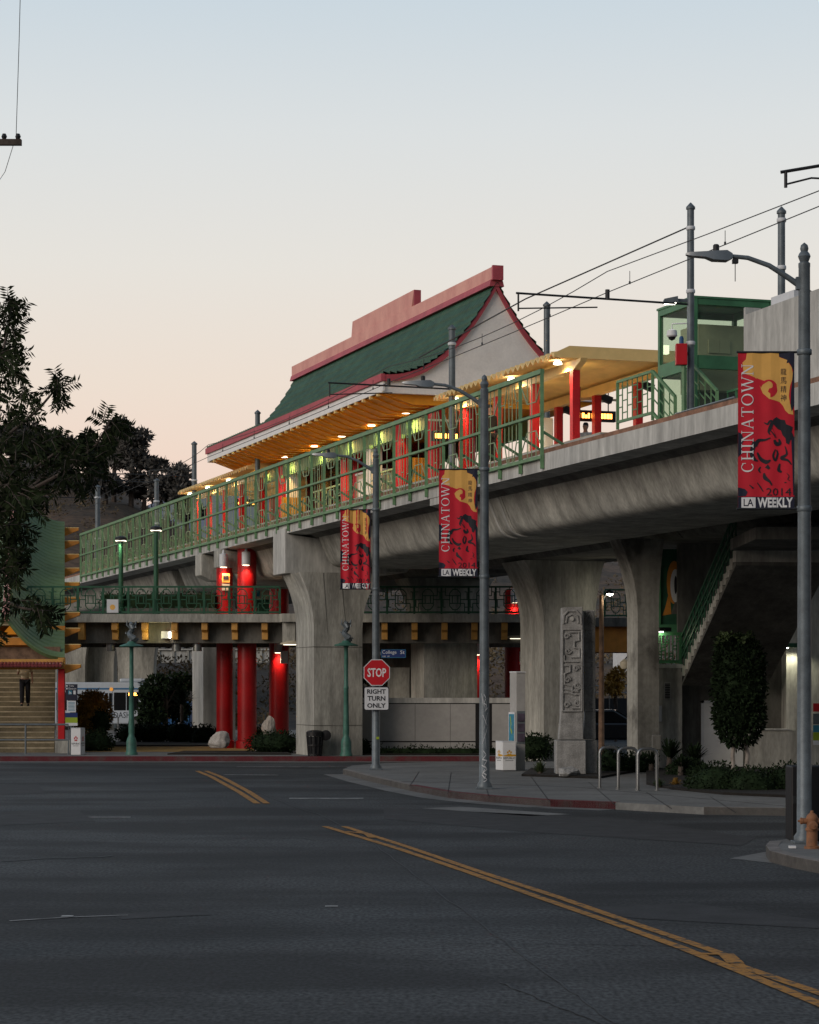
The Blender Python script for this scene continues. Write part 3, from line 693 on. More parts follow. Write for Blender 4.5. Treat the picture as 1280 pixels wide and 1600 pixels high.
def panel(s_, label):
    o = thing('crowd_barrier', label, 'barrier', V(s_, 4.0, 8.3), 'yellow barrier panels on the platform')
    MB().box(3.95, 4.9, 8.42, 9.3, s_, s_ + .05, fr=lambda t, z, s: V(s, t, z)).build('board', M['yellow'], o)
    r_ = MB()
    for k in range(8): r_.box(4.0 + k * .115, 4.03 + k * .115, 8.44, 9.28, s_ - .02, s_ - .002, fr=lambda t, z, s: V(s, t, z))
    r_.build('ribs', M['gold'], o)
    for t_ in (4.0, 4.85): MB().box(t_ - .03, t_ + .03, 8.3, 8.418, s_, s_ + .05, fr=lambda t, z, s: V(s, t, z)).build('leg', M['dark_metal'], o)
panel(20.9, 'yellow ribbed barrier panel beside the thick red column pair')
panel(36.4, 'yellow ribbed barrier panel near the far red columns')
o = thing('ticket_cabinet', 'pale cabinet standing on the platform behind the green fence', 'cabinet', V(31, 5, 8.3))
MB().box(4.9, 5.5, 8.3, 9.55, 27.8, 30, fr=lambda t, z, s: V(s, t, z)).build('body', M['cream'], o, bevel=.03)
MB().box(4.86, 5.54, 9.552, 9.62, 27.75, 30.05, fr=lambda t, z, s: V(s, t, z)).build('lid', M['white'], o)
for s_ in (28.1, 29.1): MB().box(4.88, 4.899, 8.45, 9.4, s_, s_ + .7, fr=lambda t, z, s: V(s, t, z)).build('door', M['white'], o)
o = thing('map_case', 'lit cream map case on the platform under the near canopy', 'map case', V(13, 5, 8.3))
MB().box(4.9, 5.6, 8.3, 9.75, 13.4, 13.6, fr=lambda t, z, s: V(s, t, z)).build('case', M['white'], o, bevel=.03)
MB().box(4.98, 5.3, 8.5, 9.5, 13.37, 13.399, fr=lambda t, z, s: V(s, t, z)).build('lit_panel', M['light_soft'], o)
def person(label, base, rz, h, shirt, trousers, pose, hairm='hair'):
    """one skinned body, with hair and clothing as children; modelled 1.70 m tall facing -Y"""
    o = thing('person', label, 'person', base); o.rotation_euler = (0, 0, rz); o.scale = (h / 1.7,) * 3
    def skin(name, joints, edges, m, root=0):
        me = bpy.data.meshes.new(name); me.from_pydata([j[0] for j in joints], edges, []); me.materials.append(m)
        ob = bpy.data.objects.new(name, me); COL.objects.link(ob); ob.parent = o
        bpy.context.view_layer.objects.active = ob
        md = ob.modifiers.new('skin', 'SKIN'); md.use_smooth_shade = True
        if not me.skin_vertices: 
            bpy.context.view_layer.objects.active = ob
        for i, j in enumerate(joints):
            r_ = j[1] if isinstance(j[1], tuple) else (j[1], j[1])
            me.skin_vertices[0].data[i].radius = r_; me.skin_vertices[0].data[i].use_root = (i == root)
        sb = ob.modifiers.new('sub', 'SUBSURF'); sb.levels = 2; sb.render_levels = 2
        return ob
    la, rl = pose.get('arms', ((.3, -.02), (.3, -.02))); st = pose.get('stride', 0.0)
    J = [((0, 0, .92), (.13, .1)), ((0, .01, 1.1), (.115, .085)), ((0, .01, 1.32), (.15, .1)), ((0, .01, 1.42), (.07, .06)), ((0, 0, 1.5), .048), ((0, -.01, 1.58), (.07, .085)), ((0, -.01, 1.66), (.068, .08))]
    E = [(0, 1), (1, 2), (2, 3), (3, 4), (4, 5), (5, 6)]
    J.append(((0, -.1, 1.575), .012)); E.append((5, 7))                       # nose
    for sx_ in (-1, 1): J.append(((sx_ * .08, 0, 1.58), (.012, .02))); E.append((5, len(J) - 1))    # ears
    for sx_, (fx, fy) in ((-1, la), (1, rl)):
        k = len(J); sh = Vector((sx_ * .19, .01, 1.38)); el = Vector((sx_ * .24, .03, 1.1)); wr = el + Vector((sx_ * .01, fy * 3, -.25 + fx * .1)) if fx < .9 else el + Vector((0, -.24, .05))
        d = (wr - el).normalized(); pa = wr + d * .07
        J += [(tuple(sh), .055), (tuple(el), .04), (tuple(wr), .027), (tuple(pa), (.034, .018))]
        E += [(2, k), (k, k + 1), (k + 1, k + 2), (k + 2, k + 3)]
        sd = d.cross(Vector((1, 0, 0)) if abs(d.x) < .7 else Vector((0, 1, 0))).normalized()
        for f in range(4):
            b0 = pa + sd * (-.027 + f * .018) + d * .022; tip = b0 + d * (.055, .065, .06, .045)[f] + Vector((-sx_ * .012, 0, 0))
            J += [(tuple(b0), .009), (tuple(tip), .007)]; E += [(k + 3, len(J) - 2), (len(J) - 2, len(J) - 1)]
        th = wr + d * .03 + sd * -.03; J += [(tuple(th), .01), (tuple(th + d * .04 - sd * .015), .008)]; E += [(k + 2, len(J) - 2), (len(J) - 2, len(J) - 1)]
    for sx_ in (-1, 1):
        k = len(J); y = sx_ * st
        J += [((sx_ * .09, 0, .86), .085), ((sx_ * .1, -.02 + y * .5, .48 + abs(st) * .1 * (sx_ > 0)), .058), ((sx_ * .1, .02 + y, .1), .038), ((sx_ * .11, -.1 + y, .035), .034), ((sx_ * .11, -.17 + y, .03), .025)]
        E += [(0, k), (k, k + 1), (k + 1, k + 2), (k + 2, k + 3), (k + 3, k + 4)]
    skin('body', J, E, M['skin'])
    n_arm = [10, 10 + 14]
    S = [((0, 0, .9), (.165, .13)), ((0, .01, 1.1), (.15, .12)), ((0, .01, 1.32), (.168, .118)), ((0, .01, 1.42), (.085, .075))]
    SE = [(0, 1), (1, 2), (2, 3)]
    for k in n_arm:
        q = len(S); a, b, c = Vector(J[k][0]), Vector(J[k + 1][0]), Vector(J[k + 2][0])
        S += [(tuple(a), .07), (tuple(a + (b - a) * .75), .06)]; SE += [(2, q), (q, q + 1)]
        if pose.get('long'): S += [(tuple(b), .055), (tuple(b + (c - b) * .85), .042)]; SE += [(q + 1, q + 2), (q + 2, q + 3)]
    skin('shirt', S, SE, shirt)
    k = len(J) - 10; T = [((0, 0, .95), (.148, .118))]; TE = []
    for q in (k, k + 5):
        b = len(T); T += [(J[q][0], .115), (J[q + 1][0], .088), (tuple(Vector(J[q + 2][0]) + Vector((0, 0, -.02))), .075)]; TE += [(0, b), (b, b + 1), (b + 1, b + 2)]
    skin('trousers', T, TE, trousers)
    for q in (k, k + 5):
        a, b = Vector(J[q + 3][0]), Vector(J[q + 4][0])
        MB().lathe([(.01, -.16), (.04, -.13), (.048, -.02), (.045, .08), (.02, .12)], 10, (0, 0, 0), fr=lambda p: Vector((p.x, p.z, max(p.y, -.03)))).add([], []).build('shoe', M['black'], o, smooth=True, local=True).location = (a.x, a.y, .035)
    hm = MB(); hm.lathe([(.02, 1.735), (.06, 1.725), (.083, 1.69), (.09, 1.65), (.088, 1.6), (.07, 1.56)], 16, (0, .018, 0)); hm.build('hair', M[hairm], o, smooth=True, local=True).scale = (.92, 1.02, 1)
    fm = MB()
    for sx_ in (-1, 1): fm.lathe([(.001, -.008), (.009, 0), (.001, .008)], 8, (sx_ * .028, -.093, 1.6))
    fm.box(-.022, .022, -.098, -.09, 1.535, 1.542); fm.build('face_features', M['ink'], o, local=True)
    return o
pp = A(915, 675, 68); person('person in a pale shirt standing on the platform by the canopy posts', (pp.x, pp.y, 8.3), R(-30), 1.7, M['cloth_pale'], M['cloth_dark'], {'arms': ((.3, -.02), (.3, -.02))})
pp = V(12.4, 5.2, 8.3); pq = A(766, 705, pp.y); person('person in dark clothing on the platform behind the green fence', (pq.x, pq.y, 8.3), R(40), 1.66, M['cloth_dark'], M['cloth_dark'], {'long': 1})
# ---------------------------------------------------------------- elevator tower
el = thing('elevator_tower', 'glass elevator tower with green steel frame on the platform end', 'elevator', V(1.7, 4.9, 7.3))
tf = lambda s, t, z: V(s, t, z); e0, e1, t0, t1 = .75, 2.6, 3.95, 5.85; ez = (7.75, 9.0, 10.92)
for s_ in (e0, e1):
    for t_ in (t0, t1): MB().box(s_ - .06, s_ + .045, t_ - .045, t_ + .045, 7.2, 10.98, fr=tf).build('corner_post', M['elevator_green'], el)
for z, h in ((8.3, .1), (9.4, .3), (10.84, .14)):
    for a, b in (((e0 + .062, t0 - .05), (e1 - .062, t0 + .05)), ((e0 + .062, t1 - .05), (e1 - .062, t1 + .05)), ((e0 - .05, t0 + .062), (e0 + .05, t1 - .062)), ((e1 - .05, t0 + .062), (e1 + .05, t1 - .062))):
        MB().box(a[0], b[0], a[1], b[1], z, z + h, fr=tf).build('cross_beam', M['elevator_green'], el)
MB().box(e0 - .07, e1 + .07, t0 - .07, t1 + .07, 10.982, 11.03, fr=tf).build('roof', M['elevator_green'], el)
for z0, z1 in ((8.41, 9.39), (9.71, 10.83)):
    for a in ((e0 + .07, e1 - .07, t0 - .01, t0 + .01), (e0 + .07, e1 - .07, t1 - .01, t1 + .01), (e0 - .01, e0 + .01, t0 + .07, t1 - .07), (e1 - .01, e1 + .01, t0 + .07, t1 - .07)):
        MB().box(*a, z0, z1, fr=tf).build('glass_pane', M['glass'], el)
MB().box(e0 + .55, e1 - .35, t0 + .35, t1 - .35, 9.0, 10.5, fr=tf).build('cab', M['cream'], el)
cb = MB()
for a in (.5, 1.05): cb.box(e0 + .52, e0 + .548, t0 + .35 + a * .5, t0 + .62 + a * .5, 9.85, 10.15, fr=tf)
cb.build('cab_window', M['cream'], el)
MB().box(e0 + .9, e0 + 1.0, t0 + .25, t1 - .2, 7.3, 8.99, fr=tf).build('guide_panel', M['concrete_dark_shade'], el)
MB().box(e1 + .061, e1 + .2, t0 + .1, t0 + .25, 10.0, 10.2, fr=tf).build('wall_light', M['light_soft'], el)
# concrete parapet wall at right
pw = thing('parapet_wall', 'tall smooth concrete parapet wall behind the right banner', 'wall', V(-8, 3.2, VZ))
MB().prism([(-3.6, VZ), (-3.6, 9.88), (-5.9, 9.9), (-20, 9.9), (-20, VZ)], lambda s, z, t: V(s, t, z), 3.0, 3.4).build('wall', M['concrete_light'], pw)
MB().box(-3.58, -3.5, 3.05, 3.4, VZ, 10.05, fr=tf).build('end_post', M['concrete_light'], pw)
MB().box(-5, -4.0, 3.42, 3.6, 9.2, 10.2, fr=tf).build('cabinet', M['sign_white'], pw)
# platform-end stairs railings
def stair_rail(label, s0, t_, L, m):
    o = thing('stair_railing', label, 'railing', V(s0, t_, 8.3), 'green lattice railings at the platform end')
    P = [V(s0 + L, t_, 9.42), V(s0, t_, 9.42), V(s0 - 1.0, t_ + .1, 8.72)]; Q = [p - Vector((0, 0, .95)) for p in P]
    r_ = MB()
    for a, b in ((P[0], P[1]), (P[1], P[2]), (Q[0], Q[1]), (Q[1], Q[2])): r_.bar(a, b, .06)
    r_.build('rail', m, o); l_ = MB()
    for a, b, c, d in ((P[0], P[1], Q[0], Q[1]), (P[1], P[2], Q[1], Q[2])):
        n = max(3, round((a - b).length / .28))
        for i in range(n + 1):
            f = i / n; p = a.lerp(b, f); q = c.lerp(d, f); l_.bar(p, q, .05 if i in (0, n) else .026)
            if i < n:
                for w in ((.2, .5, .8) if i % 2 else (.35, .65)): l_.bar(p.lerp(q, w), a.lerp(b, (i + 1) / n).lerp(c.lerp(d, (i + 1) / n), w), .024)
    l_.build('lattice', m, o)
    for p in (P[0], P[1], P[2]): MB().bar(p - Vector((0, 0, 1.12)), p, .07).build('post', m, o)
stair_rail('green lattice stair railing left of the elevator tower', 1.6, 3.3, 2.0, M['green'])
stair_rail('short green lattice stair railing before the elevator tower', .4, 3.75, .45, M['green'])
hr = thing('handrail', 'grey steel handrail beside the track below the elevator', 'handrail', V(-1.5, 3.0, VZ))
MB().tube([V(-.4, 2.95, VZ), V(-.4, 2.95, 8.2), V(-3.3, 2.95, 8.22), V(-3.3, 2.95, VZ)], .03).build('rail', M['steel'], hr, smooth=True)
MB().tube([V(-1.8, 2.95, VZ), V(-1.8, 2.95, 8.2)], .025).build('post', M['steel'], hr, smooth=True)
low_fence('platform_fence', 'dark green fence on the deck behind the right banner', -2.6, .4, 4.6, M['elevator_green'], 7.9, .95, 'low lattice fences on the platform')
# ---------------------------------------------------------------- catenary poles and wires
def pole(label, px, t_, ztop, zb, r_, arm=None, clamps=(), zc=None):
    s_ = vs(px, t_); b = V(s_, t_, zb)
    o = thing('catenary_pole', label, 'pole', b, 'grey catenary poles along the tracks')
    MB().lathe([(r_ * 1.8, zb), (r_ * 1.8, zb + .06), (r_, zb + .08), (r_ * .92, ztop - .16), (r_ * 1.2, ztop - .15), (r_ * 1.2, ztop - .1), (.01, ztop)], 16, (b.x, b.y, 0)).build('shaft', M['grey_metal'], o, smooth=True)
    for z in clamps: MB().lathe([(r_ * 1.12, z), (r_ * 1.2, z + .02), (r_ * 1.2, z + .06), (r_ * 1.12, z + .08)], 16, (b.x, b.y, 0)).build('clamp', M['sign_white'], o, smooth=True)
    if arm:
        ta, za, zb_ = arm; ab = MB(); sg = -1 if ta < t_ else 1
        ab.tube([V(s_, t_ + sg * r_, za), V(s_, ta, za + .03)], .024); ab.build('bracket_arm', M['dark_metal'], o, smooth=True)
        q = MB(); q.tube([V(s_, ta - sg * .05, za + .03), V(s_, ta - sg * .05, za - .36)], .02); q.tube([V(s_, ta - sg * .05, za - .3), V(s_, ta - sg * 1.9, za - .18)], .016); q.tube([V(s_, 1.5, za), V(s_, 1.5, za + .22)], .05); q.build('registration_arm', M['dark_metal'], o, smooth=True)
    return o, s_, b
pA, sA, bA = pole('tall catenary pole carrying a red box before the elevator tower', 1080, 3.5, 12.96, VZ - .1, .085, (-.64, 10.7, 0), (9.8, 10.95, 12.35))
rb = thing('signal_box', 'red signal box with a blue beacon on the catenary pole', 'signal box', bA + Vector((-.22, -.1, 2.3)))
c0 = bA + Vector((-.22, -.14, 0))
MB().box(c0.x - .13, c0.x + .12, c0.y - .1, c0.y + .1, 9.33, 9.8).build('case', M['sign_red'], rb, bevel=.012)
MB().lathe([(.05, 9.802), (.05, 9.93), (.03, 9.97)], 10, (c0.x, c0.y, 0)).build('beacon', M['blue'], rb, smooth=True)
MB().bar((c0.x + .121, c0.y, 9.6), (bA.x - .08, bA.y, 9.6), .05).build('bracket', M['dark_metal'], rb)
MB().tube([(c0.x + .05, c0.y, 9.33), (c0.x + .05, c0.y, 7.4)], .05).build('post', M['green'], rb, smooth=True)
cv = thing('security_camera', 'white dome security camera on the pole before the elevator', 'camera', bA + Vector((-.4, 0, 3)))
q = bA + Vector((-.42, -.05, 0))
MB().tube([(q.x, q.y, 10.14), (q.x, q.y, 10.26), (bA.x - .09, bA.y, 10.28)], .016).build('bracket', M['white'], cv, smooth=True)
MB().lathe([(.03, 10.14), (.11, 10.11), (.12, 10.0), (.1, 9.97)], 14, (q.x, q.y, 0)).build('housing', M['white'], cv, smooth=True)
MB().lathe([(.085, 9.97), (.07, 9.92), (.01, 9.89)], 14, (q.x, q.y, 0)).build('dome', M['black'], cv, smooth=True)
fl = thing('floodlight', 'small grey floodlight on the pole before the elevator tower', 'floodlight', bA + Vector((-.3, 0, 3.5)))
MB().bar((bA.x - .08, bA.y, 10.78), (bA.x - .3, bA.y - .05, 10.78), .07).build('arm', M['grey_metal'], fl)
MB().prism([(-.62, 10.72), (-.6, 10.8), (-.3, 10.86), (-.29, 10.72)], lambda x, z, y: Vector((bA.x + x, bA.y - .05 + y, z)), -.12, .12).build('head', M['grey_metal'], fl)
MB().box(bA.x - .58, bA.x - .34, bA.y - .14, bA.y + .04, 10.7, 10.718).build('lens', M['light_white'], fl)
pole('catenary pole rising behind the concrete parapet at far right', 1222, 4.2, 12.33, VZ - .1, .085, None, (11.0, 12.0))
pole('catenary pole standing in front of the white gable', 707, 3.4, 12.6, 8.3, .1, (-.3, 10.75, 0), (10.3, 12))
pole('catenary pole seen behind the white gable edge', 855, 7.6, 14.0, 8.3, .1, None, (9.0,))
pole('slim catenary pole beside the pavilion far roof tip', 403, 3.4, 12.7, 8.3, .1, None, (11.2,))
pole('catenary pole between hill trees and pavilion roof', 304, 3.4, 12.6, 8.3, .11, (-.6, 11.1, 0), (10.9,))
pole('catenary pole against the hillside above the green lamp post', 245, 1.9 + 1.5, 11.7, VZ, .115, (-1.5, 11.5, 0), (10.6, 9.6))
pole('catenary pole against the hillside left of the fence', 153, 3.4, 12.6, VZ, .14, (-2.4, 11.9, 0), (11.9, 9.8))
pole('short distant catenary pole near the green pavilion roof', 137, 8.4, 11.7, VZ, .1)
ow = thing('overhead_wires', 'thin black overhead catenary wires running along the near track', 'wires', V(20, 1.5, 11))
sps = [-40, sA, vs(707, 3.4), vs(403, 3.4), vs(304, 3.4), 95]
for t_, z, r_, sag in ((1.5, 11.32, .011, .28), (1.5, 10.86, .011, .03), (7.6, 10.9, .011, .03)):
    pts = []
    for a, b in zip(sps[:-1], sps[1:]):
        for i in range(9): f = i / 8; pts.append(V(a + (b - a) * f, t_, z - sag * 4 * f * (1 - f)))
    MB().tube(pts, r_, 5).build('wire', M['wire'], ow)
s_ = -38
while s_ < 60:
    dr = MB(); dr.tube([V(s_, 1.5, 10.86), V(s_, 1.5, 11.12)], .007, 4); dr.tube([V(s_, 1.5, 10.84), V(s_, 1.5, 10.9)], .022, 5); dr.tube([V(s_, 1.5, 10.88), V(s_, 1.5, 10.87)], .02, 5); dr.build('dropper', M['wire'], ow); s_ += 4.6
MB().tube([bA + Vector((-.09, 0, 12.4 - VZ + .1)), V(6, 1.9, 11.7), V(13, 1.5, 11.2)], .018, 5).build('guy_wire', M['wire'], ow)
pq = A(1222, 433, 51); MB().tube([pq, A(1262, 452, 51), A(1290, 468, 51)], .016, 5).build('guy_wire', M['wire'], ow)
br = thing('overhead_bracket', 'dark catenary bracket arm reaching in at the top right corner', 'bracket', A(1330, 262, 41))
MB().tube([A(1370, 244, 41), A(1220, 269, 41)], .03).build('arm', M['dark_metal'], br, smooth=True)
MB().tube([A(1228, 268, 41), A(1228, 293, 41)], .03).build('drop_post', M['dark_metal'], br, smooth=True)
MB().tube([A(1228, 288, 41), A(1268, 278, 41), A(1380, 283, 41)], .018).build('registration_arm', M['dark_metal'], br, smooth=True)
pk = A(1400, 244, 41.3); MB().lathe([(.1, 0), (.09, 13)], 12, (pk.x, pk.y, 0)).build('support_pole', M['grey_metal'], br, smooth=True)
MB().tube([A(1370, 244, 41), pk + Vector((0, 0, -.05))], .03).build('arm', M['dark_metal'], br, smooth=True)
# ================================================================ MEZZANINE
DM = 76.0; KM = F / DM
mxx = lambda px: (px - 640) / KM
mz = thing('mezzanine_walkway', 'concrete mezzanine walkway with yellow brackets under the viaduct', 'walkway', (mxx(480), DM, 3.7))
ZD = 4.63
MB().prism([(mxx(40), DM), (mxx(437), DM), (mxx(442), DM - .5), (mxx(470), DM - .5), (mxx(520), DM), (mxx(862), DM), (mxx(862), DM + 13), (mxx(40), DM + 13)], xyz, ZD - .27, ZD).build('deck', M['concrete'], mz)
MB().box(mxx(42), mxx(860), DM + .55, DM + 1.1, 3.68, ZD - .272).build('edge_beam', M['concrete_dark_shade'], mz)  # beam colour darkened to deepen the shade below the walkway
MB().box(mxx(42), mxx(860), DM + 8, DM + 8.6, 3.68, ZD - .272).build('edge_beam', M['concrete_dark_shade'], mz)
for i in range(15):
    px = 178 + 47 * i
    if px > 440 and px < 520: continue
    x = mxx(px)
    MB().prism([(DM + .12, ZD - .273), (DM + .12, ZD - .52), (DM + .3, ZD - .6), (DM + .3, ZD - .84), (DM + .549, ZD - .84), (DM + .549, ZD - .273)], lambda y, z, w: Vector((x + w, y, z)), -.1, .1).build('bracket', M['ochre'], mz, bevel=.01)
x = mxx(126); MB().box(x - .1, x + .1, DM + .12, DM + .54, ZD - .84, ZD - .273).build('bracket', M['ochre'], mz)
MB().box(mxx(442) , mxx(462), DM - .3, DM + .5, 3.68, ZD - .272).build('corner_post', M['concrete'], mz)
for px in (168, 272, 305): MB().lathe([(.15, 3.42), (.15, 3.679)], 12, (mxx(px), DM + .8, 0)).build('can_light', M['steel'], mz, smooth=True)
def mrail(name, label, x0, x1, y, z0, m, h=.9, rz=0):
    o = thing(name, label, 'railing', (x0, y, z0), 'lattice railings along the mezzanine edge')
    W = .03; n = max(1, round((x1 - x0) / .85)); bw = (x1 - x0) / n
    for z in (z0 + .06, z0 + h): MB().bar((x0, y, z), (x1, y, z), .06).build('rail', m, o)
    for i in range(n + 1): MB().bar((x0 + bw * i, y, z0), (x0 + bw * i, y, z0 + h - .03), .07).build('post', m, o)
    for i in range(n):
        g = MB(); a = x0 + bw * i; P = lambda u, v: (a + u * bw, y, z0 + .06 + v * (h - .06))
        def ln(*p):
            for q, r_ in zip(p[:-1], p[1:]): g.bar(P(*q), P(*r_), W)
        ln((.3, .25), (.42, .1), (.58, .1), (.7, .25), (.7, .75), (.58, .9), (.42, .9), (.3, .75), (.3, .25))
        ln((.5, .9), (.5, 1)); ln((.5, 0), (.5, .1)); ln((0, .5), (.3, .5)); ln((.7, .5), (1, .5))
        ln((.15, 0), (.15, .35), (.3, .35)) if i % 2 else ln((.15, 1), (.15, .65), (.3, .65))
        ln((.85, 1), (.85, .65), (.7, .65)) if i % 2 else ln((.85, 0), (.85, .35), (.7, .35))
        ln((.3, .35), (.7, .35)); ln((.3, .65), (.7, .65)); ln((.4, .35), (.4, .65)); ln((.6, .35), (.6, .65)); ln((0, .8), (.15, .8)); ln((.85, .2), (1, .2))
        ln((.06, .5), (.06, .2), (.15, .2)); ln((.94, .5), (.94, .8), (.85, .8))
        g.build('lattice_panel', m, o)
    return o
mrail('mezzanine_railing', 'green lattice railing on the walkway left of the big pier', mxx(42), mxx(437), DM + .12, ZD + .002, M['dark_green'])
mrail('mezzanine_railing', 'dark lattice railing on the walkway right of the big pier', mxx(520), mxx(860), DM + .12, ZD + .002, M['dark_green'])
xa = A(945, 962, 84); mrail('mezzanine_railing', 'short dark lattice railing seen between the two right piers', xa.x, xa.x + 1.6, 84, ZD + .14, M['dark_green'], 1.0)
sl2 = thing('far_landing', 'dark concrete landing with orange soffit seen between the piers', 'landing', (xa.x, 84, 3.2))
MB().box(xa.x - 1, xa.x + 2, 83.9, 87, ZD - .2, ZD + .12).build('deck', M['concrete_dark_shade'], sl2)
MB().box(xa.x - .9, xa.x + 1.1, 84.2, 86.8, 3.5, ZD - .202).build('soffit', M['orange'], sl2)
MB().box(xa.x + 1.0, xa.x + 1.9, 85, 86, CURB, ZD - .203).build('support', M['concrete_dark_shade'], sl2)
# red columns under and through the mezzanine
def rcol(label, px, D, ztop, r_, zlamp=None, light=True, side=0):
    X = (px - 640) / F * D; o = thing('red_column', label, 'column', (X, D, CURB), 'red round columns under the station')
    MB().lathe([(r_, CURB), (r_, ztop)], 24, (X, D, 0)).build('shaft', M['column_red'], o, smooth=True)
    MB().lathe([(r_ + .06, CURB), (r_ + .06, CURB + .25), (r_ + .02, CURB + .28)], 24, (X, D, 0)).build('base', M['column_red'], o, smooth=True)
    if zlamp:
        lx = X + side; ly = D - r_ - .16
        c = MB().lathe([(.14, zlamp), (.14, zlamp + .44), (.05, zlamp + .47), (.03, zlamp + .6)], 14, (lx, ly, 0)).build('cylinder_lamp', M['sign_white'], o, smooth=True)
        MB().bar((lx, ly + .135, zlamp + .3), (lx, D - r_ * .6, zlamp + .3), .04).build('bracket', M['dark_metal'], c)
        MB().lathe([(.11, zlamp - .01), (.11, zlamp - .002)], 12, (lx, ly, 0)).build('bulb', M['light_warm'], c)
        if light: lamp('lamp_glow', 'SPOT', (lx, ly - .02, zlamp - .03), 75, (1, .62, .4), c, .08, 130)
    return o
rcol('red column with a lit white lamp left of the big pier', 386, 77.6, 6.86, .32, 6.3)
rcol('thinner red column with orange notices left of the lamp column', 351, 78.1, 6.25, .28, 6.26)
rcol('red column with a white cylinder lamp close against the big pier', 436, 79.6, 5.6, .34, 3.4)
rcol('red column seen left of the graffiti covered street light', 708, 84, 5.84, .31, 5.4)
rcol('red column directly behind the graffiti covered street light', 745, 81, 5.84, .3, 3.35)
rcol('red column behind the silver kiosk with a white lamp', 803, 86, 5.84, .34, 5.35)
rcol('red column against the left edge of the carved stone pier', 852, 79, ZD - .28, .32, None)
for px, z, D in ((722, 3.0, 82.3), (762, 3.3, 81)):
    pass
nt = thing('notice_board', 'orange lit notice plates on the thinner red column', 'notice', A(353, 905, 77.75))
c = A(353, 903, 77.75)
MB().box(c.x - .13, c.x + .13, c.y, c.y + .03, c.z - .15, c.z + .15).build('upper_plate', M['glow_orange'], nt)
MB().box(c.x - .09, c.x + .09, c.y - .02, c.y - .002, c.z - .06, c.z + .07).build('pictogram', M['ink'], nt)
MB().box(c.x - .13, c.x + .13, c.y, c.y + .03, c.z - .42, c.z - .2).build('lower_plate', M['cream'], nt)
# things on the mezzanine
o = thing('led_sign', 'small red lit sign behind the lamp column on the walkway', 'display sign', A(403, 905, 87))
c = A(403, 904, 87); MB().box(c.x - .2, c.x + .2, c.y, c.y + .1, c.z - .08, c.z + .08).build('case', M['black'], o)
MB().box(c.x - .16, c.x + .16, c.y - .02, c.y - .003, c.z - .04, c.z + .04).build('led_text', M['led_red'], o)
MB().bar((c.x, c.y + .05, c.z + .08), (c.x, c.y + .05, 6.77), .04).build('hanger', M['dark_metal'], o)
o = thing('ticket_machine', 'green and cream ticket machine on the walkway by the big pier', 'ticket machine', (A(407, 940, 87).x, 87, ZD))
c = o.location; MB().box(c.x - .4, c.x + .35, 87, 87.6, ZD, ZD + 1.5).build('cabinet', M['dark_green'], o, bevel=.02)
MB().box(c.x - .36, c.x + .31, 86.97, 86.998, ZD + .9, ZD + 1.4).build('screen_panel', M['cream'], o); MB().box(c.x - .3, c.x - .02, 86.94, 86.968, ZD + 1.02, ZD + 1.3).build('screen', M['teal'], o)
hedge_l = thing('planter_hedge', 'dark clipped hedge in a planter behind the green walkway railing', 'hedge', (mxx(240), DM + 2, ZD))
MB().box(mxx(150), mxx(330), DM + 1.6, DM + 2.6, ZD, ZD + .25).build('planter', M['concrete_dark_shade'], hedge_l)
h_ = MB(); g = random.Random(3)
for i in range(9): h_.clump((mxx(158 + i * 20), DM + 2.1, ZD + .5), (.38, .4, .32), 130, .12, .06, .3, g)
h_.build('foliage', M['leaf_dark'], hedge_l, fix=False)
MB().box(mxx(152), mxx(328), DM + 1.7, DM + 2.5, ZD + .252, ZD + .72).build('inner_foliage', M['leaf_dark'], hedge_l)
o = thing('notice_sign', 'small white notice with a picture hung on the green railing', 'sign', A(176, 947, DM - .02)); c = A(176, 947, DM)
MB().box(c.x - .19, c.x + .19, DM - .02, DM + .05, c.z - .22, c.z + .22).build('board', M['sign_white'], o)
MB().lathe([(.001, -.02), (.09, -.01), (.09, 0)], 14, fr=lambda p: Vector((c.x + p.x, DM - .021 + p.z * .1, c.z - .04 + p.y))).build('emblem', M['gold'], o)
# green lamp posts on the mezzanine
def mlamp(label, px, py, D, zb, lit):
    X = (px - 640) / F * D; zt = EYE + (1075 - py) / F * D
    o = thing('walkway_lamp', label, 'lamp post', (X, D, zb), 'green lamp posts on the walkway')
    MB().lathe([(.13, zb), (.13, zb + .25), (.085, zb + .27), (.075, zt - .1)], 12, (X, D, 0)).build('post', M['dark_green'], o, smooth=True)
    MB().lathe([(.06, zt - .1), (.2, zt - .03), (.2, zt + .06), (.12, zt + .1), (.02, zt + .12)], 16, (X, D, 0)).build('lamp_head', M['dark_metal'], o, smooth=True)
    d = MB().box(X - .17, X + .17, D - .17, D + .17, zt - .06, zt - .035).build('lens', M['light_soft'], o)
    if lit: lamp('lamp_glow', 'SPOT', (X - .12, D - .2, zt - .1), 40, (.9, 1, .6), d, .06, 150)
mlamp('green lamp post lit yellow-green on the walkway left end', 189, 843, 77.6, ZD, 1)
mlamp('taller dark green lamp post on the walkway before the hillside', 244, 827, 76.9, ZD, 0)
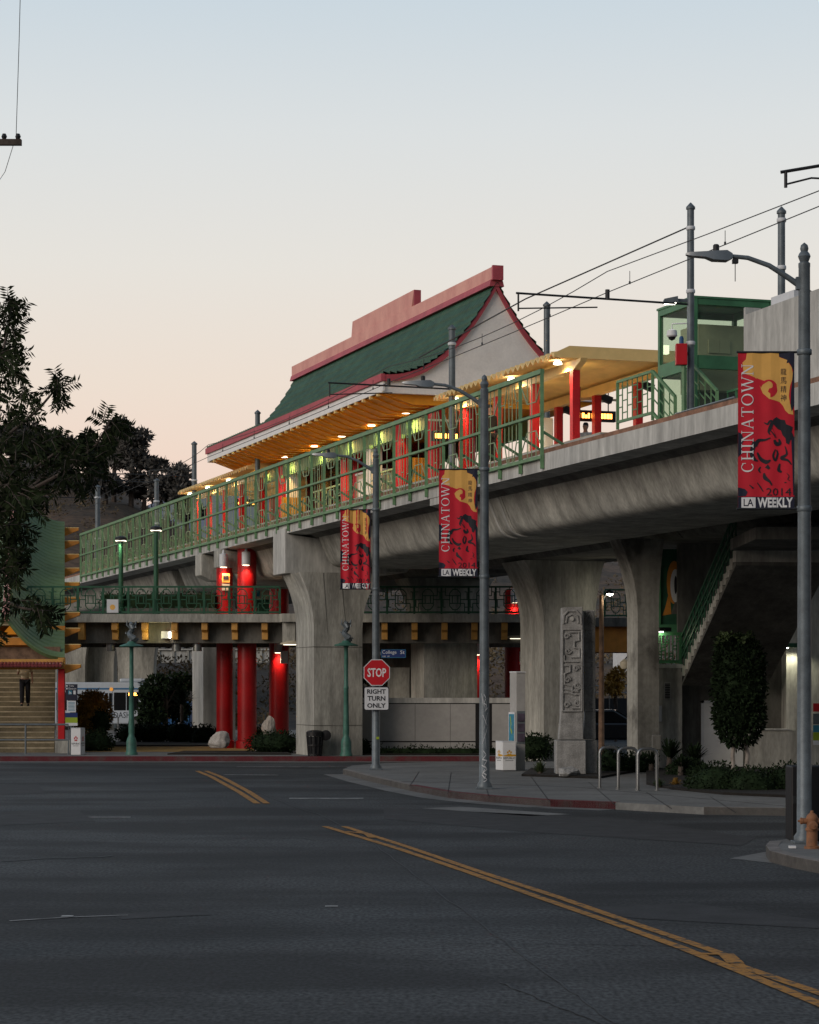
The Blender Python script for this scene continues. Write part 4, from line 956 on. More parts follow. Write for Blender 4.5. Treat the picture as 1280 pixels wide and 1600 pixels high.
# under-walkway lamps
o = thing('dish_light', 'glowing white dish lamp under the walkway behind the silver kiosk', 'lamp', A(806, 995, 78)); c = A(806, 997, 77)
MB().lathe([(.68, -.02), (.62, .03), (.3, .13), (.18, .22), (.16, .3)], 28, c).build('dish', M['cream'], o, smooth=True)
MB().lathe([(.5, -.04), (.5, -.022)], 24, c).build('lens', M['light_soft'], o)
MB().tube([c + Vector((0, 0, .3)), c + Vector((0, 0, .62))], .05).build('hanger', M['dark_metal'], o)
lamp('lamp_glow', 'POINT', c + Vector((0, -.25, .35)), 12, (1, .9, .5), o, .1); lamp('lamp_glow', 'SPOT', c + Vector((0, 0, -.1)), 70, (1, .85, .5), o, .3, 150)
o = thing('tube_light', 'bright tube light under the walkway at left', 'lamp', A(252, 990, 77)); c = A(252, 992, 76.3)
MB().box(c.x + .0, c.x + .28, c.y, c.y + .2, c.z - .12, c.z + .12).build('housing', M['white'], o); MB().box(c.x + .26, c.x + .3, c.y - .02, c.y + .18, c.z - .1, c.z + .1).build('lens', M['light_white'], o)
lamp('lamp_glow', 'POINT', c + Vector((-.25, -.25, .02)), 7, (1, .9, .45), o, .08)
o = thing('dish_light', 'half hidden white dish lamp tucked behind the left of the big pier', 'lamp', A(455, 1003, 76)); c = A(457, 1006, 75.9)
MB().lathe([(.42, -.02), (.38, .03), (.2, .1), (.12, .2)], 22, c).build('dish', M['cream'], o, smooth=True); MB().lathe([(.3, -.04), (.3, -.022)], 18, c).build('lens', M['light_soft'], o)
for px, py, D, lb in ((444, 1027, 79, 'white cylinder lamp hanging left of the big pier'), (818, 1028, 79, 'white cylinder lamp hanging by the silver kiosk')):
    c = A(px, py, D); o = thing('hanging_lamp', lb, 'lamp', c, 'white cylinder lamps under the walkway')
    MB().lathe([(.13, -.22), (.13, .22)], 14, c).build('shade', M['sign_white'], o, smooth=True); MB().tube([c + Vector((0, 0, .22)), Vector((c.x, c.y, ZD - .28))], .02).build('rod', M['dark_metal'], o)
# ================================================================ LEFT STAIR PAVILION
sp = thing('stair_pavilion', 'stair entrance with a swooping ribbed green roof at far left', 'stair pavilion', (-12.4, 73, CURB))
def rp_(u, v):      # u 0 ridge .. 1 eave, v 0 front .. 1 back ; ribs run along u
    D = 72.2 + 11.5 * v; xr = (101 - 640) / F * D
    half = 1.82
    x = xr - half * (1 - u); z0 = 3.06 + 5.05 * v
    return Vector((x, D, z0 + 1.25 * (1 - u) ** 2.1))
for sd in (1, -1):
    mb = MB(); NU, NV = 18, 117; P = []
    for j in range(NV + 1):
        lift = (.13, .0, .1)[j % 3]
        for i in range(NU + 1):
            p = rp_(i / NU, j / NV); q = rp_(0, j / NV)
            if sd < 0: p = Vector((2 * q.x - p.x, p.y, p.z))
            P.append(p + Vector((0, 0, lift)))
    mb.add(P, [(j * (NU + 1) + i, j * (NU + 1) + i + 1, (j + 1) * (NU + 1) + i + 1, (j + 1) * (NU + 1) + i) for j in range(NV) for i in range(NU)])
    o = mb.build('roof_slope', M['pav_green'], sp, fix=False) if 'pav_green' in M else None
    if o is None:
        mat('pav_green', (.125, .195, .09), .5, var=.14, scale=.8, fine=.08, world=True); o = mb.build('roof_slope', M['pav_green'], sp, fix=False)
    so_ = o.modifiers.new('thick', 'SOLIDIFY'); so_.thickness = .05; so_.offset = -1
q0, q1 = rp_(0, 0), rp_(0, 1)
MB().bar(q0 + Vector((0, -.2, .08)), q1 + Vector((0, 0, .08)), .2, .22).build('ridge_beam', M['pink'], sp)
for k in range(10):
    v = k / 9 * .985; e = rp_(1, v); z = e.z - .05
    if k == 0: z -= .1
    MB().prism([(-3.6, z), (.50, z), (.50, z - .08), (.02, z - .27), (-.02, z - (.14 if k == 0 else .27)), (-3.6, z - (.14 if k == 0 else .27))], lambda x, zz, y: Vector((e.x + x, e.y + y, zz)), .0, .16).build('rafter', M['orange'], sp, bevel=.008)
    MB().box(e.x - 3.6, e.x + .5, e.y - .006, e.y + .166, z + .002, z + .03).build('rafter_cap', M['canopy_yellow'], sp)
e = rp_(1, 0); zf = e.z - .07
SK = (101 - 640) / F
sk = lambda x, y: x + SK * (y - 72.2)      # the stair runs back along the roof line
MB().box(e.x - 3.7, e.x, 71.85, 72.0, zf + .0, zf + .1).build('fascia', M['ochre'], sp)
MB().box(e.x - 3.5, e.x - .2, 72.6, 72.68, zf + .1, zf + .5).build('lintel', M['timber'], sp)
tl = MB()
for k in range(34):
    x = e.x - .06 - k * .108
    tl.tube([(x, 71.62, zf - .1), (x, 72.0, zf + .02)], .052, 8)
tl.box(e.x - 3.7, e.x, 71.7, 72.0, zf - .16, zf - .13); tl.build('tile_row', M['tile_red'], sp, smooth=True)
for x in (e.x - .1, e.x - 3.5):
    MB().box(x - .1, x + .1, 72.15, 72.35, CURB + .4, zf - .2).build('post', M['red'], sp, bevel=.01)
    MB().box(x - .1, x + .1, 72.12, 72.4, zf - .2, zf + .15).build('bracket', M['ochre'], sp)
    MB().box(x - .18, x + .32, 72.05, 72.55, 0, CURB + .4).build('plinth', M['concrete'], sp)
MB().box(e.x - 2.6, e.x - 1.2, 72.4, 72.55, zf + .55, zf + .78).build('tie_beam', M['orange'], sp)
MB().box(e.x - 3.4, e.x - .3, 74.2, 74.35, zf + 1.0, zf + 1.2).build('tie_beam', M['orange'], sp)
MB().prism([(e.x - 2.1, zf + .9), (e.x - 1.75, zf + 1.3), (e.x - 1.4, zf + .9)], lambda x, z, y: Vector((x, y, z)), 73, 73.1).build('lit_panel', M['glow_orange'], sp)
mat('stair_nosing', (.36, .3, .2), .8, var=.25, scale=3)
stx = MB(); ns = 28
for k in range(ns):
    y = 72.7 + k * .34 + (.9 if k > 8 else 0); z = CURB + (k + 1) * .16
    stx.box(e.x - 3.4, e.x - .32, y, y + (.36 if k != 8 else 1.3), max(-.05, z - .6), z, fr=lambda a, b, c: Vector((sk(a, b), b, c)))
    MB().box(e.x - 3.39, e.x - .33, y - .012, y + .03, z - .035, z + .004, fr=lambda a, b, c: Vector((sk(a, b), b, c))).build('nosing', M['stair_nosing'], sp)
stx.build('stairs', M['stair'], sp)
for x in (e.x - .22, e.x - 3.5):
    pts = [(sk(x, y_), y_, z_) for y_, z_ in ((72.3, .2), (72.3, 1.1), (75.8, 2.5), (76.9, 2.5), (83, 5.5))]
    MB().tube(pts, .03, 8).build('handrail', M['steel'], sp, smooth=True)
    MB().prism([(72.6, .3), (72.6, .8), (75.6, 2.0), (76.9, 2.0), (83, 5.1), (83, .3)], lambda y, z, w: Vector((sk(x, y) + w, y, z)), -.04, .06).build('string_wall', M['concrete_dark_shade'], sp)
lamp('stair_glow', 'POINT', (e.x - 2.4, 76, 4.6), 22, (1, .7, .3), sp, .3)
pb = Vector((A(41, 1105, 76).x, 76.1, CURB + 9 * .16))
person('person in tan top and dark trousers walking down the stairs', (pb.x, pb.y - .35, pb.z), R(8), 1.62, M['cloth_tan'], M['cloth_dark'], {'arms': ((.95, -.05), (.3, -.03)), 'stride': .1})
o = thing('pipe_railing', 'grey pipe railing in front of the left stairs', 'railing', (-14, 71, CURB))
x0, x1 = A(-160, 1100, 70.6).x, A(107, 1100, 70.6).x
MB().tube([(x0, 70.6, CURB + .92), (x1, 70.6, CURB + .92), (x1, 70.6, CURB)], .03).build('top_rail', M['grey_metal'], o, smooth=True)
MB().tube([(x0, 70.6, CURB + .45), (x1, 70.6, CURB + .45)], .025).build('middle_rail', M['grey_metal'], o, smooth=True)
for px in (-150, -55, 40): MB().tube([(A(px, 0, 70.6).x, 70.6, CURB), (A(px, 0, 70.6).x, 70.6, CURB + .92)], .03).build('post', M['grey_metal'], o, smooth=True)
# small bus-stop style info sign with text
o = thing('information_sign', 'dark blue station sign with wheelchair symbol beside the red post', 'sign', A(110, 1170, 71.2)); D = 71.2
def fp(px0, py0, px1, py1, D, off=0):      # print frame over an upright rectangle: u right, v up
    a = A(px0, py1, D); b = A(px1, py0, D)
    return lambda u, v, w: Vector((a.x + u * (b.x - a.x), D - w - off, a.z + v * (b.z - a.z)))
def plate(px0, py0, px1, py1, D, th=.03):
    a, b = A(px0, py1, D), A(px1, py0, D); return MB().box(a.x, b.x, D, D + th, a.z, b.z)
plate(102.5, 1069, 121, 1094, D).build('upper_plate', M['navy'], o)
f_ = fp(102.5, 1069, 121, 1094, D)
q = MB().text('Trains', f_, .26, .84, .7, .95, .004); q.text('Elevators', f_, .26, .66, .9, .79, .004)
q.box(.05, .17, .84, .94, .002, .004, fr=f_); q.box(.05, .17, .67, .77, .002, .004, fr=f_); q.build('lettering', M['sign_white'], o)
w_ = MB().box(.22, .54, .36, .6, .002, .004, fr=f_); w_.build('symbol_panel', M['teal'], o)
w_ = MB(); w_.stroke([(.34, .57), (.35, .48), (.44, .48), (.48, .4)], .05, f_, .006); w_.stroke([(.33, .5), (.29, .44), (.33, .39), (.41, .4), (.42, .44)], .035, f_, .006); w_.box(.66, .86, .36, .6, .002, .004, fr=f_); w_.build('wheelchair_symbol', M['sign_white'], o)
plate(105, 1095, 118.5, 1113, D).build('timetable', M['sign_white'], o)
q = MB(); f_ = fp(105, 1095, 118.5, 1113, D)
for k in range(7): q.box(.12, .88, .12 + k * .12, .17 + k * .12, .002, .004, fr=f_)
q.build('table_lines', M['teal'], o)
plate(102, 1114, 121, 1121, D).build('blue_plate', M['sign_blue'], o); plate(102, 1121.1, 121, 1129.5, D).build('green_plate', M['lime'], o); plate(102, 1129.6, 121, 1134, D).build('white_plate', M['sign_white'], o)
MB().box(A(109, 0, D).x, A(112, 0, D).x, D + .031, D + .08, CURB, A(0, 1069, D).z).build('post', M['grey_metal'], o)
# newspaper boxes ------------------------------------------------
def newsbox(label, px0, px1, pxs, pyt, pyb, D, word, inkm, side_first=False, swap=None):
    a, b, c = A(px0, pyb, D), A(px1, pyt, D), A(pxs, pyb, D); z0 = CURB; z1 = b.z
    o = thing('newspaper_box', label, 'newspaper box', ((a.x + b.x) / 2, D, z0), 'white newspaper boxes on the pavement')
    if swap:     # left face is the narrow one
        Pl = [(px0 + 0, D + .5), (pxs, D), (px1, D + .06), (px1 - (pxs - px0), D + .56)]
    else: Pl = [(px0, D), (pxs, D - .02), (px1, D + .35), (px0 + 3, D + .42)]
    poly = [((p - 640) / F * d, d) for p, d in Pl]
    MB().prism(poly, xyz, z0, z1).build('case', M['white'], o, bevel=.012)
    MB().prism([(x * 1.0, y) for x, y in poly], xyz, z1 + .002, z1 + .03).build('lid', M['sign_white'], o)
    faces = [(poly[0], poly[1]), (poly[1], poly[2])]
    big = 1 if swap else 0
    for k, (p, q) in enumerate(faces):
        p, q = Vector((*p, z0)), Vector((*q, z0)); d = q - p; n_ = Vector((d.y, -d.x, 0)).normalized()
        f = lambda u, v, w, p=p, d=d, n_=n_: p + d * u + Vector((0, 0, v * (z1 - z0))) + n_ * w
        t = MB(); star = []
        for j in range(5):
            an = pi / 2 + j * 2 * pi / 5; cx, cy = .5 + .13 * cos(an), .62 + .07 * sin(an)
            t.flat([(cx + .075 * cos(m), cy + .038 * sin(m)) for m in [i * pi / 3 for i in range(6)]], f, .004)
        t.build('flower_emblem', inkm, o)
        t = MB().text(word if k == big else word[:4], f, .06 if k == big else .12, .4, .94 if k == big else .88, .47, .004); t.box(.2, .8, .34, .355, .002, .004, fr=f); t.build('lettering', M['ink'], o)
        if swap:
            MB().flat([(0 if k == big else .5, .53), (.3, .555), (.7, .57), (1, .56), (1, .51), (.6, .49), (.2, .5)], f, .003).build('yellow_swash', M['yellow'], o)
    d_ = MB(); p, q = Vector((*faces[big][0], z0)), Vector((*faces[big][1], z0)); d = q - p; n_ = Vector((d.y, -d.x, 0)).normalized()
    return o
newsbox('white newspaper box with red flower emblem by the left stairs', 111, 133, 126, 1139, 1176, 70.2, 'REPUBLIC', M['sign_red'])
newsbox('white newspaper box with yellow stripe beside the silver kiosk', 774.5, 806.5, 785.5, 1160, 1207, 57, 'REPUBLIC', M['yellow'], swap=True)
# silver kiosk ------------------------------------------------
D = 57.6; o = thing('ticket_kiosk', 'tall silver kiosk post with a blue poster on its side', 'kiosk', A(810, 1204, D))
kx = lambda px: (px - 640) / F * D
zt = A(0, 1051, D).z
MB().prism([(kx(797.5), D + .3), (kx(807), D), (kx(821), D + .03), (kx(812), D + .36)], xyz, CURB - .02, zt).build('column', M['smooth_panel'], o, bevel=.01)
MB().prism([(kx(797), D + .3), (kx(807), D - .03), (kx(822), D + .0), (kx(812), D + .39)], xyz, zt + .002, zt + .03).build('cap', M['sign_white'], o)
a, b = Vector((kx(797.5), D + .3, 0)), Vector((kx(806), D + .03, 0)); d = b - a; n_ = Vector((d.y, -d.x, 0)).normalized(); za, zb = A(0, 1160, D).z, A(0, 1113, D).z
f = lambda u, v, w: a + d * u + n_ * w + Vector((0, 0, za + v * (zb - za)))
MB().box(-.03, 1.0, 0, 1, .003, .03, fr=f).build('poster_frame', M['sign_white'], o); MB().box(.06, .92, .05, .94, .031, .036, fr=f).build('poster', M['teal'], o)
t = MB(); t.stroke([(.3, .85), (.45, .6), (.35, .45), (.6, .3)], .12, f, .038); t.build('poster_print', M['lime'], o)
t = MB(); 
for k in range(3): t.box(kx(809), kx(820), D - .03, D - .0, za + .02 + k * (zb - za) / 3, za - .03 + (k + 1) * (zb - za) / 3)
t.build('display_panel', M['purple_dark'], o)
MB().box(kx(807.6), kx(820.7), D - .0, D + .06, za - .03, zb + .03).build('panel_frame', M['grey_metal'], o)
# ================================================================ WALLS UNDER THE STATION
o = thing('panel_wall', 'low wall of smooth grey panels with dark joints under the walkway', 'wall', (A(680, 0, 71.2).x, 71.2, CURB)); D = 71.2
wx = lambda px: (px - 640) / F * D
zt = A(0, 1092, D).z
for x0, x1 in ((552, 648.5), (649, 703.5), (704, 743), (769, 826)):
    MB().box(wx(x0), wx(x1), D, D + .3, CURB, CURB + .36).build('panel', M['smooth_panel'], o); MB().box(wx(x0), wx(x1), D, D + .3, CURB + .4, zt - .16).build('panel', M['smooth_panel'], o)
MB().box(wx(552), wx(826), D + .05, D + .28, CURB + .1, zt - .05).build('core', M['black'], o)
MB().box(wx(550), wx(828), D - .04, D + .34, zt - .13, zt + .03).build('coping', M['concrete_light'], o)
MB().box(wx(743.2), wx(768.8), D + .01, D + .049, CURB, zt - .131).build('recess', M['black'], o)
w2 = thing('lift_wall', 'dark concrete wall behind the grey panel wall', 'wall', (wx(680), 80, CURB))
MB().box(A(535, 0, 80).x, A(716, 0, 80).x, 80, 80.3, 2.9, 4.6).build('upper_wall', M['concrete_dark_shade'], w2)
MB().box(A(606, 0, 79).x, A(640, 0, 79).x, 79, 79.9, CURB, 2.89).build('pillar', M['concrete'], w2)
MB().box(A(636, 0, 80).x, A(696, 0, 80).x, 80.31, 80.6, CURB, 2.89).build('lower_wall', M['concrete_dark_shade'], w2)
# ---------------------------------------------------------------- right block, landing, stairs
blk = thing('stair_block', 'concrete stair block with door below the dark station stairs', 'building', (A(1050, 0, 58).x, 58, CURB))
D = 58; bx = lambda px, D=58: (px - 640) / F * D
MB().box(bx(1026), bx(1066), D, D + 3.2, CURB - .1, A(0, 1044, D).z).build('wall', M['concrete'], blk)
MB().box(bx(1066) + .002, bx(1420), D + .9, D + 1.2, CURB - .1, 6.0).build('wall', M['concrete_dark_shade'], blk)
MB().box(bx(1170), bx(1420), D - .2, D + .1, CURB - .1, A(0, 1141, D).z).build('low_wall', M['concrete'], blk)
MB().box(bx(1230), bx(1420), D + .102, D + .88, CURB - .1, 5.6).build('wall', M['concrete'], blk)
a, b = A(1100, 1203, D + .88), A(1146, 1099, D + .88)
MB().box(a.x - .07, a.x, D + .86, D + .91, CURB, b.z + .07).build('door_frame', M['sign_white'], blk); MB().box(a.x - .07, b.x + .25, D + .86, D + .91, b.z + .002, b.z + .07).build('door_frame', M['sign_white'], blk)
dd = MB().box(a.x + .002, b.x + .25, D + .87, D + .905, CURB, b.z).build('door', M['white'], blk)
MB().tube([(b.x + .16, D + .86, 1.05), (b.x + .16, D + .8, 1.05), (b.x + .04, D + .8, 1.05)], .02).build('handle', M['dark_metal'], dd, smooth=True)
v_ = MB(); a, b = A(1039, 1091, D), A(1047, 1067, D)
v_.box(a.x - .02, b.x + .02, D - .02, D - .001, a.z - .02, b.z + .02); v_.build('vent_frame', M['concrete_light'], blk)
v_ = MB()
for k in range(9): v_.box(a.x, b.x, D - .05, D - .021, a.z + k * (b.z - a.z) / 9, a.z + (k + .55) * (b.z - a.z) / 9)
v_.build('vent_slats', M['dark_metal'], blk)
c = A(1029, 1115, D); MB().box(c.x - .05, c.x + .08, D - .05, D - .001, c.z - .2, c.z + .2).build('switch_plate', M['sign_white'], blk)
MB().box(bx(1024), bx(1067), D - .03, D + .1, A(0, 1044, D).z + .002, A(0, 1038, D).z).build('coping', M['concrete_light'], blk)
MB().box(bx(1170), bx(1232), D - .24, D + .09, A(0, 1141, D).z + .002, A(0, 1139, D).z + .01).build('coping', M['concrete_light'], blk)
# landing lattice and green art panel
z0 = A(0, 1039, D).z; o = thing('landing_railing', 'green lattice railing on the concrete block below the art panel', 'railing', (bx(1046), D, z0))
x0, x1, z1 = bx(1028), bx(1064), A(0, 988, D).z
for x in (x0, x1): MB().box(x - .04, x + .04, D + .02, D + .1, z0, z1).build('post', M['elevator_green'], o)
for z in (z0 + .08, z1 - .04): MB().box(x0 + .042, x1 - .042, D + .03, D + .09, z - .04, z + .04).build('rail', M['elevator_green'], o)
g = MB(); n = 5
for i in range(1, n + 1):
    x = x0 + (x1 - x0) * i / (n + 1); g.box(x - .015, x + .015, D + .04, D + .08, z0 + .12, z1 - .08)
for k in range(14):
    i = k % 6; xa_ = x0 + (x1 - x0) * i / 6; zz = z0 + .18 + (z1 - z0 - .3) * ((k * 5) % 14) / 14; g.box(xa_, xa_ + (x1 - x0) / 6, D + .04, D + .08, zz - .015, zz + .015)
g.build('lattice', M['elevator_green'], o)
lm = MB().box(x0 + .03, x0 + .33, D - .12, D + .018, z1 + .02, z1 + .12).build('lamp', M['dark_metal'], o); MB().box(x0 + .03, x0 + .13, D - .1, D - .02, z1 + .0, z1 + .018).build('lens', M['light_white'], lm)
lamp('lamp_glow', 'POINT', (x0 + .0, D - .1, z1 - .06), 3, (1, .95, .6), lm, .03)
D2 = 59.2; z0 = A(0, 988, D2).z; o = thing('art_panel', 'green framed art panel with an orange and white ring', 'art panel', A(1050, 990, D2))
a, b = A(1026, 988, D2), A(1072, 858, D2)
MB().box(a.x, b.x, D2, D2 + .1, a.z, b.z).build('panel', M['dark_green'], o)
for xx in ((a.x, a.x + .1), (b.x - .12, b.x)): MB().box(*xx, D2 - .08, D2 - .002, a.z, b.z).build('frame', M['elevator_green'], o)
MB().box(a.x + .102, b.x - .122, D2 - .08, D2 - .002, a.z, a.z + .2).build('frame', M['elevator_green'], o)
f = lambda u, v, w: Vector((a.x + u * (b.x - a.x), D2 - w, a.z + v * (b.z - a.z)))
ring = lambda cx, cy, rx, ry, n=26: [(cx + rx * cos(2 * pi * i / n), cy + ry * sin(2 * pi * i / n)) for i in range(n)]
MB().flat(ring(.6, .6, .25, .26), f, .003).build('orange_ring', M['orange'], o); MB().flat(ring(.64, .56, .17, .2), f, .006).build('white_ring', M['sign_white'], o); MB().flat(ring(.65, .57, .05, .11), f, .009).build('dark_core', M['ink'], o)
MB().flat([(.2, .2), (.5, .22), (.45, .5), (.38, .42), (.3, .3)], f, .004).build('orange_shape', M['orange'], o); MB().flat([(.5, .22), (.78, .22), (.78, .5), (.66, .42)], f, .004).build('white_shape', M['concrete_dark_shade'], o)
st = thing('station_stairs', 'dark concrete stairs climbing to the platform above the white door', 'stairs', A(1066, 1053, 58))
P0, P1 = A(1066, 1050, 58), A(1150, 860, 52.8); d = (P1 - P0); dh = Vector((d.x, d.y, 0)); wd = Vector((-dh.y, dh.x, 0)).normalized() * -2.2
if wd.x < 0: wd = -wd
NS = 17; sb = MB()
for k in range(NS):
    a0, a1 = P0 + dh * (k / NS), P0 + dh * ((k + 1.02) / NS); zt_ = P0.z + d.z * (k + 1) / NS; zb_ = P0.z + d.z * k / NS - .1
    sb.add([Vector((p.x, p.y, z)) for z in (zb_, zt_) for p in (a0, a1, a1 + wd, a0 + wd)], [(3, 2, 1, 0), (4, 5, 6, 7), (0, 1, 5, 4), (1, 2, 6, 5), (2, 3, 7, 6), (3, 0, 4, 7)])
sb.build('steps', M['concrete'], st)
dn = Vector((0, 0, -.34))
MB().add([P0 + dn, P1 + dn, P1 + wd + dn, P0 + wd + dn, P0 + dn * .72, P1 + dn * .72, P1 + wd + dn * .72, P0 + wd + dn * .72], [(0, 1, 2, 3), (7, 6, 5, 4), (0, 4, 5, 1), (1, 5, 6, 2), (2, 6, 7, 3), (3, 7, 4, 0)]).build('soffit', M['concrete_dark_shade'], st)  # soffit darker than the steps, shade painted in
sr = MB()
for h in (.35, .62, .9): sr.bar(P0 + Vector((0, 0, h)), P1 + Vector((0, 0, h)), .05)
for k in range(19): p = P0 + d * (k / 18); sr.bar(p, p + Vector((0, 0, .9)), .03)
for k in range(18):
    p = P0 + d * (k / 18); q_ = P0 + d * ((k + 1) / 18); h = .2 if k % 2 else .48; sr.bar(p + Vector((0, 0, h)), q_ + Vector((0, 0, h)), .025)
sr.build('railing', M['dark_green'], st)
ld = MB().box(A(1150, 0, 52).x, 12.5, 49, 52.9, A(0, 856, 52).z, A(0, 838, 52).z); ld.build('upper_landing', M['concrete_dark_shade'], st)
zl = A(0, 838, 52).z; lr = MB()
for z in (zl + .06, zl + .62): lr.box(8.2, 12.4, 48.98, 49.04, z - .03, z + .03)
for k in range(22): x = 8.2 + k * .2; lr.box(x - .014, x + .014, 48.99, 49.03, zl, zl + .62)
for k in range(21): x = 8.2 + k * .2; z = zl + (.2 if k % 3 else .42); lr.box(x, x + .2, 48.99, 49.03, z - .013, z + .013)
lr.build('landing_railing', M['black'], st)
o = thing('wall_lamp', 'dark green wall lamp shining on the concrete beside the right street light', 'lamp', A(1230, 1008, 57.9)); a, b = A(1220, 1012, 57.6), A(1246, 1005, 57.6)
MB().box(a.x, b.x, 57.45, 58.1, a.z, b.z).build('hood', M['dark_green'], o, bevel=.02); MB().box(a.x + .02, a.x + .18, 57.47, 57.7, a.z - .02, a.z - .002).build('lens', M['light_white'], o)
lamp('lamp_glow', 'SPOT', (b.x - .06, 57.82, a.z - .05), 26, (1, .95, .7), o, .05, 150)
o = thing('information_board', 'station notices with red, blue and green bands at the right edge', 'sign', A(1275, 1150, 57)); D = 57
for n_, y0, y1, m in (('red_notice', 1099, 1112, 'sign_red'), ('grey_notice', 1115, 1132, 'grey_metal'), ('blue_notice', 1133, 1144, 'teal'), ('green_band', 1144.2, 1157, 'lime'), ('white_band', 1157.2, 1164, 'sign_white')): plate(1271, y0, 1300, y1, D).build(n_, M[m], o)
MB().box(A(1284, 0, D).x, A(1288, 0, D).x, D + .031, D + .1, CURB, A(0, 1099, D).z).build('post', M['grey_metal'], o)
# ================================================================ CARVED STONE PILLAR
D = 54; px_ = lambda p, D=54: (p - 640) / F * D
cp = thing('carved_pillar', 'carved grey stone pillar slabs with scroll relief on a square base', 'sculpture', A(902, 1212, D))
MB().box(px_(869), px_(916), D, D + .75, 0.1, A(0, 1157, D).z).build('base', M['stone'], cp, bevel=.03)
MB().box(px_(916) + .01, px_(936), D + .4, D + .95, 0.1, A(0, 1157, D).z).build('base', M['stone'], cp, bevel=.03)
zb, zt = A(0, 1156, D).z, A(0, 948, D).z
def slab(x0, x1, x2, x3, y0, y1, zt):
    return MB().prism([(x0, zb), (x1, zb), (x1 - .01, zb + .55), (x3, zt), (x2, zt - .02), (x0 + .05, zb + .55)], lambda x, z, y: Vector((x, y, z)), y0, y1).build('slab', M['stone'], cp, bevel=.02)
slab(px_(873), px_(912), px_(878), px_(911), D + .02, D + .45, zt); slab(px_(913), px_(934), px_(913.5), px_(932), D + .42, D + .8, zt - .06)
def relief(x0, x1, y, scale):
    mb = MB(); w = x1 - x0; za, zc = zb + .62, zt - .06; H = zc - za
    P = lambda u, v: Vector((x0 + u * w, y - .012, za + v * H)); r_ = .03 * scale
    def ln(pts): mb.tube([P(*p) for p in pts], r_, 6)
    def sp_(cu, cv, ru, turns, dr_): 
        ln([(cu + ru * (1 - t / 16) * cos(dr_ * t / 16 * turns * 2 * pi), cv + ru * w / H * (1 - t / 16) * sin(dr_ * t / 16 * turns * 2 * pi)) for t in range(15)])
    ln([(.04, .02), (.96, .02), (.96, .8), (.04, .8), (.04, .02)])
    ln([(.08, .86), (.1, .94), (.3, .985), (.7, .985), (.9, .94), (.92, .86)]); ln([(.2, .87), (.25, .93), (.5, .955), (.75, .93), (.8, .87)])
    for cu, cv, dr_ in ((.24, .74, 1), (.3, .6, -1), (.68, .43, 1), (.28, .32, 1), (.72, .1, -1), (.25, .08, 1), (.72, .27, -1)): sp_(cu, cv, .15, 1.4, dr_)
    ln([(.4, .78), (.82, .78), (.82, .7), (.6, .69), (.6, .63), (.84, .62), (.84, .54), (.45, .54)]); ln([(.12, .56), (.12, .5), (.9, .5), (.9, .46)]); ln([(.1, .46), (.4, .46), (.4, .4), (.14, .38), (.14, .28), (.5, .26), (.5, .2)])
    ln([(.9, .38), (.9, .24), (.6, .22)]); ln([(.1, .2), (.3, .2), (.6, .18), (.88, .18), (.88, .05), (.5, .05)]); ln([(.12, .24), (.45, .22), (.78, .21)])
    mb.build('relief', M['stone'], cp, smooth=True)
relief(px_(878), px_(911), D + .02, 1); relief(px_(915), px_(931.5), D + .42, .8)
MB().lathe([(.001, -.05), (.05, -.045), (.06, 0)], 14, fr=lambda p: Vector((px_(894) + p.x, D + .02 + p.z, A(0, 967, D).z + p.y))).build('boss', M['concrete_light'], cp, smooth=True)
o = thing('rock', 'low rough rock at the foot of the carved pillar', 'rock', A(890, 1214, 53))
def rock(name, c, r_, m, parent, seed, sub=4):
    bm = bmesh.new(); bmesh.ops.create_icosphere(bm, subdivisions=sub, radius=1); g = random.Random(seed); ks = [(Vector((g.gauss(0, 1), g.gauss(0, 1), g.gauss(0, 1))).normalized(), g.uniform(.5, .92)) for _ in range(22)]
    mb = MB()
    for v in bm.verts:
        p = v.co.copy()
        for n_, dd_ in ks:
            e_ = p.dot(n_) - dd_
            if e_ > 0: p -= n_ * e_ * .92
        p += Vector((sin(p.y * 9 + seed), sin(p.z * 8), sin(p.x * 7))) * .03 + Vector((sin(p.z * 23 + seed), sin(p.x * 19), sin(p.y * 27))) * .016
        mb.v.append(Vector(c) + Vector((p.x * r_[0], p.y * r_[1], max(p.z, -.6) * r_[2])))
    for f_ in bm.faces: mb.f.append(tuple(v.index for v in f_.verts)); mb.m.append(0)
    bm.free(); return mb.build(name, m, parent)
bpy.data.objects.remove(o)
def rockthing(label, c, r_, m, seed): tag(rock('rock', c, r_, M[m], None, seed), label, 'rock')
rockthing('low rough rock at the foot of the carved pillar', A(890, 1206, 53) , (.33, .3, .17), 'stone', 5)
rockthing('pale cracked boulder left of the lamp column', A(346, 1158, 72.5), (.46, .4, .36), 'boulder', 11)
rockthing('upright grey boulder right of the lamp column', A(420, 1140, 77.5), (.3, .3, .52), 'boulder', 23)
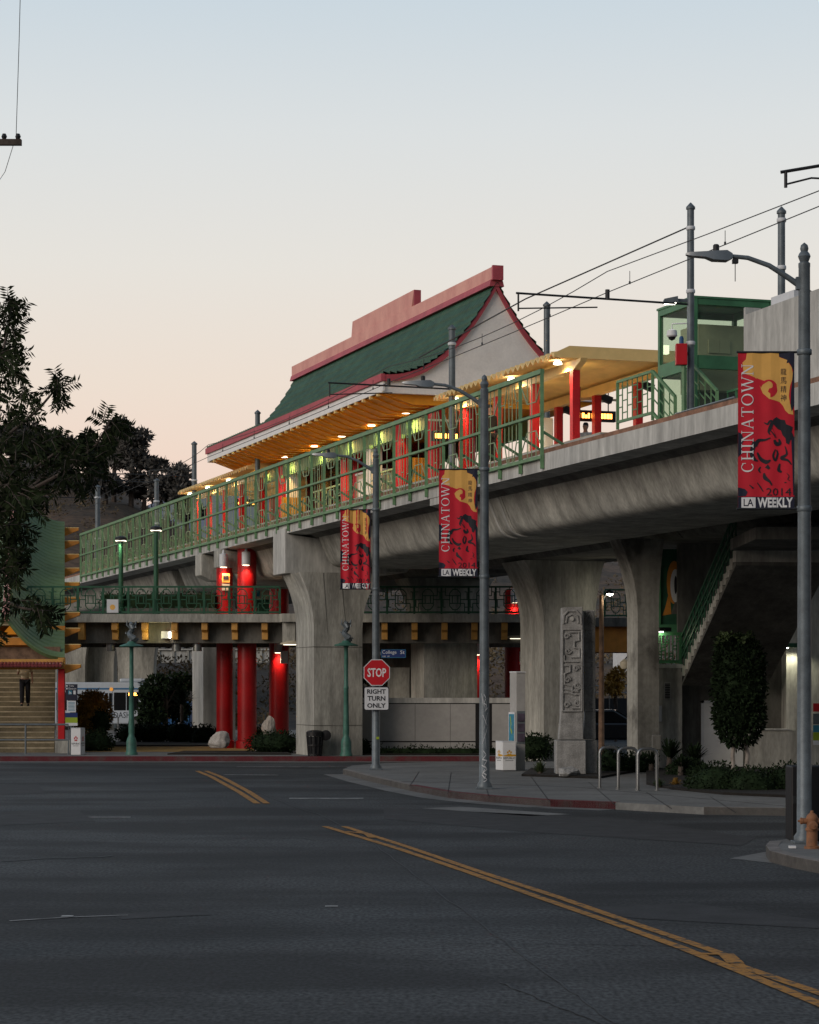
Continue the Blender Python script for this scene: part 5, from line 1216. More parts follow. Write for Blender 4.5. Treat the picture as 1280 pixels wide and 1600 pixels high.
# ================================================================ STREET FURNITURE
HL = 8.6
def streetlight(o):
    MB().prism([(-.17, -.17), (.17, -.17), (.17, .17), (-.17, .17)], xyz, 0, .04).build('base_plate', M['grey_metal'], o, local=True, bevel=.008)
    MB().lathe([(.15, .04), (.15, .1), (.108, .16), (.1, 2.5), (.082, 8.3), (.085, 8.31), (.085, 8.36), (.06, 8.38), (.075, 8.42), (.09, 8.46), (.075, 8.5), (.05, 8.53), (.06, 8.57), (.05, 8.62), (.005, 8.66)], 20).build('pole', M['grey_metal'], o, smooth=True, local=True)
    pts = [(-.08, 0, 8.05), (-.25, 0, 8.17), (-.5, 0, 8.33), (-.8, 0, 8.44), (-1.1, 0, 8.47)]
    m = MB().tube(pts, [.045, .04, .036, .033, .03], 10); m.box(-.12, -.06, -.05, .05, 7.98, 8.16); m.build('arm', M['grey_metal'], o, smooth=True, local=True)
    h = MB(); P = []
    for x, w, z0, z1 in ((-1.02, .05, 8.43, 8.5), (-1.1, .1, 8.39, 8.54), (-1.3, .11, 8.4, 8.53), (-1.4, .09, 8.44, 8.525), (-1.62, .08, 8.46, 8.515), (-1.68, .04, 8.48, 8.505)):
        P += [(x, -w, z0), (x, w, z0), (x, w * .8, z1), (x, -w * .8, z1)]
    h.add(P, [(i * 4 + j, i * 4 + (j + 1) % 4, i * 4 + 4 + (j + 1) % 4, i * 4 + 4 + j) for i in range(5) for j in range(4)] + [(3, 2, 1, 0), (20, 21, 22, 23)])
    h.build('lamp_head', M['steel'], o, smooth=True, local=True)
    MB().lathe([(.045, 8.535), (.045, 8.62), (.03, 8.635)], 12, (-1.25, 0, 0)).build('photocell', M['dark_metal'], o, smooth=True, local=True)
def slp(px, ytop):        # ground point for a street light from its base column and its height in the picture
    return None
L1 = Vector(((1257 - 640) / 118.5, F / 118.5, CURB - .01)); L2 = Vector(((757 - 640) / 76.7, F / 76.7, CURB - .02)); L3 = Vector(((587.5 - 640) / 62.1, F / 62.1, CURB - .02))
s1 = thing('street_light', 'grey street light at right behind the fire hydrant', 'street light', L1, 'grey street lights with banners'); streetlight(s1); s1.scale = (.93, .93, .915)
s2 = dup(s1, L2, 'grey street light with white graffiti on its lower pole', scale=(1, 1, .975))
s3 = dup(s1, L3, 'grey street light with the stop sign on its pole', scale=(.96, .96, .935))
MB().box(-1.02, -.94, -.05, .05, 8.36, 8.42).tube([(-.98, 0, 8.36), (-.98, 0, 8.1)], .006, 4).build('sensor', M['dark_metal'], s1, local=True)
g_ = MB(); fg = lambda u, v, w: Vector((.112 * sin(u), -.112 * cos(u), v))
for pts in ([(-.6, 2.0), (-.2, 1.75), (-.4, 1.95), (.1, 1.7)], [(-.1, 1.98), (.3, 1.9), (-.1, 1.8), (.4, 1.75), (.1, 1.62)], [(.5, 1.9), (.2, 1.65), (.6, 1.7)], [(-.3, 1.55), (.6, 1.3), (-.4, .95)], [(.6, 1.6), (-.1, 1.25), (.3, .85)],
            [(-.2, .8), (.3, .72), (-.4, .62), (.5, .6), (-.1, .5), (.5, .42), (-.3, .35), (.4, .3)], [(-.5, .5), (.2, .45), (-.5, .3), (.5, .2), (-.3, .14), (.6, .12)], [(-.2, .34), (.3, .3), (0, .22), (-.4, .3)]):
    dense = []
    for a, b in zip(pts[:-1], pts[1:]): dense += [(a[0] + (b[0] - a[0]) * i / 4, a[1] + (b[1] - a[1]) * i / 4) for i in range(4)]
    g_.stroke(dense + [pts[-1]], .022, fg, 0)
g_.build('graffiti', M['sign_white'], s2, local=True)
# ---------------------------------------------------------------- signs on the third pole
def octa(r_): return [(r_ * cos(pi / 8 + i * pi / 4) / cos(pi / 8), r_ * sin(pi / 8 + i * pi / 4) / cos(pi / 8)) for i in range(8)]
K3 = 62.1
def onpole(px, py): return Vector(((px - 640) / K3, L3.y - .16, EYE + (1075 - py) / K3))
c = onpole(589, 1051); o = thing('stop_sign', 'red octagonal stop sign on the middle street light', 'road sign', c)
f = lambda u, v, w: c + Vector((u, -w, v))
MB().prism(octa(.352), f, -.004, 0).build('plate', M['sign_white'], o); MB().prism(octa(.332), f, .002, .004).build('red_face', M['sign_red'], o)
MB().text('STOP', f, -.25, -.12, .25, .12, .007, bold=.022).build('lettering', M['white'], o)
for zz in (.25, -.25): MB().box(-.03, .03, zz - .02, zz + .02, -.1, -.005, fr=f).build('bracket', M['steel'], o)
c2_ = onpole(588.5, 1091.5); o = thing('turn_sign', 'white sign reading right turn only below the stop sign', 'road sign', c2_)
f2 = lambda u, v, w: c2_ + Vector((u, -w, v))
def rrect(w, h, r_, n=4): return [(sx_ * (w - r_) + r_ * cos(a0 + i * pi / 2 / n), sy_ * (h - r_) + r_ * sin(a0 + i * pi / 2 / n)) for sx_, sy_, a0 in ((1, 1, 0), (-1, 1, pi / 2), (-1, -1, pi), (1, -1, 3 * pi / 2)) for i in range(n + 1)]
MB().prism(rrect(.34, .32, .05), f2, -.004, 0).build('plate', M['ink'], o); MB().prism(rrect(.318, .298, .045), f2, .002, .004).build('white_face', M['sign_white'], o)
MB().text('RIGHT', f2, -.25, .125, .25, .25, .007, bold=.03).text('TURN', f2, -.24, -.06, .24, .068, .007, bold=.03).text('ONLY', f2, -.25, -.25, .25, -.122, .007, bold=.03).build('lettering', M['ink'], o)
MB().box(-.03, .03, -.02, .02, -.09, -.005, fr=f2).build('bracket', M['steel'], o)
c3 = onpole(615, 1021.5); o = thing('street_name_sign', 'dark blue college street name sign above the stop sign', 'street sign', c3)
f3 = lambda u, v, w: c3 + Vector((u, -w, v))
MB().prism(rrect(.335, .115, .02), f3, -.01, 0).build('plate', M['sign_blue'], o)
fr_ = MB()
for a in ((-.325, .325, .1, .108), (-.325, .325, -.108, -.1), (-.328, -.32, -.1, .1), (.32, .328, -.1, .1)): fr_.box(*a, .001, .004, fr=f3)
fr_.build('border', M['teal'], o)
MB().text('College', f3, -.3, -.035, .08, .09, .005).text('St', f3, .18, -.01, .3, .085, .005).text('100  W', f3, -.29, -.095, -.1, -.05, .005).build('lettering', M['sign_white'], o)
MB().box(-.36, -.3, -.04, .04, -.09, -.012, fr=f3).build('bracket', M['steel'], o)
for nm in ('stop_sign', 'turn_sign', 'street_name_sign'): bpy.data.objects[nm].scale = (.937,) * 3
sk = thing('sticker', 'small bright yellow sticker low on the stop sign pole', 'sticker', (L3.x + .03, L3.y - .105, .75)); q = onpole(590, 1153)
MB().box(q.x - .03, q.x + .04, L3.y - .113, L3.y - .109, q.z - .03, q.z + .03).build('paper', M['lime'], sk)
# ---------------------------------------------------------------- banners
def serif(mb, s, f, u0, v0, u1, v1, w):
    """own serif capitals: s along v (rotated 90 deg), cap height along u"""
    W = {'C': .85, 'H': .9, 'I': .42, 'N': .95, 'A': .92, 'T': .82, 'O': 1.0, 'W': 1.28}; gap = .1
    tot = sum(W[c_] for c_ in s) + gap * (len(s) - 1); x = 0; TK, TN, SH = .125, .055, .05
    for ch in s:
        wd_ = W[ch]
        def P(a, b): return (u1 - (u1 - u0) * b, v0 + (v1 - v0) * (x + a) / tot)
        def poly(*p): mb.flat([P(*q) for q in p], f, w)
        def rect(a0, a1, b0, b1): poly((a0, b0), (a1, b0), (a1, b1), (a0, b1))
        def srf(cx, b, wd2=.3): rect(cx - wd2 / 2, cx + wd2 / 2, b, b + SH)
        if ch == 'I': rect(.21 - TK / 2, .21 + TK / 2, 0, 1); srf(.21, 0, .34); srf(.21, 1 - SH, .34)
        elif ch == 'H':
            for cx in (.18, .72): rect(cx - TK / 2, cx + TK / 2, 0, 1); srf(cx, 0); srf(cx, 1 - SH)
            rect(.18, .72, .48, .54)
        elif ch == 'N':
            rect(.16 - TN / 2, .16 + TN / 2, 0, 1); rect(.8 - TN / 2, .8 + TN / 2, 0, 1); poly((.1, 1), (.24, 1), (.83, 0), (.7, 0)); srf(.16, 0, .26); srf(.8, 1 - SH, .26); srf(.1, 1 - SH, .18)
        elif ch == 'A': poly((.08, 0), (.14, 0), (.48, 1), (.42, 1)); poly((.4, 1), (.52, 1), (.84, 0), (.7, 0)); rect(.22, .7, .32, .37); srf(.11, 0, .24); srf(.77, 0, .28)
        elif ch == 'T': rect(.41 - TK / 2, .41 + TK / 2, 0, 1); rect(.04, .78, 1 - SH, 1); srf(.41, 0, .32); rect(.03, .07, .8, 1); rect(.75, .79, .8, 1)
        elif ch == 'W':
            poly((.04, 1), (.18, 1), (.42, 0), (.32, 0)); poly((.32, 0), (.38, 0), (.66, 1), (.6, 1)); poly((.54, 1), (.68, 1), (.94, 0), (.84, 0)); poly((.86, 0), (.92, 0), (1.24, 1), (1.18, 1)); srf(.12, 1 - SH, .26); srf(.62, 1 - SH, .24); srf(1.2, 1 - SH, .22)
        elif ch in 'OC':
            n = 32; lo, hi = (0, n) if ch == 'O' else (4, n - 4); cx = wd_ / 2
            for i in range(lo, hi):
                a0, a1 = 2 * pi * i / n, 2 * pi * (i + 1) / n
                O = lambda t: (cx + wd_ * .48 * cos(t), .5 + .51 * sin(t)); I_ = lambda t: (cx + (wd_ * .48 - .125) * cos(t), .5 + .455 * sin(t))
                poly(O(a0), O(a1), I_(a1), I_(a0))
            if ch == 'C': rect(cx + wd_ * .33, cx + wd_ * .39, .62, .92)
        x += wd_ + gap
def banner(base, label, k, wave):
    o = thing('street_banner', label, 'banner', base, 'red chinatown street banners')
    Wd, Ht, X0, Z0 = .8, 2.24, -.94, 4.79
    def f(u, v, w): 
        x = X0 + u * Wd; return Vector((x, -w + wave * (.016 * sin(u * 19) + .01 * sin(v * 6 + u * 4)), Z0 + v * Ht))
    c_ = MB(); nu, nv = 24, 12
    for w0 in (0, .006):
        P = [f(i / nu, j / nv, -w0) for j in range(nv + 1) for i in range(nu + 1)]
        c_.add(P, [(j * (nu + 1) + i, j * (nu + 1) + i + 1, (j + 1) * (nu + 1) + i + 1, (j + 1) * (nu + 1) + i) for j in range(nv) for i in range(nu)])
    cl = c_.build('cloth', M['banner_red'], o, smooth=True, fix=False, local=True)
    def prt(name, mb, m): return mb.build(name, m, cl, local=True, fix=False)
    # densify outlines so that the print follows the cloth
    def fl(mb, pts, w):
        bm = bmesh.new(); vsx = [bm.verts.new((p[0], p[1], 0)) for p in pts]; bm.faces.new(vsx); bmesh.ops.triangulate(bm, faces=bm.faces); 
        for u in [i / 12 for i in range(1, 12)]: bmesh.ops.bisect_plane(bm, geom=bm.verts[:] + bm.edges[:] + bm.faces[:], plane_co=(u, 0, 0), plane_no=(1, 0, 0))
        bm.verts.index_update(); mb.add([f(v.co.x, v.co.y, w) for v in bm.verts], [tuple(v.index for v in q.verts) for q in bm.faces]); bm.free()
    arc = lambda cx, cy, r_, a0, a1, n=12: [(cx + r_ * cos(a0 + (a1 - a0) * i / n), cy + r_ * .357 * sin(a0 + (a1 - a0) * i / n)) for i in range(n + 1)]
    g_ = MB(); fl(g_, [(.16, .998), (.72, .998), (.73, .965), (.8, .955), (.88, .945), (.9, .925), (.95, .9), (.97, .86), (.96, .82), (.92, .78), (.9, .72), (.92, .67), (.97, .63), (.98, .6), (.9, .605), (.84, .625), (.8, .655), (.74, .68), (.66, .69), (.55, .7), (.44, .735), (.4, .77), (.36, .815), (.3, .835), (.2, .85), (.1, .86), (.08, .93), (.14, .95)], .003); prt('gold_cloud', g_, M['gold'])
    g_ = MB(); fl(g_, [(.32, .833)] + arc(.545, .765, .16, 2.1, -1.4, 14) + [(.57, .733), (.53, .745), (.55, .765)] + arc(.54, .785, .075, -.6, 1.7, 6) + arc(.52, .76, .115, 2.0, 2.9, 4), .005); prt('red_curl', g_, M['banner_red'])
    g_ = MB(); fl(g_, [(.72, .998), (.999, .998), (.999, .66), (.95, .62), (.93, .66), (.935, .74), (.955, .8), (.975, .88), (.94, .91), (.9, .93), (.86, .925), (.87, .945), (.8, .957), (.73, .967)], .005); prt('corner_print', g_, M['navy']); g_ = MB(); fl(g_, [(0, .08), (.999, .08), (.999, .002), (0, .002)], .004); prt('footer_print', g_, M['navy']); g_ = MB()
    for pts in ([(0, .14), (.12, .13), (.17, .11), (.14, .085), (0, .082)], [(0, .49), (.06, .48), (.11, .44), (.05, .4), (.08, .36), (0, .33)], [(.94, .45), (.999, .46), (.999, .09), (.975, .09), (.96, .3)]): g_ = MB(); fl(g_, pts, .0045); prt('side_print', g_, M['navy'])
    h_ = MB()
    fl(h_, [(.62, .57), (.68, .585), (.75, .57), (.83, .565), (.85, .54), (.92, .53), (.97, .52), (.95, .49), (.99, .46), (.93, .44), (.9, .41), (.85, .42), (.84, .45), (.79, .47), (.76, .5), (.7, .51), (.66, .525), (.61, .545)], .005)
    for pts, wd_ in (([(.46, .55), (.52, .54), (.56, .56), (.6, .55), (.56, .51), (.54, .49), (.57, .47)], [.01, .03, .02, .05, .05, .03, .01]), ([(.57, .5), (.64, .47), (.66, .45)], .02), ([(.64, .44), (.68, .415), (.74, .42), (.72, .45)], [.03, .06, .05, .01]), ([(.3, .4), (.36, .435), (.48, .44), (.58, .455)], [.06, .05, .03, .01]), ([(.3, .43), (.24, .36), (.28, .32), (.36, .305)], [.07, .06, .05, .01]),
                     ([(.34, .36), (.4, .32), (.5, .3), (.58, .315)], [.02, .05, .06, .01]), ([(.66, .38), (.62, .34), (.66, .31), (.7, .35), (.68, .38)], .03), ([(.83, .4), (.86, .35), (.77, .325), (.88, .31), (.95, .28)], [.01, .03, .05, .03, .01]), ([(.74, .29), (.72, .25), (.78, .235)], [.02, .05, .02]), ([(.4, .27), (.37, .25), (.4, .23)], .03), ([(.5, .275), (.56, .255)], [.06, .03]),
                     ([(.46, .23), (.48, .2), (.56, .175), (.6, .15)], [.02, .06, .03, .02]), ([(.34, .17), (.4, .14), (.45, .11)], [.01, .02, .01]), ([(.2, .155), (.28, .13)], [.01, .03]), ([(.86, .23), (.9, .21), (.88, .19), (.93, .18)], .012), ([(.82, .17), (.86, .17)], .03), ([(.6, .52), (.7, .44)], .008)):
        
        wl_ = wd_ if isinstance(wd_, list) else [wd_ * .5] + [wd_] * (len(pts) - 2) + [wd_ * .4]
        q_, ww = [], []
        for i in range(len(pts) - 1):
            p0, p1, p2, p3 = pts[max(i - 1, 0)], pts[i], pts[i + 1], pts[min(i + 2, len(pts) - 1)]
            for j in range(6):
                t_ = j / 6
                q_.append(tuple((.5 * (2 * p1[c_] + (p2[c_] - p0[c_]) * t_ + (2 * p0[c_] - 5 * p1[c_] + 4 * p2[c_] - p3[c_]) * t_ ** 2 + (3 * p1[c_] - p0[c_] - 3 * p2[c_] + p3[c_]) * t_ ** 3)) / (1 if c_ == 0 else .357) for c_ in (0, 1)))
                ww.append((wl_[i] + (wl_[i + 1] - wl_[i]) * t_) * 1.25)
        h_.stroke(q_, ww, lambda u, y, w: f(u, y * .357, w), .006)
    prt('ink_horse', h_, M['ink'])
    t = MB()
    t.text('2014', f, .5, .087, .94, .135, .007); prt('year', t, M['ink'])
    t = MB(); 
    for i, ch in enumerate('龍馬精神'): t.text(ch, f, .755, .85 - i * .055, .855, .893 - i * .055, .007)
    prt('chinese_characters', t, M['ink'])
    t = MB(); serif(t, 'CHINATOWN', f, .06, .235, .27, .92, .008); prt('serif_lettering', t, M['white'])
    t = MB(); fl(t, [(.06, .01), (.31, .01), (.31, .076), (.06, .076)], .0065); t.text('WEEKLY', f, .345, .012, .97, .075, .0075, bold=.035); prt('white_lettering', t, M['white'])
    t = MB(); t.text('LA', f, .1, .02, .27, .067, .0085, bold=.012); prt('dark_lettering', t, M['navy'])
    MB().tube([(X0 - .02, .003, Z0 + Ht - .01), (X0 + Wd + .04, .003, Z0 + Ht - .01)], .016, 8).build('top_rod', M['dark_metal'], o, smooth=True, local=True)
    MB().tube([(X0 - .02, .003, Z0 + .01), (X0 + Wd + .04, .003, Z0 + .01)], .016, 8).build('bottom_rod', M['dark_metal'], o, smooth=True, local=True)
    for z in (Z0 + Ht - .01, Z0 + .01):
        MB().lathe([(.1, z - .04), (.108, z - .03), (.108, z + .03), (.1, z + .04)], 14).build('clamp', M['grey_metal'], o, smooth=True, local=True)
    return o
banner(L1, 'nearest and largest red banner with horse print on the right street light', 1, .4).scale = (.93, .93, .93)
b2 = banner(L2, 'red banner with horse print on the graffiti covered street light', 2, .5)
b2.scale = (.985, 1, .985); b2.location.z -= .4
b3 = banner(L3, 'smallest red banner with deep folds on the stop sign pole', 3, 1.6)
b3.scale = (.95, 1, .9); b3.location.z += .23
bpy.data.objects['street_banner'].location.z -= .05
# ---------------------------------------------------------------- hydrant
h = A(1269, 1326, 29.4); h.z = CURB - .01; o = thing('fire_hydrant', 'worn orange fire hydrant at the right curb corner', 'fire hydrant', h)
MB().lathe([(.13, 0), (.13, .04), (.095, .05), (.09, .3), (.11, .31), (.11, .34), (.088, .36), (.095, .5), (.1, .52), (.08, .57), (.045, .6), (.03, .61), (.028, .645), (.005, .65)], 18, h).build('barrel', M['hydrant'], o, smooth=True)
ff = MB(); ff.lathe([(.001, -.17), (.06, -.168), (.075, -.15), (.075, -.09)], 14, h, fr=lambda p: Vector((p.x, p.z, p.y + .4))); ff.lathe([(.02, -.2), (.02, -.165), (.001, -.202)], 6, h, fr=lambda p: Vector((p.x, p.z, p.y + .4))); ff.build('front_cap', M['hydrant'], o, smooth=True)
for sg in (-1, 1):
    q = MB(); q.lathe([(.05, .07), (.05, .15), (.058, .155), (.058, .19), (.018, .2), (.018, .23)], 12, h, fr=lambda p, sg=sg: Vector((sg * p.z, p.x, p.y + .47))); q.build('side_cap', M['hydrant'], o, smooth=True)
o.scale = (.78, .78, .75)
tag(MB().box(h.x - .3, h.x - .22, h.y - .1, h.y, CURB, CURB + .03).build('litter', M['white']), 'scrap of white litter beside the hydrant base', 'litter')
o = thing('utility_cabinet', 'black cabinet edge behind the right street light', 'cabinet', (L1.x, L1.y + .6, CURB))
MB().prism([(L1.x - .12, L1.y + .3), (L1.x + .9, L1.y + .3), (L1.x + .9, L1.y + .8), (L1.x - .12, L1.y + .8)], xyz, CURB, CURB + 1.0).build('body', M['black'], o, bevel=.02); MB().box(L1.x - .1, L1.x - .02, L1.y + .27, L1.y + .298, CURB + .5, CURB + .6).build('handle', M['dark_metal'], o)
# ---------------------------------------------------------------- bike racks
def rack(): 
    o = thing('bike_rack', 'steel hoop bike rack nearest the carved pillar', 'bike rack', (0, 0, 0), 'steel hoop bike racks'); pts = [(-.2, 0, 0), (-.2, 0, .72)] + [(-.2 + .12 * (1 - cos(a)), 0, .72 + .12 * sin(a)) for a in (pi / 6, pi / 3, pi / 2)] + [(.2 - .12 * (1 - cos(a)), 0, .72 + .12 * sin(a)) for a in (pi / 2, pi / 3, pi / 6)] + [(.2, 0, .72), (.2, 0, 0)]
    MB().tube(pts, .03, 10).build('hoop', M['steel'], o, smooth=True, local=True)
    for x in (-.2, .2): MB().lathe([(.06, 0), (.06, .012), (.03, .015)], 12, (x, 0, 0)).build('foot_plate', M['steel'], o, local=True)
    return o
rk = rack(); q = G(952, 1230, CURB); rk.location = (q.x, q.y, CURB - .02); rk.rotation_euler.z = R(12)
q = G(981, 1232, CURB); dup(rk, (q.x, q.y, CURB - .02), 'steel hoop bike rack in the middle of the three', R(12)); q = G(1012, 1234, CURB); dup(rk, (q.x, q.y, CURB - .02), 'steel hoop bike rack nearest the meter post', R(12))
q = G(1026, 1222, CURB); o = thing('meter_post', 'short post with a dark meter box beside the bike racks', 'meter', q)
MB().tube([q, q + Vector((0, 0, .75))], .03).build('post', M['steel'], o, smooth=True); MB().box(q.x - .1, q.x + .1, q.y - .07, q.y + .07, q.z + .7, q.z + 1.02).build('box', M['concrete_dark_shade'], o, bevel=.02)
# ---------------------------------------------------------------- decorative green posts with dragon finials
def decopost():
    o = thing('ornamental_lamp', 'green ornamental post with a dragon finial by the left kerb', 'lamp post', (0, 0, 0), 'green ornamental posts with dragon finials')
    MB().lathe([(.19, 0), (.19, .06), (.16, .1), (.155, .42), (.13, .5), (.1, .56), (.085, .62), (.095, .7), (.082, 1.2), (.07, 2.0), (.08, 2.02), (.08, 2.07), (.065, 2.1), (.06, 3.25), (.08, 3.28), (.08, 3.32)], 14).build('post', M['post_green'], o, smooth=True, local=True)
    MB().lathe([(.06, 3.3), (.36, 3.3), (.37, 3.32), (.34, 3.34), (.15, 3.4), (.1, 3.46)], 20).build('collar', M['post_green'], o, smooth=True, local=True)
    g_ = MB(); pts = [(.1 * sin(t * 1.15) * (1 - t / 14), .08 * cos(t * 1.3), 3.44 + t * .062) for t in range(11)]
    g_.tube(pts, [.1, .11, .1, .09, .085, .085, .075, .07, .075, .06, .02], 8); g_.tube([(.02, -.02, 3.9), (.13, -.05, 3.98), (.15, -.06, 4.08)], [.04, .035, .015], 6); g_.tube([(-.02, 0, 3.85), (-.14, -.03, 3.96), (-.13, -.03, 4.1)], [.04, .03, .012], 6); g_.tube([(0, -.05, 3.98), (.05, -.14, 4.0)], [.05, .03], 6)
    for t in range(8): g_.lathe([(.03, 0), (.005, .07)], 5, (pts[t + 1][0] * 1.6 + .06 * (-1) ** t, pts[t + 1][1], pts[t + 1][2]))
    g_.build('dragon', M['grey_metal'], o, smooth=True, local=True); return o
dp = decopost(); dp.location = ((205.5 - 640) / F * 70.2, 70.2, CURB); dup(dp, ((541 - 640) / F * 69.02, 69.02, CURB), 'green ornamental post with a dragon finial before the big pier')
# ---------------------------------------------------------------- trash can
q = Vector(((492 - 640) / F * 69.03, 69.03, CURB)); o = thing('trash_can', 'black mesh trash can with its lid swung open at the pier', 'trash can', q)
m_ = MB(); 
for k in range(12):
    a = 2 * pi * k / 12; m_.bar(q + Vector((.19 * cos(a), .19 * sin(a), 0)), q + Vector((.24 * cos(a), .24 * sin(a), .62)), .04, .015)
for z in (.02, .3, .6): m_.lathe([(.2 + z * .07, z), (.215 + z * .07, z), (.215 + z * .07, z + .05), (.2 + z * .07, z + .05)], 18, q)
m_.build('basket', M['black'], o); MB().lathe([(.17, .03), (.21, .58)], 16, q).build('liner', M['dark_metal'], o, smooth=True)
MB().lathe([(.26, .64), (.26, .72), (.2, .76), (.05, .78)], 18, q).build('lid', M['black'], o, smooth=True); MB().lathe([(.01, -.03), (.16, -.02), (.16, .02), (.01, .03)], 16, q, fr=lambda p: Vector((.33 + p.x, p.z * 2, .62 + p.y))).build('hatch', M['black'], o, smooth=True)
# ---------------------------------------------------------------- lit street lamp behind the carved pillar
q = A(940, 1180, 66); q.z = CURB; o = thing('lit_street_lamp', 'tall pole with a glowing lamp between the two right piers', 'street light', q); zt = A(0, 930, 66).z
MB().tube([q, Vector((q.x, q.y, zt))], [.09, .06]).build('pole', M['timber'], o, smooth=True); MB().tube([Vector((q.x, q.y, zt - .2)), Vector((q.x + .12, q.y, zt + .02)), Vector((q.x + .22, q.y, zt + .08))], .03).build('arm', M['dark_metal'], o, smooth=True)
lp = A(953, 926, 66); MB().lathe([(.12, -.03), (.11, .04), (.04, .08)], 14, lp).build('hood', M['dark_metal'], o, smooth=True); MB().lathe([(.001, -.1), (.08, -.07), (.1, -.032)], 14, lp).build('bulb', M['light_white'], o, smooth=True)
lamp('lamp_glow', 'POINT', lp + Vector((0, -.1, -.2)), 9, (1, .9, .66), o, .08)
q = A(977, 1038, 63); o = thing('globe_lamp', 'cream globe lamp on a bracket beside the stained pier', 'lamp', q); MB().lathe([(.001, -.15), (.1, -.12), (.15, -.02), (.14, .06), (.06, .13), (.02, .15)], 16, q).build('globe', M['cream'], o, smooth=True); MB().tube([q + Vector((0, 0, .14)), q + Vector((.05, 0, .2)), q + Vector((.2, 0, .2)), q + Vector((.22, 0, -.3))], .02).build('bracket', M['dark_metal'], o, smooth=True)
# ---------------------------------------------------------------- bus
D = 112; kb = F / D; o = thing('shuttle_bus', 'white shuttle bus with blue stripe and orange lit display', 'bus', ((170 - 640) / kb, D, CURB)); X1 = (223 - 640) / kb; X0 = X1 - 8.4; z_ = lambda py: EYE + (1075 - py) / kb
pf_ = [(X0, z_(1132)), (X0, z_(1070)), (X0 + .15, z_(1066)), (X1 - .25, z_(1066)), (X1 - .03, z_(1072)), (X1, z_(1105)), (X1 + .06, z_(1115)), (X1 + .06, z_(1131))]
MB().prism(pf_, lambda x, z, y: Vector((x, y, z)), D, D + 2.3).build('body', M['bus_white'], o, bevel=.06)
bx_ = lambda px: (px - 640) / kb
MB().box(X0 + .05, X1 - .12, D - .012, D - .002, z_(1077.5), z_(1075)).build('stripe', M['bus_blue'], o)
MB().box(bx_(185), bx_(222), D + .4, D + 1.9, z_(1066) + .002, z_(1060)).build('roof_unit', M['bus_white'], o, bevel=.08)
for a, b in ((88, 104), (106, 120), (131, 144.5), (147, 160.5), (178, 196.5), (198, 216.5)):
    MB().box(bx_(a), bx_(b), D - .02, D - .002, z_(1110), z_(1082)).build('window', M['dark_glass'], o, bevel=.02)
MB().box(bx_(163), bx_(175.5), D - .022, D - .002, z_(1131), z_(1081)).build('door', M['bus_white'], o)
for a, b in ((164, 168.5), (170.5, 175)):
    for y0, y1 in ((1105, 1083), (1129, 1109)): MB().box(bx_(a), bx_(b), D - .035, D - .023, z_(y0), z_(y1)).build('door_glass', M['dark_glass'], o)
MB().box(bx_(201), bx_(215.5), D - .03, D - .021, z_(1087), z_(1082.5)).build('display', M['led'], o); MB().lathe([(.09, -.03), (.09, 0)], 12, fr=lambda p: Vector((bx_(174) + p.x, D - .002 + p.z, z_(1077) + p.y))).build('marker_light', M['glow_orange'], o)
f = lambda u, v, w: Vector((bx_(178) + u * (bx_(204) - bx_(178)), D - w, z_(1122) + v * (z_(1112.5) - z_(1122)))); MB().text('DASH', f, 0, 0, 1, 1, .006).build('lettering', M['navy'], o)
for px in (210, 105): 
    w_ = MB().lathe([(.22, 0), (.3, .02), (.32, .1), (.32, .2), (.2, .24)], 22, fr=lambda p, px=px: Vector((bx_(px) + p.x, D - .03 + p.z, CURB + .32 + p.y))).build('wheel', M['rubber'], o, smooth=True); MB().lathe([(.02, -.05), (.15, -.045), (.18, -.002)], 16, fr=lambda p, px=px: Vector((bx_(px) + p.x, D - .03 + p.z, CURB + .32 + p.y))).build('rim', M['steel'], w_, smooth=True)
# railing hoops before the bus, blue bin
for i, (px, lb) in enumerate(((150, 'pale barrier hoop before the bus door'), (235, 'pale barrier hoop left of the blue container'), (252, 'pale barrier hoop touching the blue container'))):
    q = A(px, 1136, 104); q.z = CURB; o = thing('barrier_hoop', lb, 'barrier', q, 'pale barrier hoops near the bus'); w = .42 if i else 1.0
    MB().tube([q + Vector((-w, 0, 0)), q + Vector((-w, 0, .7)), q + Vector((-w + .15, 0, .85)), q + Vector((w - .15, 0, .85)), q + Vector((w, 0, .7)), q + Vector((w, 0, 0))], .035).build('hoop', M['steel'], o, smooth=True)
    b_ = MB()
    for k in range(1, 6): b_.tube([q + Vector((-w + 2 * w * k / 6, 0, .1)), q + Vector((-w + 2 * w * k / 6, 0, .85))], .015, 5)
    b_.build('bars', M['steel'], o)
D = 100; q = A(272, 1130, D); o = thing('waste_container', 'blue waste container behind the dark hedge', 'container', (q.x, D, CURB)); kx_ = lambda p: (p - 640) / 36
MB().prism([(kx_(246), CURB), (kx_(246), 1.15), (kx_(262), 1.6), (kx_(298), 1.6), (kx_(298), CURB)], lambda x, z, y: Vector((x, y, z)), D, D + 1.6).build('body', M['blue'], o, bevel=.03)
r_ = MB(); 
for k in range(6): r_.box(kx_(249 + k * 9), kx_(250.5 + k * 9), D - .05, D - .002, .3, 1.1)
r_.build('ribs', M['bus_blue'], o); MB().box(kx_(264), kx_(268), D - .02, D - .002, .85, 1.0).build('label', M['yellow'], o); MB().box(kx_(277), kx_(281), D - .02, D - .002, .6, 1.05).build('notice', M['sign_white'], o)
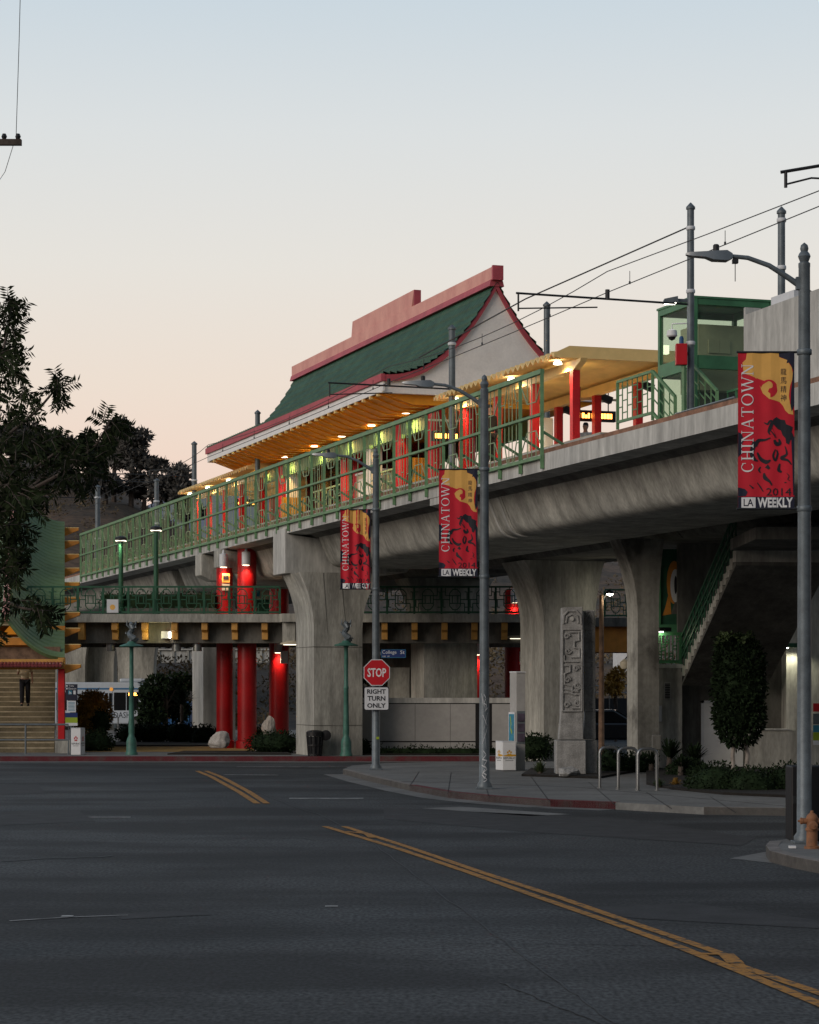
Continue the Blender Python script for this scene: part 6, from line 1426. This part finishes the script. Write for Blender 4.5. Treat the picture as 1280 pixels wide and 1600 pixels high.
# cars beyond the piers
def car(label, x, y, z, m, flip=1):
    o = thing('parked_car', label, 'car', (x, y, z), 'parked cars beyond the piers'); P = lambda l, h, w: Vector((x + flip * l, y + w, z + h))
    MB().prism([(-2.2, .3), (-2.25, .62), (-2.1, .82), (-1.3, .92), (1.0, .92), (1.9, .8), (2.2, .62), (2.2, .3)], P, 0, 1.75).build('body', m, o, bevel=.07)
    MB().prism([(-1.75, .9), (-1.0, 1.36), (.35, 1.4), (1.15, .91)], P, .12, 1.63).build('cabin', m, o, bevel=.06)
    for a in ([(-1.5, .94), (-.95, 1.3), (-.45, 1.33), (-.45, .94)], [(-.35, .94), (-.35, 1.33), (.3, 1.34), (.95, .94)]): MB().prism(a, P, .09, .112).build('window', M['dark_glass'], o)
    MB().add([P(1.08, .94, .25), P(1.08, .94, 1.5), P(.42, 1.36, 1.42), P(.42, 1.36, .33), P(1.12, .96, .25), P(1.12, .96, 1.5), P(.45, 1.39, 1.42), P(.45, 1.39, .33)], [(0, 1, 2, 3), (7, 6, 5, 4), (0, 4, 5, 1), (1, 5, 6, 2), (2, 6, 7, 3), (3, 7, 4, 0)]).build('windscreen', M['dark_glass'], o)
    for l in (-1.4, 1.35):
        for w in (-.01, 1.56):
            t = MB().lathe([(.2, 0), (.31, .02), (.33, .06), (.33, .15), (.3, .2)], 18, fr=lambda p, l=l, w=w: P(l + p.x, .33 + p.y, w + p.z)).build('wheel', M['rubber'], o, smooth=True); MB().lathe([(.02, -.01), (.19, -.008), (.2, .01)], 14, fr=lambda p, l=l, w=w: P(l + p.x, .33 + p.y, w + p.z)).build('rim', M['steel'], t, smooth=True)
    for w in (.3, 1.45): MB().box(2.16, 2.22, w - .16, w + .16, .58, .7, fr=lambda l, w2, h: P(l, h, w2)).build('headlight', M['sign_white'], o)
    return o
car('dark parked sedan seen between the two right piers', A(945, 0, 84).x, 84, .0, M['car_dark']); car('white parked car behind the dark sedan', A(1005, 0, 106).x, 106, .1, M['car_white'], -1)
q = A(283, 1014, 150)
for i, (px, m, lb) in enumerate(((252, 'car_dark', 'dark car parked on the rise above the white wall'), (268, 'car_white', 'white car parked on the rise above the white wall'), (288, 'car_dark', 'second dark car on the rise near the light column'))): car(lb, A(px, 0, 152).x, 152, A(0, 1017, 152).z, M[m])
o = thing('retaining_wall', 'pale panelled wall across the hillside beneath the parked cars', 'wall', (-15, 150, 0)); za, zb_ = A(0, 1036, 150).z, A(0, 1016, 150).z
MB().box(-24, -9, 150, 154, 0, zb_).build('wall', M['concrete_light'], o); r_ = MB()
for k in range(16): r_.box(-24 + k * .95, -23.85 + k * .95, 149.9, 149.998, za - 1, zb_)
r_.build('ribs', M['concrete'], o); MB().box(-24, -9, 149.85, 150.2, zb_ + .002, zb_ + .1).build('coping', M['concrete_light'], o)
o = thing('mesh_fence', 'dark screened fence beyond the right piers', 'fence', (8, 96, 0)); MB().box(4.5, 11.5, 98, 98.06, .5, 1.75).build('screen', M['dark_metal'], o)
for k in range(8): MB().tube([(4.5 + k, 97.95, 0), (4.5 + k, 97.95, 2.3)], .03).build('post', M['steel'], o)
MB().box(4.5, 11.5, 97.9, 98.2, -.1, .5).build('kerb_wall', M['concrete_light'], o)
MB().tube([(4.5, 97.95, 2.28), (11.5, 97.95, 2.28)], .02).tube([(4.5, 97.95, 2.0), (11.5, 97.95, 2.0)], .015).build('rail', M['steel'], o)
q = A(975, 1012, 140); o = thing('hillside_house', 'small white house on the hillside seen between the piers', 'house', (q.x, 141, 2.5)); MB().box(q.x - .4, q.x + 1.6, 140, 143, 2.4, 5.4).build('wall', M['white'], o); MB().prism([(q.x - .8, 5.4), (q.x + .6, 6.3), (q.x + 2, 5.4)], lambda x, z, y: Vector((x, y, z)), 139.8, 143.2).build('roof', M['grey_metal'], o); MB().box(q.x + .3, q.x + .8, 139.95, 139.998, 4.2, 4.9).build('window', M['dark_glass'], o)
# utility crossarm and wires at top left
o = thing('utility_pole', 'utility pole with a dark timber crossarm reaching in at top left', 'utility pole', (-8.0, 40, 0)); c = A(34, 223, 40)
MB().lathe([(.16, 0), (.11, 13)], 12, (c.x - 1.5, 40.14, 0)).build('pole', M['bark'], o, smooth=True); MB().box(c.x - 2.7, c.x, 39.92, 40.02, c.z - .05, c.z + .05).build('crossarm', M['bark'], o)
for dx in (-.06, -.3, -2.6): MB().lathe([(.03, 0), (.05, .05), (.03, .1)], 8, (c.x + dx, 39.97, c.z + .05)).build('insulator', M['dark_metal'], o, smooth=True)
ow = thing('power_lines', 'two thin grey power lines at the top left corner', 'wires', (-7, 40, 11)); pw_ = A(25, 218, 40)
MB().tube([A(33, -60, 38), A(30, 60, 39), pw_], .006, 4).build('line', M['grey_metal'], ow); MB().tube([A(21, 226, 40), A(8, 268, 42), A(-20, 310, 46)], .006, 4).build('line', M['grey_metal'], ow)
# ================================================================ PLANTS
def bush(name, label, c, rad, n, L, W, m, group=None, trunk=None, shell=.6, cat='shrub', extra=()):
    o = thing(name, label, cat, (c[0], c[1], CURB), group); mb = MB(); g = random.Random(hash(label) % 1 + len(label) * 7 + int(abs(c[0]) * 10))
    mb.clump(c, rad, n, L, W, shell, g)
    for cc_, rr_, nn_ in extra: mb.clump(cc_, rr_, nn_, L, W, shell, g)
    mb.build('foliage', M[m], o, fix=False)
    cz = c[2] - rad[2] * .3
    MB().tube([(c[0], c[1], 0), (c[0] + .03, c[1], c[2])], [.06, .03] if not trunk else trunk, 7).build('stem', M['bark'], o, smooth=True)
    bm = MB(); bm.lathe([(.01, -1), (.7, -.75), (.97, -.3), (1, .1), (.85, .55), (.5, .88), (.01, 1)], 14, c, fr=lambda p: Vector((p.x * rad[0] * .8, p.y * rad[1] * .8, p.z * rad[2] * .8))); bm.build('inner_foliage', M[m], o, smooth=True)
    return o
# topiary tree
T = A(1155, 1205, 55); c = Vector((T.x, 55, A(0, 1082, 55).z)); k = F / 55
o = thing('topiary_tree', 'tall dark clipped topiary tree in front of the white door', 'tree', (c.x, 55, CURB)); g = random.Random(8); mb = MB()
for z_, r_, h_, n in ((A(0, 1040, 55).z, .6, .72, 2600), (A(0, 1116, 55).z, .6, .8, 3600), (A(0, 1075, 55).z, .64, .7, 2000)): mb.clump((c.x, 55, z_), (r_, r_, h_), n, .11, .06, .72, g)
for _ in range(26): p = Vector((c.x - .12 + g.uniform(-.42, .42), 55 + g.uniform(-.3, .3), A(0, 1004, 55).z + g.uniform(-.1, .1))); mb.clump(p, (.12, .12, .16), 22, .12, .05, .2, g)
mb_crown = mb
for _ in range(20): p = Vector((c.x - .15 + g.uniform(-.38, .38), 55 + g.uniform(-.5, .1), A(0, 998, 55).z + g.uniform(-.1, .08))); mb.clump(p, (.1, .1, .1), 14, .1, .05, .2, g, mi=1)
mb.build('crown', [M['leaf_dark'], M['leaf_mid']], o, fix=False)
MB().lathe([(.01, -1), (.8, -.7), (1, -.2), (1, .4), (.7, .85), (.01, 1)], 14, c, fr=lambda p: Vector((p.x * .5, p.y * .5, p.z * 1.15))).build('inner_crown', M['leaf_dark'], o, smooth=True)
for dx in (-.12, .16): MB().tube([(T.x + dx, 55, 0), (T.x + dx * 1.3, 55, .6), (T.x + dx * .4, 55, 1.3)], [.06, .05, .04], 8).build('trunk', M['bark_pale'], o, smooth=True)
for px, py, D, rx, rz, lb in ((1120, 1231, 46.2, .7, .52, 'dark rounded boxwood mound left of the topiary trunk'), (1172, 1234, 45.9, .68, .48, 'dark rounded boxwood mound right of the topiary trunk'), (1238, 1231, 46.2, .72, .52, 'dark rounded boxwood mound by the right street light'), (1294, 1231, 46.3, .6, .46, 'dark rounded boxwood mound at the right picture edge'), (1075, 1208, 53.5, .5, .34, 'dark low shrub below the spiky plants')):
    q = A(px, py, D); bush('boxwood', lb, (q.x, q.y, q.z), (rx, .62, rz), 2200, .07, .04, 'leaf_dark', 'dark boxwood mounds in the right bed')
def spiky(label, px, py, D, n, L, m='leaf_mid', group=None, name='spiky_plant', spread=1.0, W=.05):
    q = A(px, py, D); o = thing(name, label, 'plant', (q.x, q.y, q.z), group); mb = MB(); g = random.Random(px)
    for i in range(n):
        a = g.uniform(0, 2 * pi); e = g.uniform(.15, 1.35); d = Vector((cos(a) * sin(e) * spread, sin(a) * sin(e) * spread, cos(e) + .25)).normalized(); l = L * g.uniform(.7, 1.1); s_ = d.cross(Vector((0, 0, 1))); s_ = (s_.normalized() if s_.length > .01 else Vector((1, 0, 0))) * W / 2
        m1 = q + d * l * .5; m2 = q + d * l * .85 + Vector((0, 0, -.06 * l)); e_ = q + d * l + Vector((0, 0, -.16 * l)); mb.add([q - s_ * .6, q + s_ * .6, m1 + s_, m1 - s_, m2 + s_ * .7, m2 - s_ * .7, e_], [(0, 1, 2, 3), (3, 2, 4, 5), (5, 4, 6)])
    mb.build('leaves', M[m], o, fix=False); MB().lathe([(.07, -.3), (.06, .08), (.02, .14)], 8, q).build('stem', M['bark'], o, smooth=True); return o
for px, py, D, n, L, lb in ((1046, 1188, 55.5, 70, .62, 'large spiky dark agave against the stair block'), (1085, 1190, 55, 70, .55, 'spiky dark agave left of the white door'), (1018, 1196, 56, 45, .45, 'spiky dark agave behind the meter post'), (1064, 1200, 53, 50, .4, 'smaller spiky agave in front of the agave pair')): spiky(lb, px, py, D, n, L, 'leaf_dark', 'spiky agaves in the right bed')
for px, py, D, n, L, m, lb in ((1030, 1234, 47.6, 90, .27, 'leaf_mid', 'green grass tuft at the left tip of the right bed'), (1056, 1231, 48, 90, .25, 'leaf_yellow', 'brownish grass tuft between the green tuft and boxwood'), (1080, 1231, 48, 80, .3, 'leaf_mid', 'light grass tuft against the left boxwood mound'), (1224, 1250, 46.5, 70, .26, 'leaf_yellow', 'yellowish tuft left of the right street light'), (1240, 1240, 47.4, 60, .3, 'leaf_mid', 'pale leafy tuft touching the right street light'), (1272, 1248, 46.6, 60, .28, 'leaf_mid', 'pale leafy tuft right of the right street light'), (844, 1210, 54.2, 150, .36, 'leaf_mid', 'grass tuft between the newspaper box and carved pillar')): spiky(lb, px, py, D, n, L, m, 'grass tufts at the bed edges', 'grass_tuft', .75, .022)
for px, py, D, rx, rz, m, n, L, lb in ((955, 1196, 56, .45, .42, 'leaf_dark', 700, .1, 'dark shrub behind the first bike rack'), (995, 1198, 56.5, .4, .36, 'leaf_dark', 600, .1, 'dark shrub behind the last bike rack'), (835, 1168, 66, .6, .42, 'leaf_dark', 900, .1, 'dark shrub at the foot of the red column behind the kiosk'), (430, 1162, 72.4, .95, .42, 'leaf_dark', 1600, .09, 'dark grassy mound left of the big pier'), (564, 1168, 70.3, .3, .26, 'leaf_dark', 500, .08, 'small dark shrub right of the big pier'), (410, 1150, 78, .5, .3, 'leaf_dark', 500, .1, 'dark shrub below the grey boulder'),
    (144, 1115, 82, .72, .85, 'leaf_yellow', 1900, .13, 'rust yellow bush in front of the bus'), (150, 1160, 74.5, .62, .4, 'leaf_dark', 900, .1, 'dark low shrub right of the left newspaper box'), (158, 1128, 79, .35, .45, 'leaf_dark', 500, .1, 'dark twiggy shrub under the rust yellow bush'), (205, 1148, 86, .62, .4, 'leaf_dark', 700, .11, 'dark hedge shrub behind the left ornamental post'), (240, 1146, 86.5, .8, .45, 'leaf_dark', 900, .11, 'dark hedge shrub below the waste container'), (282, 1146, 86, .7, .46, 'leaf_dark', 900, .11, 'dark hedge shrub left of the light column'), (320, 1150, 85, .6, .42, 'leaf_dark', 800, .11, 'dark hedge shrub behind the pale boulder')):
    q = A(px, py, D); bush('shrub', lb, tuple(q), (rx, rx * .8, rz), n, L, L * .5, m, 'shrubs under the station')
o = thing('ground_cover', 'dark ground cover along the foot of the panel wall', 'ground cover', (1, 70.4, CURB)); mb = MB(); g = random.Random(4)
for i in range(34): mb.clump((-1.5 + i * .16, 70.4 + g.uniform(-.1, .2), .28), (.16, .2, .1 + .1 * (sin(i * .7) > .2)), 40, .09, .04, .2, g)
mb.box(-1.55, 3.9, 70.35, 70.6, CURB, .34); mb.build('foliage', M['leaf_dark'], o, fix=False); o['kind'] = 'stuff'
# trees under / behind the station
def tree(name, label, base, h, crown, m, n=1400, L=.22, W=.12, group=None, tr=.12, blobs=7, seed=1):
    o = thing(name, label, 'tree', base, group); g = random.Random(seed); b = Vector(base); mb = MB(); tb = MB()
    top = b + Vector((0, 0, h)); tb.tube([b - Vector((0, 0, .3)), b + Vector((.05, 0, h * .45)), top - Vector((0, 0, crown[2] * .8))], [tr, tr * .7, tr * .3], 7)
    cc_ = top - Vector((0, 0, crown[2]))
    for i in range(blobs):
        d = Vector((g.uniform(-1, 1), g.uniform(-1, 1), g.uniform(-.9, .9))); p = cc_ + Vector((d.x * crown[0], d.y * crown[1], d.z * crown[2])) * .62
        s_ = g.uniform(.26, .46); mb.clump(p, (crown[0] * s_, crown[1] * s_, crown[2] * s_ * .7), n // blobs, L, W, .25, g); tb.tube([b + Vector((0, 0, h * .4)), (b + Vector((0, 0, h * .5)) + p) / 2, p], [tr * .4, tr * .25, tr * .1], 5)
    mb.build('crown', M[m], o, fix=False); tb.build('trunk', M['bark'], o, smooth=True); return o
q = A(258, 1140, 93); tree('shade_tree', 'dense dark tree between the bus and the light column', (q.x, 93, CURB), 3.15, (1.35, 1.0, 1.5), 'leaf_dark', 5200, .2, .1, blobs=14, seed=5)
spiky('small palm with drooping fronds before the light column', 284, 1102, 88, 110, .85, 'leaf_dark', None, 'palm', 1.0, .05); q = A(284, 1102, 88); tag(bpy.data.objects['palm']); MB().tube([(q.x, 88, CURB), (q.x, 88, q.z)], .06).build('trunk', M['bark'], bpy.data.objects['palm'], smooth=True)
for px, D, h, cr_, m, lb, sd in ((836, 92, 2.9, (.85, .8, .8), 'leaf_mid', 'small street tree seen right of the silver kiosk', 3), (962, 94, 3.0, (.62, .6, .75), 'leaf_yellow', 'small yellowish street tree between the two right piers', 9), (575, 88, 3.3, (1.1, 1, 1.0), 'leaf_dark', 'dark tree behind the stop sign', 12), (618, 89, 3.0, (.6, .8, .8), 'leaf_yellow', 'yellowish tree right of the stop sign', 15)):
    q = A(px, 1100, D); tree('street_tree', lb, (q.x, D, CURB), h, cr_, m, 1700, .16, .08, 'street trees beyond the station', .06, 9, sd)
# hillside trees
def hz(x, y): return HILL(x, y)
D = 232
def hilltree(label, px, py_top, py_base, D, rx, m, n, seed, blobs=11, L=.55):
    b = A(px, py_base, D); t = A(px, py_top, D); b.z = hz(b.x, b.y) - .3; h = t.z - b.z
    tree('hillside_tree', label, tuple(b), h, (rx, rx, h * .36), m, n, L, L * .45, 'trees along the hillside', .28, blobs, seed)
hilltree('tall pine with a clumpy crown on the hillside skyline', 205, 640, 770, 225, 2.9, 'leaf_pine_hazed', 4200, 2, 15)
hilltree('broad dark pine on the skyline left of the mountain gap', 262, 706, 790, 222, 2.7, 'leaf_pine_hazed', 3800, 6, 14)
hilltree('low dark tree under the broad skyline pine', 292, 742, 800, 220, 1.9, 'leaf_pine_hazed', 2200, 16, 10)
hilltree('slim upright tree on the skyline left of the tall pine', 178, 648, 770, 228, 1.0, 'leaf_pine_hazed', 1200, 21, 8, .4)
for i, (px, pt, pb, rx) in enumerate(((150, 690, 780, 2.8), (110, 672, 770, 3.0), (70, 660, 770, 3.0), (20, 650, 770, 3.4), (-30, 660, 790, 3.4), (225, 735, 800, 2.2), (165, 740, 810, 2.2))):
    hilltree(('round dark tree behind the tip of the near branches', 'round dark tree behind the near hanging leaves', 'dark skyline tree mostly hidden by near leaves', 'dark skyline tree at the far left behind near leaves', 'dark skyline tree beyond the left picture edge', 'low dark tree below the tall pine', 'low dark tree left of the tall pine trunk')[i], px, pt, pb, 236 - i * 2, rx, 'leaf_pine_hazed', 2400, 30 + i, 10)
o = thing('scrub', 'dry scrub bushes scattered over the brown hillside', 'scrub', (-30, 190, 5)); mb = MB(); g = random.Random(77)
for i in range(900):
    y = g.uniform(118, 250) if i % 3 else g.uniform(118, 149); x = g.uniform(-.26, .12) * y if i % 3 else g.uniform(-.13, .12) * y
    if 148 < y < 155: continue
    y = y; z = hz(x, y); s_ = g.uniform(.35, 1.2); mb.clump((x, y, z + s_ * .3), (s_, s_, s_ * .7), 44, .26, .14, .4, g)
mb.build('foliage', M['leaf_scrub'], o, fix=False); o['kind'] = 'stuff'
# near tree at left: trunk outside the picture, drooping feathery branches reaching in
o = thing('shade_tree', 'dark feathery leaved tree branching in from the left edge', 'tree', (-4.6, 18, 0)); g = random.Random(19); D = 18.0; tb = MB(); mb = MB()
tb.tube([(-4.6, 18, -.1), (-4.5, 18, 2.0), (-4.35, 18.1, 3.6), (-4.1, 18.1, 5.2)], [.2, .16, .13, .08], 10)
def bp(px, py, dd): return A(px, py, D + dd)
limbs = [[(-230, 860), (-90, 760), (-20, 640), (12, 520), (18, 476)], [(-230, 900), (-100, 780), (0, 690), (60, 640), (92, 602)], [(-220, 920), (-80, 830), (30, 775), (105, 735), (150, 695), (172, 660)], [(-220, 930), (-60, 840), (50, 760), (110, 715), (160, 690)], [(-230, 1000), (-90, 920), (-10, 890), (22, 872)], [(-240, 1000), (-60, 955), (10, 942), (35, 950), (60, 955)], [(-230, 880), (-110, 760), (-40, 600), (-10, 540)], [(-230, 940), (-60, 830), (10, 760), (70, 720), (110, 690)], [(-230, 980), (-60, 880), (-10, 840), (25, 825)]]
def frond(p, d, L):
    n = 7; s0 = d.cross(Vector((0, 1, 0))); s0 = s0.normalized() if s0.length > .01 else Vector((1, 0, 0))
    tb.tube([p, p + d * L * .5, p + d * L + Vector((0, 0, -.1 * L))], [.004, .003, .001], 4)
    for i in range(1, n + 1):
        f_ = i / n; b = p + d * L * f_ + Vector((0, 0, -.1 * L * f_ * f_))
        for sg in (-1, 1):
            e = (d * .55 + s0 * sg * g.uniform(.5, .9) + Vector((0, g.uniform(-.5, .5), -.35))).normalized(); mb.leaf(b, e, Vector((g.uniform(-1, 1), -1, g.uniform(-1, 1))), L * g.uniform(.34, .55), .014 + .009 * g.random())
for li, lm_ in enumerate(limbs):
    dd0 = g.uniform(-1.2, 1.2); P = [bp(x, y, dd0 * i / len(lm_)) for i, (x, y) in enumerate(lm_)]; n = len(P)
    tb.tube([Vector((-4.5, 18, 2.4 + li * .2))] + P, [.06] + [.02 * (1 - i / n) + .003 for i in range(n)], 7)
    if P[-1].x / P[-1].y * F + 640 > -20:
        for _ in range(12): frond(P[-1] + Vector((g.uniform(-.05, .03), g.uniform(-.1, .1), g.uniform(-.05, .04))), Vector((g.uniform(-.5, 1), g.uniform(-.6, .6), g.uniform(-.9, .6))).normalized(), g.uniform(.09, .17))
    for seg in range(max(0, n - 4), n - 1):
        a, b = P[seg], P[seg + 1]; m_ = max(3, int((b - a).length / .055))
        for j in range(m_):
            p = a.lerp(b, j / m_); px = 640 + p.x / p.y * F
            if px < -60: continue
            for q_ in range(2 if li not in (1, 2, 4, 5, 7, 8) else 1):
                d_ = ((b - a).normalized() * .7 + Vector((g.uniform(-1, 1), g.uniform(-1, 1), g.uniform(-.8, .7)))).normalized(); frond(p + Vector((g.uniform(-.05, .05), g.uniform(-.3, .3), g.uniform(-.06, .06))), d_, g.uniform(.1, .18))
for cx, cy, rx, ry, n in ((8, 600, 34, 70, 60), (10, 760, 42, 60, 80), (-5, 850, 34, 50, 56), (50, 690, 50, 28, 40), (118, 728, 40, 24, 44), (12, 895, 18, 22, 16), (52, 953, 24, 12, 16), (-25, 1000, 30, 20, 12), (50, 775, 26, 18, 20), (2, 530, 18, 50, 22)):
    for _ in range(int(n * .66)):
        a_ = g.uniform(0, 2 * pi); r_ = g.random() ** .5; p = bp(cx + rx * r_ * cos(a_), cy + ry * r_ * sin(a_), g.uniform(-1.3, 1.3)); d_ = Vector((g.uniform(-.6, 1), g.uniform(-.6, .6), g.uniform(-1, .5))).normalized(); frond(p, d_, g.uniform(.1, .18))
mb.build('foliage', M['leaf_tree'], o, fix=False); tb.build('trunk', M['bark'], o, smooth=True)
